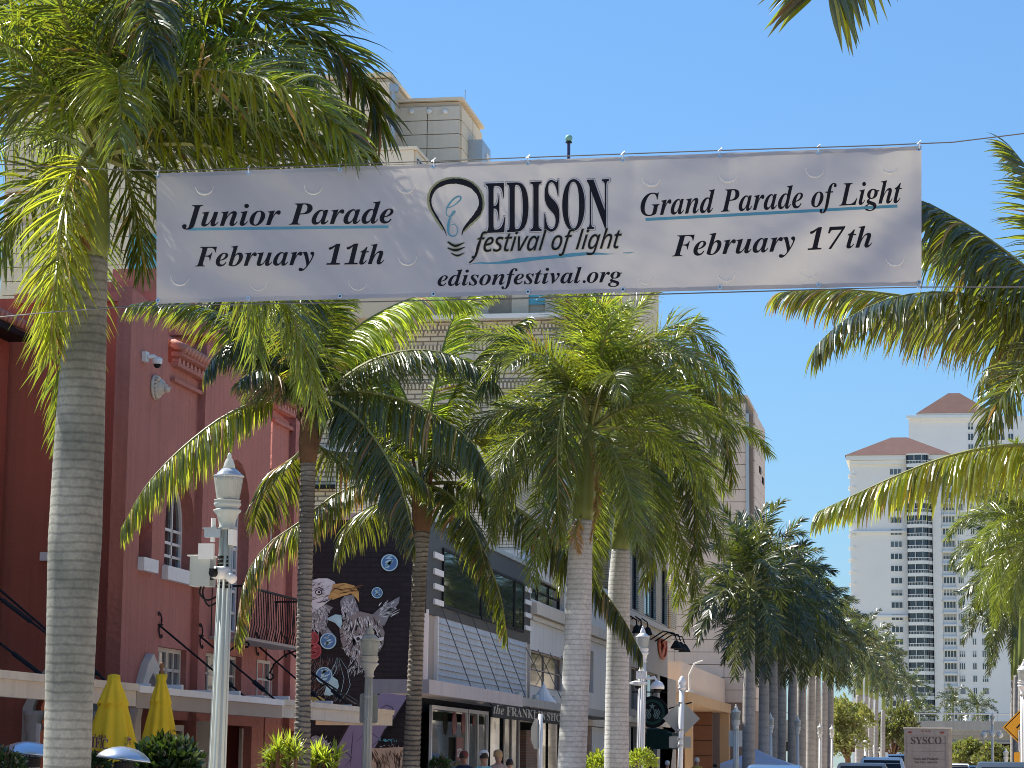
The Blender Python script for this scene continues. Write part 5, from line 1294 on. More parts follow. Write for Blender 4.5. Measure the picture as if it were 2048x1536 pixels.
grid(t1, T1, 620, 1917, 1929, 14, zf, 3, tg); grid(t1, T1, 620, 1943, 1952, 14, zf, 2, tg); grid(t1, T1, 620, 1962, 1975, 14, zf, 3, tg)
for z in (T1(1750, 1235)[1], T1(1750, 1066)[1], T1(1750, 1356)[1]):
    x0 = T1(1700, 1200)[0]
    part('string_course', MB().box(x0, T1(1816, 1200)[0], 619.3, 619.99, z, z+.5), tower_m, t1)
part('projection', MB().box(T1(1867, 1200)[0], T1(1885, 1200)[0], 619.5, 619.98, 0, T1(1880, 930)[1]).box(T1(1913, 1200)[0], T1(1916, 1200)[0], 619.4, 619.98, 0, T1(1880, 930)[1]), tower_m, t1)
for k in range(18):
    z = zf[4] + fh*k if k < 18 else 0
    if z < T1(1702, 940)[1]: part('scupper', MB().box(T1(1703, 1200)[0]+.5, T1(1707, 1200)[0]+.6, 619.2, 619.99, z, z+.35).box(T1(1702, 1200)[0]-.5, T1(1702, 1200)[0]-.01, 620.5, 623, z-.4, z+.3), white_p, t1)
rf_w = T1(1905, 905)
t2, T2 = tower('farther white apartment tower with red hipped roof, taller, at the right edge', 700, 1822, 2120, 835, 770, 0, None, [(1833, 1985, 828, 778)], None)
part('parapet', MB().box(T2(1818, 1200)[0], T2(1960, 1200)[0], 698.6, 699.99, T2(1830, 838)[1], T2(1830, 832)[1]), white_p, t2)
zf2 = [T2(1950, 860)[1] - fh*k for k in range(8)]
grid(t2, T2, 700, 1941, 1953, 15, zf2, 2, tg); grid(t2, T2, 700, 1963, 2016, 14, zf2, 6, tg, nm='balcony'); grid(t2, T2, 700, 2022, 2034, 14, zf2, 2, tg)

# ------------------------------------------------------------------ overpass
ov = thing('overpass', 'grey concrete road overpass crossing behind the delivery truck', 'bridge', (8, 300, 0))
def vz(px, py, Y=300): p = at(px, py, Y=Y); return p.x, p.z
za0 = vz(1900, 1442)[1]; zb_ = vz(1900, 1460)[1]; zc0 = vz(1900, 1482)[1]
part('parapet', MB().box(-60, 90, 300, 300.4, zb_, za0), conc, ov)
part('girder', MB().box(-60, 90, 300.9, 301.6, zc0, zb_-.003).box(-60, 90, 300.7, 301.8, zc0-.25, zc0-.003), conc, ov)
part('deck', MB().box(-60, 90, 300.41, 314, zb_-.6, zb_-.1), conc, ov)
part('underside', MB().box(-60, 90, 301.9, 313, zc0-1.3, zb_-.61), dark_in, ov)  # shade below the deck put into a near-black block
rlm = MB().tube([(-60, 300.2, za0+.85), (90, 300.2, za0+.85)], .09, 6)
for k in range(50): rlm.tube([(-60+3*k, 300.2, za0), (-60+3*k, 300.2, za0+.85)], .06, 5)
part('railing', rlm, galv, ov)
for x in (-22, -10, 12, 24): part('pier', MB().box(x, x+1.6, 304, 310, -.3, zc0-.3), conc, ov)

# ------------------------------------------------------------------ buildings across the street, outside the picture, seen only as reflections
for k, (y0, y1, h, c, lb) in enumerate(((112.3, 280, 16, (.42, .36, .28), 'long tan building across the street outside the picture, beyond the pale one'), (-30, 22, 9, (.36, .28, .22), 'tan shopfront building across the street outside the picture, nearest'), (22.3, 58, 11, (.30, .17, .12), 'brick shopfront building across the street outside the picture, middle'), (58.3, 112, 9.5, (.45, .42, .37), 'pale shopfront building across the street outside the picture, farthest'))):
    t = thing('shopfront_building', lb, 'building', (20, (y0+y1)/2, 0))
    n = int((y1-y0)/5); hs = []
    for j in range(n):
        a = y0 + (y1-y0)*(j+.2)/n; b = y0 + (y1-y0)*(j+.8)/n; hs += [rect(a, b, .3, 3.2), rect(a+.4, b-.4, 5, 7)]
    wall('street_wall', t, mat('across_wall_%d' % k, c, .85, .1, .5, .2, 8), rect(y0, y1, .13, h), hs, .3, X=14.3)
    part('core', MB().box(14.5, 30, y0, y1, 0, h-.2), dark_in, t)
# ------------------------------------------------------------------ banner over the street
YN = 24.0
bn = thing('banner', 'wide white vinyl festival banner with dark lettering hung across the street', 'banner', at(1078, 455, Y=YN))
C0, C1, C2, C3 = (313, 346), (1843, 291), (1843, 572), (314, 608)
def disp(px, py):
    u = (px - 313) / 1530; tl = C0[1] + (C1[1]-C0[1])*u; bl_ = C3[1] + (C2[1]-C3[1])*u; v = (py - tl) / (bl_ - tl)
    d = .05*sin(u*9+1.0)*sin(pi*v) + .022*sin(u*31+v*3)*v*(1-v)*2.2
    d += .036*sin((u*5.8 - v)*7.0 + 1.5*noise.noise(Vector((u*4, v*2, 0)))) * (1 - u)**1.2
    d += .034*sin((u*5.8 + v)*6.0 + 2.0*noise.noise(Vector((u*4, v*2, 4)))) * max(0, u-.55)*2
    d += .010*noise.noise(Vector((u*22, v*5, 2.3))) + .006*noise.noise(Vector((u*60 - v*8, v*9, 7.1)))
    for k in range(9):                                   # puckers below the clips
        uk = .002 + .996*k/8; dd = abs(u - uk)
        d += .012*math.exp(-(dd/.006)**2)*math.exp(-v*5) * (1 if 0 < k < 8 else 2)
    return d
def BP(px, py, off=0.0): return at(px, py, Y=YN - disp(px, py) - off)
NX, NY = 220, 36; fb = MB()
for j in range(NY+1):
    for i in range(NX+1):
        u, v = i/NX, j/NY
        sag = -3.4*abs(sin(pi*u*8))*(1-v) + 1.6*abs(sin(pi*u*8))*v
        x = C0[0] + (C1[0]-C0[0])*u; yt = C0[1] + (C1[1]-C0[1])*u; yb2 = C3[1] + (C2[1]-C3[1])*u
        fb.v.append(tuple(BP(x, yt + (yb2-yt)*v - sag)))
for j in range(NY):
    for i in range(NX): a = j*(NX+1)+i; fb.f.append((a, a+1, a+NX+2, a+NX+1)); fb.mi.append(0)
vinyl = mat('white_vinyl', (.36, .37, .42), .40, .03, 2, .05, 60, spec=.6, trans=((.60, .56, .48), .22))
part('fabric', fb, vinyl, bn, True)
for (a, b) in ((C0, C1), (C3, C2)):
    hem = MB(); s = 1 if a is C0 else -1
    for k in range(40):
        u0, u1 = k/40, (k+1)/40; p = [(a[0]+(b[0]-a[0])*u, a[1]+(b[1]-a[1])*u) for u in (u0, u1)]
        hem.quad(BP(p[0][0], p[0][1]+s*1, .002), BP(p[1][0], p[1][1]+s*1, .002), BP(p[1][0], p[1][1]+s*9, .002), BP(p[0][0], p[0][1]+s*9, .002))
    part('hem', hem, vinyl, bn)
ink = mat('dark_banner_ink', (.010, .011, .018), .8, .1, 5, spec=.15); blue_i = mat('blue_banner_ink', (.07, .24, .34), .5, .15, 12)
olive_i = mat('olive_banner_ink', (.22, .24, .14), .5, .15, 8); pale_i = mat('pale_halo_ink', (.46, .46, .50), .5, .05, 5); grey_i = mat('grey_outline_ink', (.17, .175, .17), .5, .1, 5)
def btext(s, kind, x0, y0, x1, y1, em, m_=ink, off=.004, offset=0.0, slant=0.0, pad=0):
    dx, dy = x1-x0, y1-y0
    def pl(u, v): return BP(x0 - pad + (dx+2*pad)*u + v*em*slant, y0 + dy*u - v*em, off)
    return part('lettering', text_mesh(s, kind, pl, 'lettering', m_, offset, cut=.22), None, bn)
btext('Junior Parade', 'bi', 364, 453, 787, 446, 63)
btext('February 11th', 'bi', 390, 533, 768, 528, 58)
btext('Grand Parade of Light', 'bi', 1281, 432, 1804, 405, 66)
btext('February 17th', 'bi', 1344, 513, 1744, 494, 62)
btext('edisonfestival.org', 'bi', 875, 572, 1244, 564, 46)
btext('EDISON', 'b', 971, 466, 1218, 457, 146, grey_i, .003, .020, pad=3.5)
btext('EDISON', 'b', 971, 466, 1218, 457, 146, pale_i, .005, .014, pad=2.4)
btext('EDISON', 'b', 971, 466, 1218, 457, 146, ink, .008)
btext('festival of light', 'si', 945, 504, 1240, 496, 53, olive_i, .009, .018, slant=.12, pad=1)
btext('festival of light', 'si', 945, 504, 1240, 496, 53, ink, .012, .002, slant=.12)
bline = lambda a, b, wd, m_, off=.003: None
def bstrip(pts, wds, m_, off, nm='print_stroke', n=None):
    if n:
        q, _ = smooth_path([(x, y, 0) for x, y in pts], n); ws = []
        for i in range(n):
            t = i/(n-1)*(len(wds)-1); k = min(len(wds)-2, int(t)); ws.append(wds[k] + (wds[k+1]-wds[k])*(t-k))
        pts = [(p.x, p.y) for p in q]; wds = ws
    mb = MB(); strip(mb, pts, wds, lambda x, y: BP(x, y, off)); return part(nm, mb, m_, bn)
bstrip([(377, 458.5), (577, 456), (777, 453.5)], [5.5]*3, blue_i, .003, 'underline', 30); bstrip([(1291, 439), (1540, 426), (1795, 412)], [6]*3, blue_i, .003, 'underline', 30)
Zb = lambda *p: [(820 + a/4.267, 330 + b/4.267) for a, b in p]
k_ = 1/4.267
rb_ = random.Random(4)
ring = [(312, 603), (290, 545), (240, 462), (190, 375), (174, 300), (195, 225), (250, 172), (335, 142), (430, 142), (520, 175), (578, 235), (603, 310), (592, 385), (550, 445), (497, 500), (455, 555), (442, 598)]
rw = [5, 12, 17, 17, 16, 26, 36, 42, 46, 46, 42, 30, 30, 46, 34, 22, 6]
cx_, cy_ = 390, 330
out_ = [(cx_+(x-cx_)*1.07, cy_+(y-cy_)*1.07 - 3) for x, y in ring[1:-1]]
def rough(ws, n=90, j=.16):
    o = []
    for i in range(n): t = i/(n-1)*(len(ws)-1); k = min(len(ws)-2, int(t)); o.append((ws[k]+(ws[k+1]-ws[k])*(t-k))*k_*rb_.uniform(1-j, 1+j))
    return o
bstrip(Zb(*out_), rough([20, 26, 28, 28, 30, 34, 40, 40, 42, 40, 38, 36, 46, 40, 16], 90), olive_i, .003, 'print_stroke', 90)
bstrip(Zb(*ring), rough(rw, 90, .10), ink, .006, 'print_stroke', 90)
for p, wv_ in (([(320, 655), (385, 690), (465, 662)], [10, 20, 4]), ([(320, 708), (390, 727), (470, 700)], [8, 20, 4]), ([(350, 752), (405, 773), (466, 748)], [5, 14, 3])):
    bstrip(Zb(*p), [x*k_*1.9 for x in wv_], olive_i, .003, 'print_stroke', 16); bstrip(Zb(*p), [x*k_ for x in wv_], ink, .006, 'print_stroke', 16)
bstrip(Zb((302, 366), (350, 358), (395, 330), (432, 290), (425, 268), (385, 280), (340, 325), (310, 380), (312, 425), (345, 440), (375, 415), (386, 392), (365, 405), (338, 460), (325, 530), (332, 590), (365, 608), (398, 590), (402, 540), (380, 508), (345, 512)),
       [x*k_ for x in (4, 8, 10, 12, 14, 14, 16, 12, 8, 7, 8, 10, 14, 18, 22, 18, 12, 9, 7, 6, 4)], blue_i, .006, 'print_stroke', 120)
bstrip(Zb((498, 850), (590, 836), (640, 838), (700, 838), (800, 830), (950, 812), (1100, 796), (1250, 782), (1400, 766), (1500, 758), (1600, 757), (1680, 760), (1740, 757)), [x*k_ for x in (2, 12, 14, 26, 38, 34, 28, 28, 30, 30, 24, 14, 2)], blue_i, .003, 'print_stroke', 60)
bstrip(Zb((1818, 750), (1870, 750), (1918, 741)), [x*k_ for x in (6, 10, 2)], blue_i, .003, 'print_stroke', 8)
bstrip(Zb((505, 836), (545, 800), (562, 750), (572, 700), (590, 650)), [x*k_ for x in (16, 12, 10, 10, 8)], ink, .0135, 'print_stroke', 16)
# wind slits: half-moon flaps with a raised lower lip, its lit brightness put into a paler vinyl
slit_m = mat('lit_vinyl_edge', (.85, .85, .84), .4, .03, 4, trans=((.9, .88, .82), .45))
for i, (x, y) in enumerate([(409, 372), (627, 371), (812, 369), (1303, 355), (1456, 347), (1630, 337), (1780, 330), (360, 553), (517, 562), (716, 562), (815, 513), (1293, 550), (1453, 546), (1618, 538), (1790, 514), (700, 570)][:15]):
    r = 19; mb = MB(); n = 22; op = [1, .8, 1, 1.1, .9, .8, 1.1, .7, .35, .5, .8, .6, 1.2, .6, .9][i]; prev = None
    for k in range(n+1):
        a = pi * (.02 + .96*k/n) + (.12 if i % 2 else -.05); s = sin((a if a < pi else pi)*1.0)
        wdt = (1.6 + 3.4*max(0, s)**1.5) * op
        o = BP(x + r*cos(a), y + r*sin(a), .004); m2 = BP(x + (r-wdt*.5)*cos(a), y + (r-wdt*.5)*sin(a), .004 + .016*op*max(0, s)); q = BP(x + (r-wdt)*cos(a), y + (r-wdt)*sin(a), .003)
        if prev: mb.quad(prev[0], o, m2, prev[1]); mb.quad(prev[1], m2, q, prev[2])
        prev = (o, m2, q)
    part('wind_slit', mb, slit_m, bn)
xs_t = [316, 497, 680, 867, 1056, 1246, 1440, 1637, 1838]
def edge(x, top): u = (x-313)/1530; return (C0[1]+(C1[1]-C0[1])*u) if top else (C3[1]+(C2[1]-C3[1])*u)
gm = MB().lathe([(.022, 0), (.024, .004), (.022, .008), (.011, .008), (.010, 0)], (0, 0, 0), 12).mesh('grommet', steel)
for top in (True, False):
    for i, x in enumerate(xs_t):
        y = edge(x, top) + (7 if top else -7); p = BP(x, y, .004)
        o = bpy.data.objects.new('grommet', gm); link(o, bn, p); o.rotation_euler = (R(90), 0, 0)
        if top or i in (0, 8):
            q = BP(x, edge(x, top) + (-3 if top else 3), .01)
            part('clip', MB().tube([p, q + Vector((0, -.01, 0)), q + Vector((.012, 0, .02 if top else -.02)), q + Vector((.004, .01, 0))], .006, 5).tube([q + Vector((-.02, 0, .0)), q + Vector((.02, 0, .035))], .005, 5), steel, bn)
def cable(label, pts):
    ps = [at(x, y, Y=YN + dy) for x, y, dy in pts]
    c = thing('cable', label, 'cable', ps[0]); part('strand', MB().tube(smooth_path(ps, 60)[0], .0065, 5), cable_m, c); return c
cable('upper steel cable carrying the banner across the street', [(-900, 300, 0), (0, 329, 0), (313, 341, 0), (680, 329, 0), (1056, 315, 0), (1440, 301, 0), (1843, 287, 0), (2048, 267, 0), (3200, 120, 0)])
cable('lower steel cable under the banner', [(-900, 720, 0), (0, 634, 0), (160, 620, 0), (313, 611, 0), (680, 605, -.02), (1056, 596, -.02), (1440, 585, -.02), (1843, 574, 0), (2048, 574, 0), (3200, 560, 0)])
# posts that hold the cables, both outside the picture
for lb, x, ys_ in (('grey steel mast outside the left edge holding the banner cables', -900, (300, 720)), ('grey steel mast outside the right edge holding the banner cables', 3200, (120, 560))):
    p = at(x, ys_[0], Y=YN); t = thing('mast', lb, 'mast', (p.x, YN, 0)); part('pole', MB().tube([(p.x, YN, 0), (p.x, YN, p.z + .4)], .11, 12), galv, t)

# ------------------------------------------------------------------ street lamps
def lamp(name, label, px, pyb, ytop, Y, gw, m_=lamp_white, group='acorn street lamps', simple=False, dxtop=0, polew=None):
    """px at the bottom; ytop the tip; gw the globe width in pixels"""
    S = Y / F; s = gw * S / .36; b = at(px, pyb, Y=Y); tp = at(px + dxtop, ytop, Y=Y)
    lean = (tp.x - b.x) / (tp.z - b.z); b = Vector((b.x - lean*b.z, Y, 0)); H = tp.z
    t = thing(name, label, 'street lamp', b, group)
    n = 10 if simple else 18
    def cx(z): return (b.x + lean*z, Y, z)
    KC, KG, KN = .50, .66, .58
    zg = H - .62*s*KC      # rim of the cap
    z0 = zg - .42*s*KG; zn = z0 - .62*s*KN
    def vs(pf, k): return [(a_, b_*k) for a_, b_ in pf]
    pr = (polew*S/2) if polew else .085*s
    fl = MB(); pts = [cx(0), cx(zn)]
    fl.tube([cx(0), cx(.25), cx(.3), cx(.9), cx(1.0), cx(zn)], [.2*s, .2*s, .16*s, .14*s, pr*1.2, pr*.92], 12 if not simple else 8)
    if not simple:
        for k in range(8):
            a = k*pi/4 + .2; c0 = Vector(cx(1.0)); c1 = Vector(cx(zn)); o = Vector((cos(a), sin(a), 0))
            fl.tube([c0 + o*pr*1.12, c1 + o*pr*.86], pr*.28, 5)
    part('pole', fl, m_, t, True)
    part('neck', MB().lathe(vs([(pr*1.0, -.02), (pr*1.5, .0), (pr*1.2, .05*s), (pr*1.3, .16*s), (.13*s, .30*s), (.17*s, .38*s), (.17*s, .41*s), (.125*s, .44*s), (.155*s, .48*s), (.17*s, .54*s), (.15*s, .59*s), (.165*s, .60*s), (.165*s, .62*s)], KN), cx(zn), n), m_, t, True)
    part('globe', MB().lathe(vs([(.13*s, 0), (.135*s, .04*s), (.155*s, .20*s), (.168*s, .34*s), (.178*s, .42*s)], KG), cx(z0), n), globe_m, t, True)
    if not simple:
        rib = MB()
        for k in range(36):
            a = 2*pi*k/36; c = Vector(cx(z0)); rib.tube([c + Vector((cos(a)*r*s, sin(a)*r*s, z*s*KG)) for r, z in ((.137, .03), (.157, .20), (.170, .34), (.177, .41))], .0035*s, 3, cap=False)
        part('globe_ribs', rib, globe_m, t)
        part('lamp_core', MB().lathe([(.05*s, .01*s), (.05*s, .19*s), (.02*s, .22*s)], cx(z0), 8), cream, t)
    part('cap', MB().lathe(vs([(.178*s, 0), (.19*s, .012*s), (.188*s, .05*s), (.15*s, .085*s), (.148*s, .11*s), (.118*s, .16*s), (.085*s, .22*s)], KC), cx(zg), n), mat('clear_lamp_cap', (.50, .53, .56), .15, .08, 5, metal=.35) if m_ is lamp_paint else m_, t, True)
    part('finial', MB().lathe(vs([(.078*s, .20*s), (.070*s, .28*s), (.062*s, .36*s), (.045*s, .44*s), (.022*s, .50*s), (.028*s, .53*s), (.024*s, .56*s), (.004*s, .62*s)], KC), cx(zg), n), globe_m if m_ is lamp_paint else m_, t, True)
    return t, cx, s
t, cx, s = lamp('street_lamp', 'near acorn street lamp loaded with equipment box, antennas and cameras', 434, 1536, 905, 30, 61, lamp_paint, dxtop=26, polew=27)
S30 = 30/F
def L1(px, py, dy=0): return at(px, py, Y=30+dy)
def bxp(px0, px1, py0, py1, y0, y1, mb=None):
    a, b = L1(px0, py1), L1(px1, py0); return (mb or MB()).box(a.x, b.x, 30+y0, 30+y1, a.z, b.z)
gb = mat('grey_equipment_paint', (.40, .42, .39), .5, .08, 5)
o = part('equipment_box', bxp(384, 426, 1114, 1173, -.12, .14), gb, t)
part('box_lid', bxp(381, 428, 1111, 1114, -.14, .16), white_p, t)
bt_ = MB()
for k in range(7): q = L1(388, 1120 + k*8); bt_.lathe([(.006, 0), (.004, .004)], (q.x, 30-.125, q.z), 6)
part('box_bolts', bt_, black_m, t)
part('antenna_panel', bxp(407, 438, 1090, 1121, -.24, -.18), white_p, t)
q0, q1 = L1(430, 1085), L1(432, 1038); part('antenna_stub', MB().tube([(q0.x, 29.9, q0.z), (q1.x, 29.9, q1.z)], .03, 10), white_p, t)
part('bracket', bxp(414, 447, 1059, 1076, -.13, -.02).box(L1(412, 1061).x, L1(440, 1061).x, 29.85, 29.99, L1(412, 1060).z, L1(412, 1057).z), galv, t)
part('side_panel', bxp(460, 472, 1060, 1091, -.10, .06), white_p, t)
for yb3, ye in ((1118, 1113), (1126, 1120), (1134, 1127), (1170, 1163), (1177, 1172)):
    p0 = L1(449, yb3); part('strap', MB().tube([(p0.x, 30, p0.z), (p0.x, 30, p0.z + .035)], .09, 14), black_m, t)
q = L1(446, 1148); part('camera_body', MB().tube([(q.x+.05, 29.95, q.z+.01), (q.x-.04, 29.80, q.z)], [.085, .08], 14), white_p, t, True)
part('camera_lens', MB().tube([(q.x-.045, 29.79, q.z), (q.x-.07, 29.74, q.z-.005)], [.052, .05], 14).box(q.x-.10, q.x+.0, 29.73, 29.76, q.z+.03, q.z+.05), black_m, t)
q = L1(466, 1153); part('camera_body', MB().tube([(q.x-.06, 29.92, q.z+.02), (q.x+.05, 29.84, q.z-.05)], [.055, .06], 12), white_p, t, True)
cb = MB()
for a, b in (((402, 1174), (436, 1192)), ((408, 1174), (436, 1203)), ((415, 1120), (440, 1150))):
    p, r_ = L1(*a), L1(*b); cb.tube(smooth_path([p, Vector((p.x, 29.95, p.z-.08)), Vector(((p.x+r_.x)/2, 29.9, r_.z-.06)), r_], 10)[0], .012, 5)
part('cable_loop', cb, black_m, t)
t, cx, s = lamp('street_lamp', 'acorn street lamp before the mural wall with a grey sign back on its pole', 733, 1536, 1247, 46, 41, mat('warm_grey_lamp_paint', (.52, .51, .47), .45, .08, 5), dxtop=8, polew=15)
p0, p1 = at(712, 1446, Y=45.85), at(750, 1386, Y=45.85)
def plate(pts, y, th, m_, parent, nm='sign_plate'):
    mb = MB(); n = len(pts); mb.poly([(x, y, z) for x, z in pts]); mb.poly([(x, y+th, z) for x, z in pts[::-1]])
    for k in range(n): a, b = pts[k], pts[(k+1) % n]; mb.quad((a[0], y, a[1]), (a[0], y+th, a[1]), (b[0], y+th, b[1]), (b[0], y, b[1]))
    return part(nm, mb, m_, parent)
def rr2(x0, x1, z0, z1, r, n=4):
    out = []
    for cx2, cz2, a0 in ((x1-r, z0+r, -90), (x1-r, z1-r, 0), (x0+r, z1-r, 90), (x0+r, z0+r, 180)):
        for k in range(n+1): a = R(a0 + 90*k/n); out.append((cx2 + r*cos(a), cz2 + r*sin(a)))
    return out
plate(rr2(p0.x, p1.x, p0.z, p1.z, .05), 46.12, .006, alum, t)
for py in (1394, 1437): q = at(735, py, Y=46); part('sign_clamp', MB().tube([(q.x, 46, q.z-.025), (q.x, 46, q.z+.025)], .085, 12), lamp_paint, t)
t, cx, s = lamp('street_lamp', 'bright white acorn street lamp with dome cameras before the brick building', 1281, 1520, 1251, 68, 27.5, lamp_white, dxtop=5, polew=13)
q = at(1284, 1366, Y=68); part('camera_bracket', MB().lathe([(.10, 0), (.26, .05), (.26, .10), (.12, .14)], (q.x-.08, 68, q.z-.08), 12).tube([(q.x+.1, 68, q.z+.12), (q.x+.35, 68, q.z+.14), (q.x+.42, 68, q.z+.02)], .04, 7).box(q.x-.14, q.x+.12, 67.85, 68.15, q.z+.1, q.z+.32), lamp_white, t)
part('dome_camera', MB().lathe([(.04, .16), (.13, .12), (.19, .02), (.19, -.06)], (q.x+.42, 68, q.z-.10), 14), lamp_white, t, True)
part('camera_lens', MB().lathe([(.12, -.061), (.10, -.12), (.02, -.16)], (q.x+.42, 68, q.z-.10), 12).lathe([(.12, -.0), (.09, -.06), (.02, -.08)], (q.x-.08, 68, q.z-.085), 12), black_m, t, True)
small = [(1472, 1408, 90, 19, 'white acorn street lamp carrying a small blank sign back, before the orange arcade'),
         (1541, 1425, 100, 15, 'small shaded street lamp between the first trunks of the palm row'), (1595, 1430, 106, 14, 'sunlit white street lamp in the palm row, right of the fifth trunk'),
         (1640, 1445, 128, 11, 'pinkish small street lamp, left of the pair at the end of the palm row'), (1664, 1449, 140, 10, 'pinkish small street lamp, right of the pair at the end of the palm row'),
         (1731, 1475, 190, 9, 'tiny white street lamp between the distant palm trunks left of the car'), (1749, 1486, 230, 8, 'tiny bright street lamp above the white car'), (1761, 1489, 240, 8, 'second tiny bright street lamp above the white car'),
         (2012, 1495, 150, 11, 'small white street lamp left of the yellow plate at the right edge')]
for x, yt, Y, gw, lb in small:
    t, cx, s = lamp('street_lamp', lb, x, 1530, yt, Y, gw, lamp_white, simple=Y > 95)
    if x == 1472:
        p0, p1 = at(1457, 1493, Y=Y), at(1488, 1461, Y=Y); plate(rr2(p0.x, p1.x, p0.z, p1.z, .06), Y+.12, .006, lamp_white, t)
t, cx, s = lamp('street_lamp', 'tall pale street lamp with cluster of cameras in front of the overpass', 1985, 1534, 1424, 112, 9, lamp_white)
q = at(1984, 1467, Y=112); cl = MB()
for dx in (-.35, 0, .33): cl.lathe([(.02, .12), (.12, .06), (.15, -.02), (.1, -.12), (.02, -.16)], (q.x+dx, 112-.1*abs(dx), q.z - .04*(dx != 0)), 10)
cl.tube([(q.x-.4, 112, q.z+.1), (q.x+.4, 112, q.z+.1)], .04, 6); part('camera_cluster', cl, lamp_white, t, True)
t, cx, s = lamp('street_lamp', 'white street lamp cut by the right edge above the yellow warning sign', 2048, 1534, 1318, 58, 26, lamp_white)

# sign post with acorn finial and diamond sign seen from behind
sp = at(1359, 1536, Y=70); ztp = at(1362, 1358, Y=70).z
st = thing('sign_post', 'white post with pointed finial carrying the back of a grey diamond sign', 'sign post', (sp.x, 70, 0))
def lx(z): return sp.x + .02*z - .01
part('post', MB().tube([(lx(0), 70, 0), (lx(ztp-.3), 70, ztp-.3)], .075, 14), lamp_white, st, True)
part('finial', MB().lathe([(.08, 0), (.11, .03), (.11, .07), (.08, .10), (.12, .17), (.10, .26), (.05, .35), (.01, .39)], (lx(ztp), 70, ztp-.30), 14), lamp_white, st, True)
q = at(1363, 1437, Y=70.1); d = 37*70/F
plate([(q.x, q.z-d), (q.x+d, q.z), (q.x, q.z+d), (q.x-d, q.z)], 70.09, .006, alum, st)
a, b = at(1338, 1496, Y=70.1), at(1382, 1473, Y=70.1); plate(rr2(a.x, b.x, a.z, b.z, .04), 70.09, .006, alum, st)
for py in (1406, 1460, 1478, 1491): q = at(1361, py, Y=70); part('sign_clamp', MB().tube([(q.x, 70, q.z-.03), (q.x, 70, q.z+.03)], .095, 12), galv, st)
# octagonal sign seen edge on
q = at(1081, 1470, Y=62)
oc = thing('sign_post', 'octagonal sign seen edge on before the shop windows', 'sign post', (q.x, 62, 0))
ztp = at(1082, 1428, Y=62).z
part('post', MB().tube([(q.x, 62, 0), (q.x, 62, ztp)], .055, 12), lamp_white, oc, True)
mbo = MB(); r = .40
pts = [(cos(a)*r, sin(a)*r) for a in [R(22.5 + 45*k) for k in range(8)]]
mbo.poly([(x*.25 - .07, x*.95 , z) for x, z in pts]); mbo.poly([(x*.25 - .075, x*.95 - .01, z) for x, z in pts[::-1]])
part('octagon_plate', mbo, alum, oc, loc=(q.x, 61.9, q.z+.02))
# warning sign at the right edge
wsx = at(2054, 1455, Y=60)
ws = thing('warning_sign', 'yellow diamond pedestrian warning sign with white and yellow plates at the right edge', 'road sign', (wsx.x, 60, 0))
yel = mat('sign_yellow', (.80, .38, .02), .5, .05, 3)
part('post', MB().tube([(wsx.x, 60.08, 0), (wsx.x, 60.08, wsx.z+.5)], .04, 8), galv, ws)
d = 47*60/F; c = wsx
plate([(c.x, c.z-d), (c.x+d, c.z), (c.x, c.z+d), (c.x-d, c.z)], 60.0, .006, yel, ws)
bo = MB(); d1, d2 = d*.93, d*.88
for k in range(4):
    A = [(0, -1), (1, 0), (0, 1), (-1, 0)]; a, b = A[k], A[(k+1) % 4]
    bo.quad((c.x+a[0]*d1, 59.996, c.z+a[1]*d1), (c.x+b[0]*d1, 59.996, c.z+b[1]*d1), (c.x+b[0]*d2, 59.996, c.z+b[1]*d2), (c.x+a[0]*d2, 59.996, c.z+a[1]*d2))
part('border', bo, black_m, ws)
fg = MB(); hx, hz = c.x-.075, c.z+.27
fg.poly([(hx+.055*cos(a), 59.992, hz+.055*sin(a)) for a in [2*pi*k/12 for k in range(12)]])
def fstr(pts, wds): strip(fg, [(c.x+x, c.z+z) for x, z in pts], wds, lambda x, z: (x, 59.992, z))
fstr([(-.06, .20), (-.01, .05), (0, -.05)], [.08, .12, .10]); fstr([(0, -.03), (-.08, -.12), (-.16, -.28), (-.22, -.28)], [.08, .06, .05, .03])
fstr([(.01, -.04), (.09, -.16), (.14, -.30), (.10, -.33)], [.08, .06, .05, .03]); fstr([(-.05, .17), (-.16, .06), (-.24, -.02)], [.05, .04, .03]); fstr([(-.02, .17), (.08, .08), (.15, .10)], [.05, .04, .03])
part('walking_symbol', fg, black_m, ws)
a, b = at(2037, 1504, Y=59.97), at(2084, 1460, Y=59.97)
plate(rr2(a.x, b.x, a.z, b.z, .03), 59.95, .006, mat('sign_white', (.75, .75, .72), .5), ws, 'white_plate')
mm = MB(); wz_ = b.x-a.x
mm.quad((a.x+.03, 59.946, a.z+.03), (b.x-.03, 59.946, a.z+.03), (b.x-.03, 59.946, a.z+.04), (a.x+.03, 59.946, a.z+.04)).quad((a.x+.03, 59.946, b.z-.04), (b.x-.03, 59.946, b.z-.04), (b.x-.03, 59.946, b.z-.03), (a.x+.03, 59.946, b.z-.03)).quad((a.x+.03, 59.945, a.z+.04), (a.x+.04, 59.945, a.z+.04), (a.x+.04, 59.945, b.z-.04), (a.x+.03, 59.945, b.z-.04))
mm.poly([(a.x+wz_*p[0], 59.944, a.z+(b.z-a.z)*p[1]) for p in ((.2, .12), (.8, .12), (.75, .3), (.55, .32), (.5, .42), (.4, .3), (.22, .28))]).poly([(a.x+wz_*p[0], 59.943, a.z+(b.z-a.z)*p[1]) for p in ((.15, .5), (.85, .5), (.75, .62), (.3, .62))])
part('plate_symbols', mm, black_m, ws)
a, b = at(2028, 1526, Y=59.97), at(2084, 1505, Y=59.97)
plate(rr2(a.x, b.x, a.z, b.z, .03), 59.94, .006, yel, ws, 'yellow_plate')
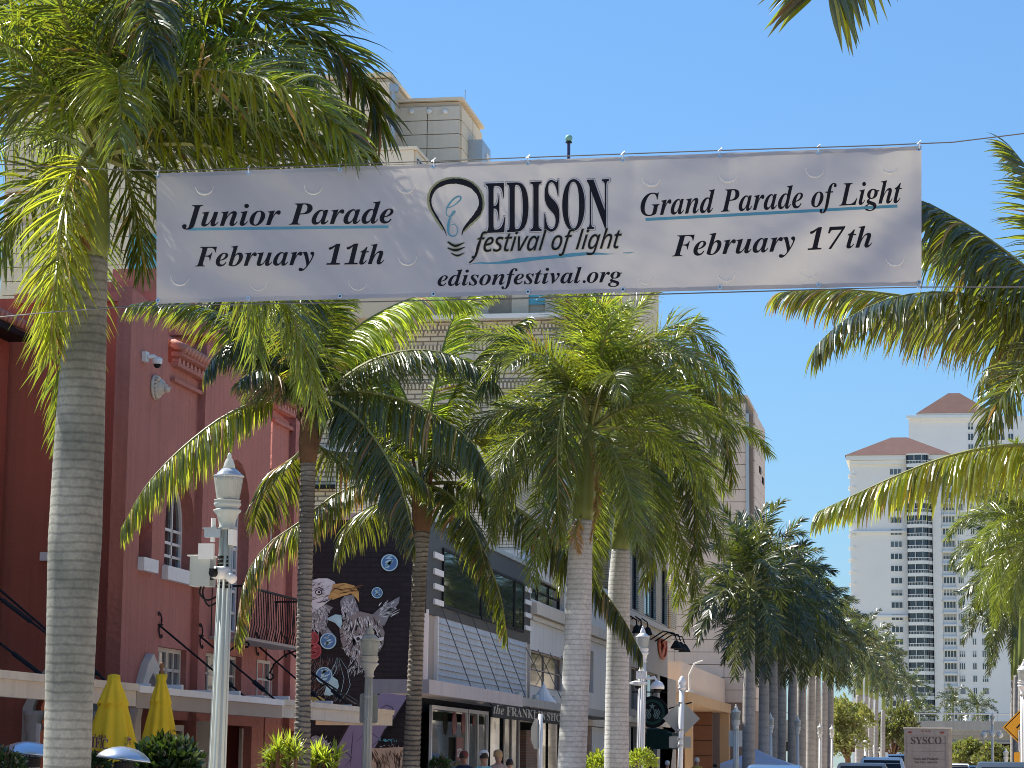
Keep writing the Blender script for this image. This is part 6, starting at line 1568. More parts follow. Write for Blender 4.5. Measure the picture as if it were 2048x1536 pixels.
pm = MB(); pm.poly([(a.x+(b.x-a.x)*p[0], 59.936, a.z+(b.z-a.z)*p[1]) for p in ((.28, .15), (.72, .15), (.72, .4), (.6, .5), (.55, .75), (.5, .5), (.42, .6), (.36, .4), (.28, .4))]); part('plate_symbols', pm, black_m, ws)

# ------------------------------------------------------------------ umbrellas, heaters, tents
def umbrella(label, Y, px, ytop, ybase, wtop, wbase, words, knob, seed):
    wtop *= .85
    r_ = random.Random(seed); a = at(px, ytop, Y=Y); zt_ = a.z; S = Y/F
    t = thing('patio_umbrella', label, 'umbrella', (a.x, Y, 0.13), 'closed yellow patio umbrellas')
    part('pole', MB().tube([(a.x, Y, .13), (a.x, Y, zt_-.02)], .03, 8), mat('umbrella_wood', (.22, .10, .04), .6), t)
    part('foot', MB().lathe([(.32, 0), (.32, .06), (.06, .12), (.05, .3)], (a.x, Y, .135), 16), black_m, t)
    zb2 = .75; n = 72; K = 22; mb = MB(); zs = zt_ - .20
    def rad(th, f):
        th = th + .18*sin(2*th+seed)*f
        env = (wtop + (wbase-wtop)*f**.9)/2*S
        if f > .8: env *= 1 - .35*((f-.8)/.2)
        fold = 1 + (.10+.42*f)*(.6*sin(8*th+.5+seed+.6*sin(3*th)) + .25*sin(13*th + 5*f+seed))*.75
        return env*fold
    ph = random.Random(seed).uniform(0, 6)
    for k in range(K+1):
        f = k/K; z = zs + (zb2-zs)*f
        for j in range(n):
            th = 2*pi*j/n; rr3 = rad(th, f); mb.v.append((a.x + rr3*cos(th), Y + rr3*sin(th)*.85, z + .04*sin(8*th+.5)*(f > .95)))
    for k in range(K):
        for j in range(n): q = k*n+j; r2_ = k*n+(j+1) % n; mb.f.append((q, q+n, r2_+n, r2_)); mb.mi.append(0)
    part('canopy', mb, yellow_c, t, True)
    mb = MB(); prof = [(.03, .26), (.10, .24), (wtop/2*S*.80, .12), (wtop/2*S*1.22, -.02), (wtop/2*S*1.62, -.17), (wtop/2*S*1.75, -.23)]
    for r0, z in prof:
        for j in range(n): th = 2*pi*j/n; fo = 1 + .13*sin(8*th+1+seed)*min(1, max(0, (.26-z)/.3)); mb.v.append((a.x + r0*fo*cos(th), Y + r0*fo*sin(th)*.9, zs + z - .02 + .035*sin(8*th+seed)*(z < -.2)))
    for k in range(len(prof)-1):
        for j in range(n): q = k*n+j; r2_ = k*n+(j+1) % n; mb.f.append((q, q+n, r2_+n, r2_)); mb.mi.append(0)
    part('top_vent', mb, yellow_c, t, True)
    if knob: part('knob', MB().lathe([(.045, 0), (.045, .05), (.03, .06), (.025, .09), (.045, .12), (.03, .18), (.01, .2)], (a.x, Y, zs+.23), 10), MATS['umbrella_wood'], t, True)
    def surf(px_, py_2, off=.012):
        p = at(px_, py_2, Y=Y); f = max(0, min(1, (zs-p.z)/(zs-zb2))); lo = None
        best = None
        for j in range(180):
            th = -pi + pi*j/180; x = a.x + rad(th, f)*cos(th)
            if best is None or abs(x-p.x) < best[0]: best = (abs(x-p.x), th)
        th = best[1]; return Vector((p.x, Y + rad(th, f)*sin(th)*.85 - off, p.z))
    inkp = mat('plum_umbrella_ink', (.16, .035, .05), .8); pale = mat('pale_umbrella_ink', (.55, .45, .30), .8)
    for s_, x0, y0, x1, y1, em, kind, mm_ in words:
        f = lambda o2, x0=x0, y0=y0, x1=x1, y1=y1, em=em: (lambda u, v: surf(x0 + (x1-x0)*u, y0 + (y1-y0)*u - v*em, o2))
        if em > 20: part('lettering', text_mesh(s_, kind, f(.012), 'lettering', pale, .03, cut=.15), None, t)
        part('lettering', text_mesh(s_, kind, f(.016), 'lettering', inkp if mm_ else pale, 0, cut=.15), None, t)
        if em > 20:
            l = MB(); prev = None
            for k in range(13): u = k/12; q0 = surf(x0+(x1-x0)*u, y0+(y1-y0)*u+7, .012); q1 = surf(x0+(x1-x0)*u, y0+(y1-y0)*u+9.5, .012); l.quad(prev[0], q0, q1, prev[1]) if prev else None; prev = (q0, q1)
            part('lettering_rule', l, inkp, t)
    return t
umbrella('left closed yellow patio umbrella in front of the cream canopy', 38, 228, 1353, 1536, 42, 168, [('CIFIC', 183, 1492, 231, 1499, 29, 'b', 1), ('CLARA', 192, 1474, 228, 1477, 9, 'b', 1), ('Cer', 198, 1521, 214, 1522, 17, 'b', 1), ('O', 259, 1493, 266, 1492, 26, 'b', 1)], False, 1)
umbrella('right closed yellow patio umbrella with wooden knob, beside the pale arch', 40, 323, 1352, 1530, 28, 128, [('ACI', 333, 1486, 359, 1489, 27, 'b', 1), ('CA', 343, 1465, 355, 1464, 8, 'b', 1)], True, 2.6)
def heater(label, px, py, Y, wd, tilt):
    a = at(px, py, Y=Y); r = wd/2*Y/F
    t = thing('patio_heater', label, 'patio heater', (a.x, Y, .13), 'mushroom patio heaters')
    H = a.z
    dome = MB().lathe([(r*1.0, -.01), (r, 0), (r*.92, .045), (r*.72, .10), (r*.45, .145), (r*.2, .165), (.01, .17)], (0, 0, 0), 36)
    o = part('reflector', dome, steel, t, True, loc=(a.x, Y, H-.17)); o.rotation_euler = (R(-3), tilt, 0)
    b = MB().lathe([(.13, 0), (.135, .04), (.135, .12), (.11, .14)], (a.x, Y, H-.34), 20)
    part('burner_head', b, black_m, t)
    cg = MB()
    for k in range(20): an = 2*pi*k/20; cg.tube([(a.x+.12*cos(an), Y+.12*sin(an), H-.66), (a.x+.12*cos(an), Y+.12*sin(an), H-.34)], .005, 4)
    for z in (H-.4, H-.5, H-.6, H-.66): cg.lathe([(.124, z-.005), (.124, z+.005), (.117, z+.005), (.117, z-.005)], (a.x, Y, 0), 20)
    part('burner_cage', cg, galv, t)
    part('pole', MB().tube([(a.x, Y, .9), (a.x, Y, H-.66)], .035, 10), steel, t); part('tank_housing', MB().lathe([(.23, 0), (.23, .05), (.20, .1), (.20, .72), (.12, .78)], (a.x, Y, .14), 20), black_m, t, True)
    for k in range(3): an = 2*pi*k/3; part('support_rod', MB().tube([(a.x+.1*cos(an), Y+.1*sin(an), H-.34), (a.x+.06*cos(an), Y+.06*sin(an), H-.18)], .008, 5), black_m, t)
heater('left mushroom patio heater beside the thick palm trunk', 62, 1483, 32, 126, R(4))
heater('right mushroom patio heater in front of the left yellow umbrella', 248, 1493, 33, 112, R(5))
# thin white marker beside the doorway
q = at(73, 1530, Y=44); wp = thing('white_post', 'short thin white panel standing before the doorway behind the left heater', 'post', (q.x, 44, .13)); part('panel', MB().box(q.x-.035, q.x+.035, 44, 44.04, .13, at(73, 1447, Y=44).z), white_p, wp); part('foot', MB().box(q.x-.15, q.x+.15, 43.9, 44.14, .131, .16), black_m, wp)
# white tent canopy
tt = thing('tent_canopy', 'low white and blue tent canopy behind the nearest palm row trunks', 'tent', (at(1505, 1520, Y=94).x, 94, 0))
tm_ = mat('white_blue_tent_fabric', (.50, .55, .70), .6, .1, 1.5)
a, b, c_ = at(1440, 1527, Y=93), at(1510, 1497, Y=94.5), at(1580, 1528, Y=93)
TM = MB(); ex = (a.x, c_.x); yy0, yy1 = 93, 96; pk = (b.x, 94.5, b.z)
cs4 = [(ex[0], yy0, a.z), (ex[1], yy0, a.z), (ex[1], yy1, a.z), (ex[0], yy1, a.z)]
for k in range(4):
    p, q = Vector(cs4[k]), Vector(cs4[(k+1) % 4]); m1 = p.lerp(Vector(pk), .5) - Vector((0, 0, .05)); m2 = q.lerp(Vector(pk), .5) - Vector((0, 0, .05)); TM.quad(p, q, m2, m1); TM.poly([m1, m2, pk])
    TM.quad(p, q, q - Vector((0, 0, .22)), p - Vector((0, 0, .22)))
part('roof_fabric', TM, tm_, tt)
for x, y, z in cs4: part('leg', MB().tube([(x, y, .13), (x, y, z-.22)], .03, 6), galv, tt)

# ------------------------------------------------------------------ shrubs and trees
def blob_leaves(cen, rad, n, size, m_, rnd, squash=.8, up=.3, asp=2.2):
    mb = MB()
    for _ in range(n):
        th, ph = rnd.uniform(0, 2*pi), math.acos(rnd.uniform(-.4, 1)); r = rnd.uniform(.55, 1.05)
        bump = 1 + .25*noise.noise(Vector((cos(th)*2, sin(th)*2, ph*2)) + Vector(cen))
        p = Vector((rad[0]*r*bump*sin(ph)*cos(th), rad[1]*r*bump*sin(ph)*sin(th), rad[2]*r*bump*cos(ph)))
        d = (p.normalized() + Vector((rnd.uniform(-.8, .8), rnd.uniform(-.8, .8), rnd.uniform(-.5, .8)+up))).normalized()
        s = d.cross(Vector((rnd.uniform(-1, 1), rnd.uniform(-1, 1), rnd.uniform(-1, 1)))).normalized(); l = size*rnd.uniform(.6, 1.3); wv2 = l/asp
        c = Vector(cen) + p; nn = d.cross(s)
        i = len(mb.v); mb.v += [tuple(c), tuple(c + d*l*.5 + s*wv2*.5 + nn*wv2*.12), tuple(c + d*l), tuple(c + d*l*.5 - s*wv2*.5 + nn*wv2*.12)]; mb.f.append((i, i+1, i+2, i+3)); mb.mi.append(0)
    return mb
def shrub(label, px, Y, wpx, ytop, m_, size=.10, n=900, seed=1, planter=False, asp=2.2, nm='shrub'):
    rnd = random.Random(seed); a = at(px, ytop, Y=Y); r = wpx/2*Y/F; zc = max(.7, a.z - r*.8)
    t = thing(nm, label, 'shrub', (a.x, Y, .13))
    part('foliage', blob_leaves((a.x, Y, zc), (r, r*.8, a.z-zc), n, size, m_, rnd, asp=asp), m_, t)
    part('foliage_low', blob_leaves((a.x, Y, zc*.62), (r*.9, r*.75, zc*.5), n//2, size, m_, rnd, asp=asp), m_, t)
    st = MB()
    for k in range(6): st.tube([(a.x+rnd.uniform(-.1, .1), Y+rnd.uniform(-.1, .1), .13), (a.x+rnd.uniform(-.6, .6)*r, Y+rnd.uniform(-.5, .5)*r, zc+.2)], [.03, .01], 5)
    part('stem', st, fibre_m, t); return t
shrub('dark broad-leaved shrub between the right heater and the lamp post', 330, 35, 135, 1484, leaf_dk, .16, 1500, 1, asp=1.8)
shrub('small leafy shrub at the bottom left corner', 8, 31, 90, 1500, leaf_dk, .08, 700, 2)
shrub('low green shrub between heater and left umbrella base', 190, 36, 60, 1512, leaf_dk, .10, 400, 3)
shrub('bright green rounded shrub at the foot of the twin white palm trunks', 1207, 50, 82, 1505, leaf_y, .09, 1100, 4)
shrub('bright green shrub below the white camera lamp', 1283, 60, 58, 1500, leaf_y, .09, 900, 5)
shrub('green leafy shrub low by the second coconut palm', 880, 47, 40, 1518, leaf_dk, .09, 400, 6)
def spiky(label, px, Y, wpx, ytop, seed):
    rnd = random.Random(seed); t = thing('spiky_plant', label, 'plant', (at(px, 1500, Y=Y).x, Y, .13)); r = wpx/2*Y/F
    stm = MB()
    for k in range(9):
        x = at(px, 1500, Y=Y).x + rnd.uniform(-.75, .75)*r; y = Y + rnd.uniform(-.5, .5)*r; z = at(px, ytop, Y=Y).z - rnd.uniform(.1, .45) - .18*abs(x - at(px, 1500, Y=Y).x)/r
        stm.tube([(x, y, .13), (x, y, z)], .03, 5); mb = MB()
        for j in range(34):
            az_, el = rnd.uniform(0, 2*pi), rnd.uniform(.0, 1.35); d = Vector((cos(az_)*cos(el), sin(az_)*cos(el), sin(el))); l = rnd.uniform(.30, .48)
            s = d.cross(Vector((0, 0, 1))).normalized()*.02; c = Vector((x, y, z)); m1 = c + d*l*.5; e = c + d*l + Vector((0, 0, -.10*cos(el)))
            mb.quad(c - s*.5, m1 - s, m1 + s, c + s*.5); mb.poly([m1 - s, e, m1 + s])
        part('leaf_rosette', mb, leaf_y, t)
    part('stem', stm, fibre_m, t)
spiky('spiky yellow-green plant left of the first coconut palm trunk', 560, 40, 95, 1480, 1)
spiky('spiky yellow-green plant right of the first coconut palm trunk', 645, 43, 75, 1492, 2)
def tree(label, px, Y, wpx, ytop, ybot, m_, seed, n=4200, size=.5):
    rnd = random.Random(seed); a = at(px, ytop, Y=Y); b = at(px, ybot, Y=Y); r = wpx/2*Y/F; cz_ = (a.z+b.z)/2
    t = thing('broadleaf_tree', label, 'tree', (a.x, Y, 0))
    tr = MB().tube([(a.x, Y, 0), (a.x+.1, Y, cz_*.5), (a.x, Y, cz_)], [.25, .2, .1], 8)
    for k in range(6): an = k*1.05; tr.tube([(a.x, Y, cz_*.5), (a.x+r*.6*cos(an), Y+r*.6*sin(an), cz_+.3*(k % 3))], [.1, .03], 5)
    part('trunk', tr, fibre_m, t); cr = MB()
    for k in range(14):
        c = (a.x + rnd.uniform(-.75, .75)*r, Y + rnd.uniform(-.7, .7)*r, cz_ + rnd.uniform(-.6, .6)*(a.z-cz_))
        q = blob_leaves(c, (r*.36, r*.36, (a.z-cz_)*.38), n//14, size, m_, rnd, asp=1.6); o = len(cr.v); cr.v += q.v; cr.f += [tuple(i+o for i in f) for f in q.f]; cr.mi += q.mi
    part('crown', cr, m_, t)
tree('pale olive street tree between the palm row and the distant palms', 1692, 185, 104, 1380, 1545, leaf_tr, 1, size=.30)
tree('pale olive street tree left of the delivery truck', 1783, 240, 100, 1390, 1545, leaf_tr, 2, size=.36)
tree('yellow-green rounded tree under the overpass, right of the truck', 1940, 285, 90, 1478, 1560, leaf_tr, 3, size=.45)
tree('yellow-green tree under the overpass near the right palms', 1995, 280, 95, 1486, 1560, leaf_tr, 4, size=.45)
tree('dark green tree behind the overpass left of the truck', 1755, 330, 90, 1440, 1520, leaf_f, 5, size=.7)
for i, (px, Y, yc, lb) in enumerate(((1822, 330, 1372, 'lone far palm before the base of the white tower, left one'), (1906, 340, 1408, 'small far palm above the overpass railing, middle'), (1955, 330, 1415, 'small far palm above the overpass railing, right'), (1838, 320, 1425, 'low far palm above the overpass, right of the lone palm'))):
    palm('palm_tree', lb, 'royal', Y, [(px, 1530, 6), (px, 1480, 6), (px, yc+18, 5)], (px, yc), 16, L=3.0, group='far palms near the overpass', far=2, seed=200+i)

# ------------------------------------------------------------------ vehicles
def extr(mb, prof, y0, y1, side_in=0.0):
    n = len(prof)
car_glass = mat('dark_car_glass', (.012, .014, .016), .12, .1, 2, spec=.35)
def car(label, X, Y, Wd, H, L_, paint_m, kind='car', face=1):
    """car pointing along the street, seen from behind; X,Y is the rear bumper centre"""
    t = thing('parked_car' if kind == 'car' else 'suv', label, 'car', (X, Y, 0), None)
    k = H
    side = [(0, .30), (-.02, .55*k), (.10, .62*k), (.35, .90*k), (.62, .985*k), (1.3, 1.0*k), (L_*.52, .985*k), (L_*.58, .95*k), (L_*.72, .66*k), (L_*.93, .58*k), (L_, .45*k), (L_, .28)]
    wf = [1, 1, .98, .86, .78, .76, .76, .78, .92, .96, .94, .95]
    mb = MB(); n = len(side); Wd2 = Wd/2
    mbv = [(X - Wd2*w_, Y + s_[0], s_[1]) for s_, w_ in zip(side, wf)] + [(X + Wd2*w_, Y + s_[0], s_[1]) for s_, w_ in zip(side, wf)]
    i0 = 0; mb.v = mbv
    for i in range(n):
        j = (i+1) % n; mb.f.append((i, j, n+j, n+i)); mb.mi.append(0)
    low = [(-.0, .30), (-.02, .55*k), (.10, .62*k), (L_*.72, .66*k), (L_*.93, .58*k), (L_, .45*k), (L_, .28)]
    mb.f.append((0, n-1, n-2, n-3, n-4, 2, 1)); mb.mi.append(0); mb.f.append((n+0, n+1, n+2, n+n-4, n+n-3, n+n-2, n+n-1)); mb.mi.append(0)
    mb.f.append((2, n-4, n-5, 6, 5, 4, 3)); mb.mi.append(0); mb.f.append((n+3, n+4, n+5, n+6, n+n-5, n+n-4, n+2)); mb.mi.append(0)
    bo_ = part('body', mb, paint_m, t, True); bevel(bo_, .04, 2)
    g = MB(); e = .012
    # rear glass, windscreen, side glass set proud by a centimetre
    g.quad((X-Wd2*.80, Y+.14-e, .66*k), (X+Wd2*.80, Y+.14-e, .66*k), (X+Wd2*.70, Y+.40-e, .94*k), (X-Wd2*.70, Y+.40-e, .94*k)); part('rear_window', g, car_glass, t)
    g = MB().quad((X-Wd2*.84, Y+L_*.70+e, .70*k), (X-Wd2*.72, Y+L_*.59+e, .94*k), (X+Wd2*.72, Y+L_*.59+e, .94*k), (X+Wd2*.84, Y+L_*.70+e, .70*k)); part('windscreen', g, car_glass, t)
    for s in (-1, 1):
        for a, b in ((.55, L_*.36), (L_*.38, L_*.56)):
            part('side_window', MB().quad((X+s*(Wd2*.975+e), Y+a-.2*(a < 1), .68*k), (X+s*(Wd2*.955+e), Y+b+.25*(b > 2), .68*k), (X+s*(Wd2*.80+e), Y+b, .93*k), (X+s*(Wd2*.80+e), Y+a, .93*k)), car_glass, t)
        part('tail_light', MB().box(X+s*Wd2*.93, X+s*Wd2*.70, Y-.04, Y+.05, .50*k, .60*k), mat('tail_light_red', (.35, .02, .02), .3), t)
        part('mirror', MB().box(X+s*Wd2*.96, X+s*(Wd2*.96+.2), Y+L_*.62, Y+L_*.62+.1, .66*k, .75*k), paint_m, t)
        for y in (.75, L_-.85):
            wh_ = part('wheel', MB().tube([(X+s*(Wd2-.22), Y+y, .33), (X+s*(Wd2+.01), Y+y, .33)], .33, 20), mat('tyre_rubber', (.02, .02, .02), .9), t)
            part('rim', MB().tube([(X+s*(Wd2+.012), Y+y, .33), (X+s*(Wd2+.02), Y+y, .33)], .21, 14), galv, wh_)
    part('number_plate', MB().box(X-.26, X+.26, Y-.045, Y-.03, .50*k, .50*k+.15), white_p, t)
    part('bumper', MB().box(X-Wd2*.96, X+Wd2*.96, Y-.10, Y+.02, .28, .46*k), paint_m, t)
    if kind != 'car':
        part('roof_rail', MB().tube([(X-Wd2*.70, Y+.7, k+.02), (X-Wd2*.70, Y+2.4, k+.02)], .02, 5).tube([(X+Wd2*.70, Y+.7, k+.02), (X+Wd2*.70, Y+2.4, k+.02)], .02, 5), black_m, t)
    return t
cp = lambda n, c: mat(n, c, .25, .03, 2, metal=.1, spec=.7)
q = at(1545, 1530, Y=76); car('blue car parked at the left kerb, roof showing before the tent', q.x, 76, 1.95, q.z+.01, 4.6, cp('blue_car_paint', (.08, .16, .30)))
q = at(1763, 1513, Y=98); car('white suv in the road just left of the delivery truck', q.x, 98, 1.95, q.z-.02, 4.7, cp('white_car_paint', (.78, .78, .76)), 'suv')
q = at(1722, 1526, Y=80); car('dark grey car in front of the white suv', q.x, 80, 1.85, q.z+.01, 4.4, cp('dark_car_paint', (.03, .035, .045)))
q = at(2038, 1527, Y=46); car('dark car roof at the bottom right corner', q.x, 46, 1.85, q.z+.03, 4.5, cp('charcoal_car_paint', (.04, .045, .045)))
q = at(1918, 1527, Y=190); car('small pale car beyond the truck, right side', q.x, 190, 1.8, q.z, 4.4, cp('silver_car_paint', (.55, .56, .58)))
q = at(1962, 1531, Y=150); car('grey car parked under the right palms', q.x, 150, 1.8, q.z, 4.4, cp('grey_car_paint', (.25, .27, .28)))
q = at(1793, 1508, Y=215); car('blue van far ahead left of the truck', q.x, 215, 1.9, q.z, 4.8, cp('navy_van_paint', (.05, .10, .20)), 'suv')
# delivery truck
YT = 131.0; a = at(1808, 1456, Y=YT); b = at(1896, 1456, Y=YT); ztr = a.z
tk = thing('delivery_truck', 'box delivery truck seen from behind with large lettering on its grey door', 'truck', ((a.x+b.x)/2, YT, 0))
bxm = mat('grubby_truck_grey', (.29, .28, .295), .6, .12, 1.2, .1, 6, streak=.35); trm = mat('truck_frame_metal', (.40, .36, .31), .5, .3, 2, metal=.2)
part('cargo_box', MB().box(a.x, b.x+.18, YT+.05, YT+7.2, 1.05, ztr-.02), mat('truck_white_side', (.60, .57, .54), .6, .1, 1), tk)
fx0, fx1 = a.x, b.x
part('door_frame', MB().box(fx0, fx0+.11, YT-.03, YT+.045, 1.05, ztr-.05).box(fx1-.11, fx1, YT-.03, YT+.045, 1.05, ztr-.05).box(fx0+.111, fx1-.111, YT-.03, YT+.045, ztr-.38, ztr-.05).box(fx0+.111, fx1-.111, YT-.03, YT+.045, 1.05, 1.2), bxm, tk)
part('roof_edge', MB().box(fx0-.04, fx1+.22, YT-.06, YT+7.2, ztr-.019, ztr+.04), white_p, tk)
part('corner_post', MB().box(fx1+.002, fx1+.17, YT-.02, YT+.04, 1.0, ztr-.03), trm, tk)
zs_ = [1.2 + (ztr-.38-1.2)*k/5 for k in range(6)]
for k in range(5): part('door_panel', MB().box(fx0+.12, fx1-.12, YT, YT+.04, zs_[k]+.006, zs_[k+1]-.006), bxm, tk)
inkt = mat('grey_truck_lettering', (.07, .055, .06), .7)
def tt_(s, kind, x0, x1, y, em): 
    p0, p1 = at(x0, y, Y=YT-.01), at(x1, y, Y=YT-.01); e = em*YT/F
    part('lettering', text_mesh(s, kind, lambda u, v: Vector((p0.x+(p1.x-p0.x)*u, YT-.012, p0.z+(p1.z-p0.z)*u+v*e)), 'lettering', inkt), None, tk)
tt_('SYSCO', 'b', 1822, 1883, 1488, 20); tt_('Foods and Products', 'b', 1827, 1876, 1520, 7); tt_('You Can Count On', 'b', 1829, 1874, 1526.5, 7)
for x in (fx0+.3, fx1-.3): part('marker_light', MB().box(x-.1, x+.1, YT-.05, YT-.031, ztr-.26, ztr-.18), mat('marker_red', (.25, .04, .03), .4), tk)
for k in range(3): part('marker_light', MB().box((fx0+fx1)/2-.22+.18*k, (fx0+fx1)/2-.14+.18*k, YT-.05, YT-.031, ztr-.18, ztr-.13), MATS['marker_red'], tk)
part('door_corner_brace', MB().quad((fx0+.12, YT-.035, ztr-.38), (fx0+.12, YT-.035, ztr-.33), (fx0+.42, YT-.035, ztr-.12), (fx0+.42, YT-.035, ztr-.17)).quad((fx1-.12, YT-.035, ztr-.38), (fx1-.42, YT-.035, ztr-.17), (fx1-.42, YT-.035, ztr-.12), (fx1-.12, YT-.035, ztr-.33)), trm, tk)
part('bumper', MB().box(fx0+.1, fx1-.1, YT-.2, YT-.02, .55, .75).box(fx0+.3, fx0+.4, YT-.15, YT, .75, 1.0).box(fx1-.4, fx1-.3, YT-.15, YT, .75, 1.0), black_m, tk)
part('chassis', MB().box(fx0+.7, fx1-.7, YT+.1, YT+9.2, .7, 1.0), black_m, tk)
part('cab', MB().box(fx0+.1, fx1, YT+7.4, YT+9.4, .6, 2.6), white_p, tk)
for x in (fx0+.05, fx1-.35):
    for y in (YT+1.4, YT+8.3): part('wheel', MB().tube([(x, y, .48), (x+.3, y, .48)], .48, 18), MATS['tyre_rubber'], tk)

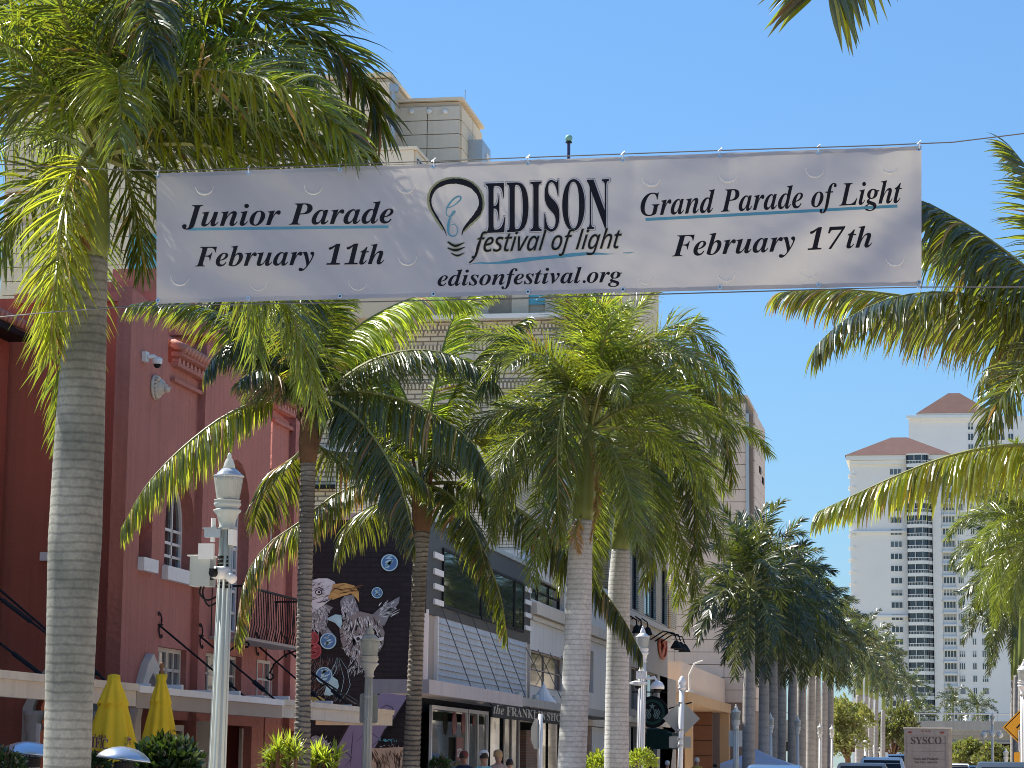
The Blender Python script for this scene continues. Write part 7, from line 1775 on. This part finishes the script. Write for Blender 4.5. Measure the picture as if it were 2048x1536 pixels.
# ------------------------------------------------------------------ people
skin_m = mat('skin', (.42, .24, .17), .6, .08, 10); skin_d = mat('tanned_skin', (.28, .14, .09), .6, .08, 10)
def person(label, X, Y, H, shirt, pants, hair, skin=skin_m, head_yaw=0, cap=None, longhair=False, zf=.13, stride=.18):
    t = thing('person', label, 'person', (X, Y, zf)); h = H/1.75
    V = {}; names = []
    def v(n, x, z, y=0, r=.06): names.append(n); V[n] = (Vector((x*h, y*h, z*h)), r*h)
    v('pel', 0, .95, 0, .135); v('wst', 0, 1.08, 0, .125); v('chs', 0, 1.28, -.01, .15); v('sh', 0, 1.41, 0, .10); v('nk', 0, 1.50, 0, .055); v('hd0', 0, 1.56, -.01, .055)
    for s, n in ((-1, 'l'), (1, 'r')):
        v('sj'+n, s*.17, 1.40, 0, .065); v('el'+n, s*.235, 1.12, .03*s, .043); v('wr'+n, s*.25, .88, -.06, .028); v('hn'+n, s*.25, .80, -.08, .03)
        v('hp'+n, s*.09, .88, 0, .10); v('kn'+n, s*.10, .50, stride*.35*s, .062); v('an'+n, s*.10, .10, stride*.6*s, .042); v('to'+n, s*.12, .035, stride*.6*s - .16, .035)
    E = [('pel','wst'),('wst','chs'),('chs','sh'),('sh','nk'),('nk','hd0')]
    for n in 'lr': E += [('sh','sj'+n),('sj'+n,'el'+n),('el'+n,'wr'+n),('wr'+n,'hn'+n),('pel','hp'+n),('hp'+n,'kn'+n),('kn'+n,'an'+n),('an'+n,'to'+n)]
    me = bpy.data.meshes.new('body'); me.from_pydata([V[n][0] for n in names], [(names.index(a), names.index(b)) for a, b in E], [])
    o = bpy.data.objects.new('body', me); COL.objects.link(o)
    sm = o.modifiers.new('s', 'SKIN'); ss = o.modifiers.new('ss', 'SUBSURF'); ss.levels = 2; ss.render_levels = 2
    for i, n in enumerate(names): sv = me.skin_vertices[0].data[i]; sv.radius = (V[n][1], V[n][1]); sv.use_root = n == 'pel'
    dg = bpy.context.evaluated_depsgraph_get(); me2 = bpy.data.meshes.new_from_object(o.evaluated_get(dg)); bpy.data.objects.remove(o); me2.name = 'body'
    for m_ in (shirt, pants, skin, black_m): me2.materials.append(m_)
    for p in me2.polygons:
        c = p.center/h; p.use_smooth = True
        p.material_index = 3 if c.z < .09 else 1 if (c.z < .96 and abs(c.x) < .21) else 2 if (c.z > 1.475 or (abs(c.x) > .19 and c.z < 1.20)) else 0
    part('body', me2, None, t, True, loc=(X, Y, zf))
    cy2 = Vector((X, Y, zf + 1.655*h)); hm = MB()
    hm.lathe([(.02, -.125), (.055, -.115), (.070, -.06), (.078, 0), (.080, .04), (.070, .085), (.045, .112), (.01, .122)], (0, 0, 0), 18, sx=h, sy=1.18*h)
    hm.tube([(0, -.088*h, .02*h), (0, -.118*h, -.025*h), (0, -.09*h, -.035*h)], [.008, .016, .01], 6)
    for s in (-1, 1): hm.lathe([(.01, -.03), (.018, -.01), (.018, .02), (.008, .03)], (s*.080*h, .005, 0), 8, sx=.5)
    hd = part('head', hm, skin, t, True, loc=cy2); hd.rotation_euler = (0, 0, head_yaw)
    ey = MB()
    for s in (-1, 1): ey.lathe([(.004, -.006), (.010, 0), (.004, .006)], (s*.03*h, -.086*h, .012*h), 8)
    ey.box(-.022*h, .022*h, -.083*h, -.079*h, -.068*h, -.062*h)
    e = part('face', ey, black_m, t, loc=cy2); e.rotation_euler = (0, 0, head_yaw)
    hr = MB(); rnd = random.Random(int(X*10)); n = 18; prof = [(.092, -.02), (.094, .03), (.086, .085), (.062, .122), (.02, .137)] if not longhair else [(.07, -.16), (.092, -.08), (.097, .0), (.097, .05), (.086, .095), (.06, .128), (.02, .143)]
    for r, z in prof:
        for j in range(n): an = 2*pi*j/n; k = rnd.uniform(.96, 1.07); hr.v.append((r*k*cos(an)*h, (r*k*sin(an)*1.15 + .022)*h, z*h + rnd.uniform(-.006, .006)))
    for k in range(len(prof)-1):
        for j in range(n): q = k*n+j; r2_ = k*n+(j+1) % n; hr.f.append((q, r2_, r2_+n, q+n)); hr.mi.append(0)
    hr.f.append(tuple((len(prof)-1)*n+j for j in range(n))); hr.mi.append(0)
    hh_ = part('hair', hr, hair, t, True, loc=cy2); hh_.rotation_euler = (0, 0, head_yaw)
    if cap:
        cm = MB().lathe([(.104, .015), (.106, .05), (.098, .10), (.07, .14), (.02, .155)], (0, 0, 0), 20, sx=h, sy=1.15*h)
        cm.poly([(.085*h*sin(a), -(.10 + .085*cos(a))*h, .028*h) for a in [(-1.35 + 2.7*k/10) for k in range(11)]]); c = part('cap', cm, cap, t, True, loc=cy2); c.rotation_euler = (0, 0, head_yaw)
    return t
def pp(px, py, Y): q = at(px, py, Y=Y); return q.x, Y, q.z
cl = lambda n, c: mat('cloth_' + n, c, .9, .08, 5)
hb_ = mat('hair_dark', (.03, .02, .015), .6, .3, 20); hbl = mat('hair_blond', (.42, .27, .12), .6, .35, 30); hw = mat('hair_white', (.6, .58, .55), .6, .2, 20)
for (px, py, Y, lb, sh_, pa, hr_, kw) in (
    (968, 1506, 50, 'person in white cap and pale turquoise shirt seen from behind before the shop', cl('turquoise', (.25, .55, .60)), cl('khaki', (.30, .25, .18)), hb_, dict(cap=cl('white', (.72, .72, .70)), head_yaw=R(195))),
    (997, 1503, 52, 'person with short blond hair walking beside the white cap', cl('peach', (.55, .38, .30)), cl('denim', (.06, .09, .16)), hbl, dict(head_yaw=R(160))),
    (928, 1507, 57, 'tanned person in navy shirt and dark red cap left of the white cap', cl('navy', (.02, .03, .06)), cl('grey', (.1, .1, .1)), hb_, dict(cap=cl('dark_red', (.18, .04, .03)), skin=skin_d, head_yaw=R(150))),
    (1019, 1521, 56, 'shorter person with dark hair right of the blond head', cl('black', (.03, .03, .03)), cl('denim', (.06, .09, .16)), hb_, dict(head_yaw=R(200))),
    (1394, 1517, 92, 'white haired person in yellow shirt by the orange arcade', cl('mustard', (.50, .33, .06)), cl('khaki', (.30, .25, .18)), hw, dict(head_yaw=R(180))),
    (1431, 1529, 96, 'dark haired person low beside the orange arcade', cl('grey', (.1, .1, .1)), cl('denim', (.06, .09, .16)), hb_, dict(head_yaw=R(140))),
    (1335, 1523, 88, 'person in pale blue shirt at the coffee shop front', cl('pale_blue', (.35, .42, .55)), cl('khaki', (.30, .25, .18)), hw, dict(head_yaw=R(170)))):
    X, Y_, z = pp(px, py, Y); person(lb, X, Y_, z-.13, sh_, pa, hr_, **kw)
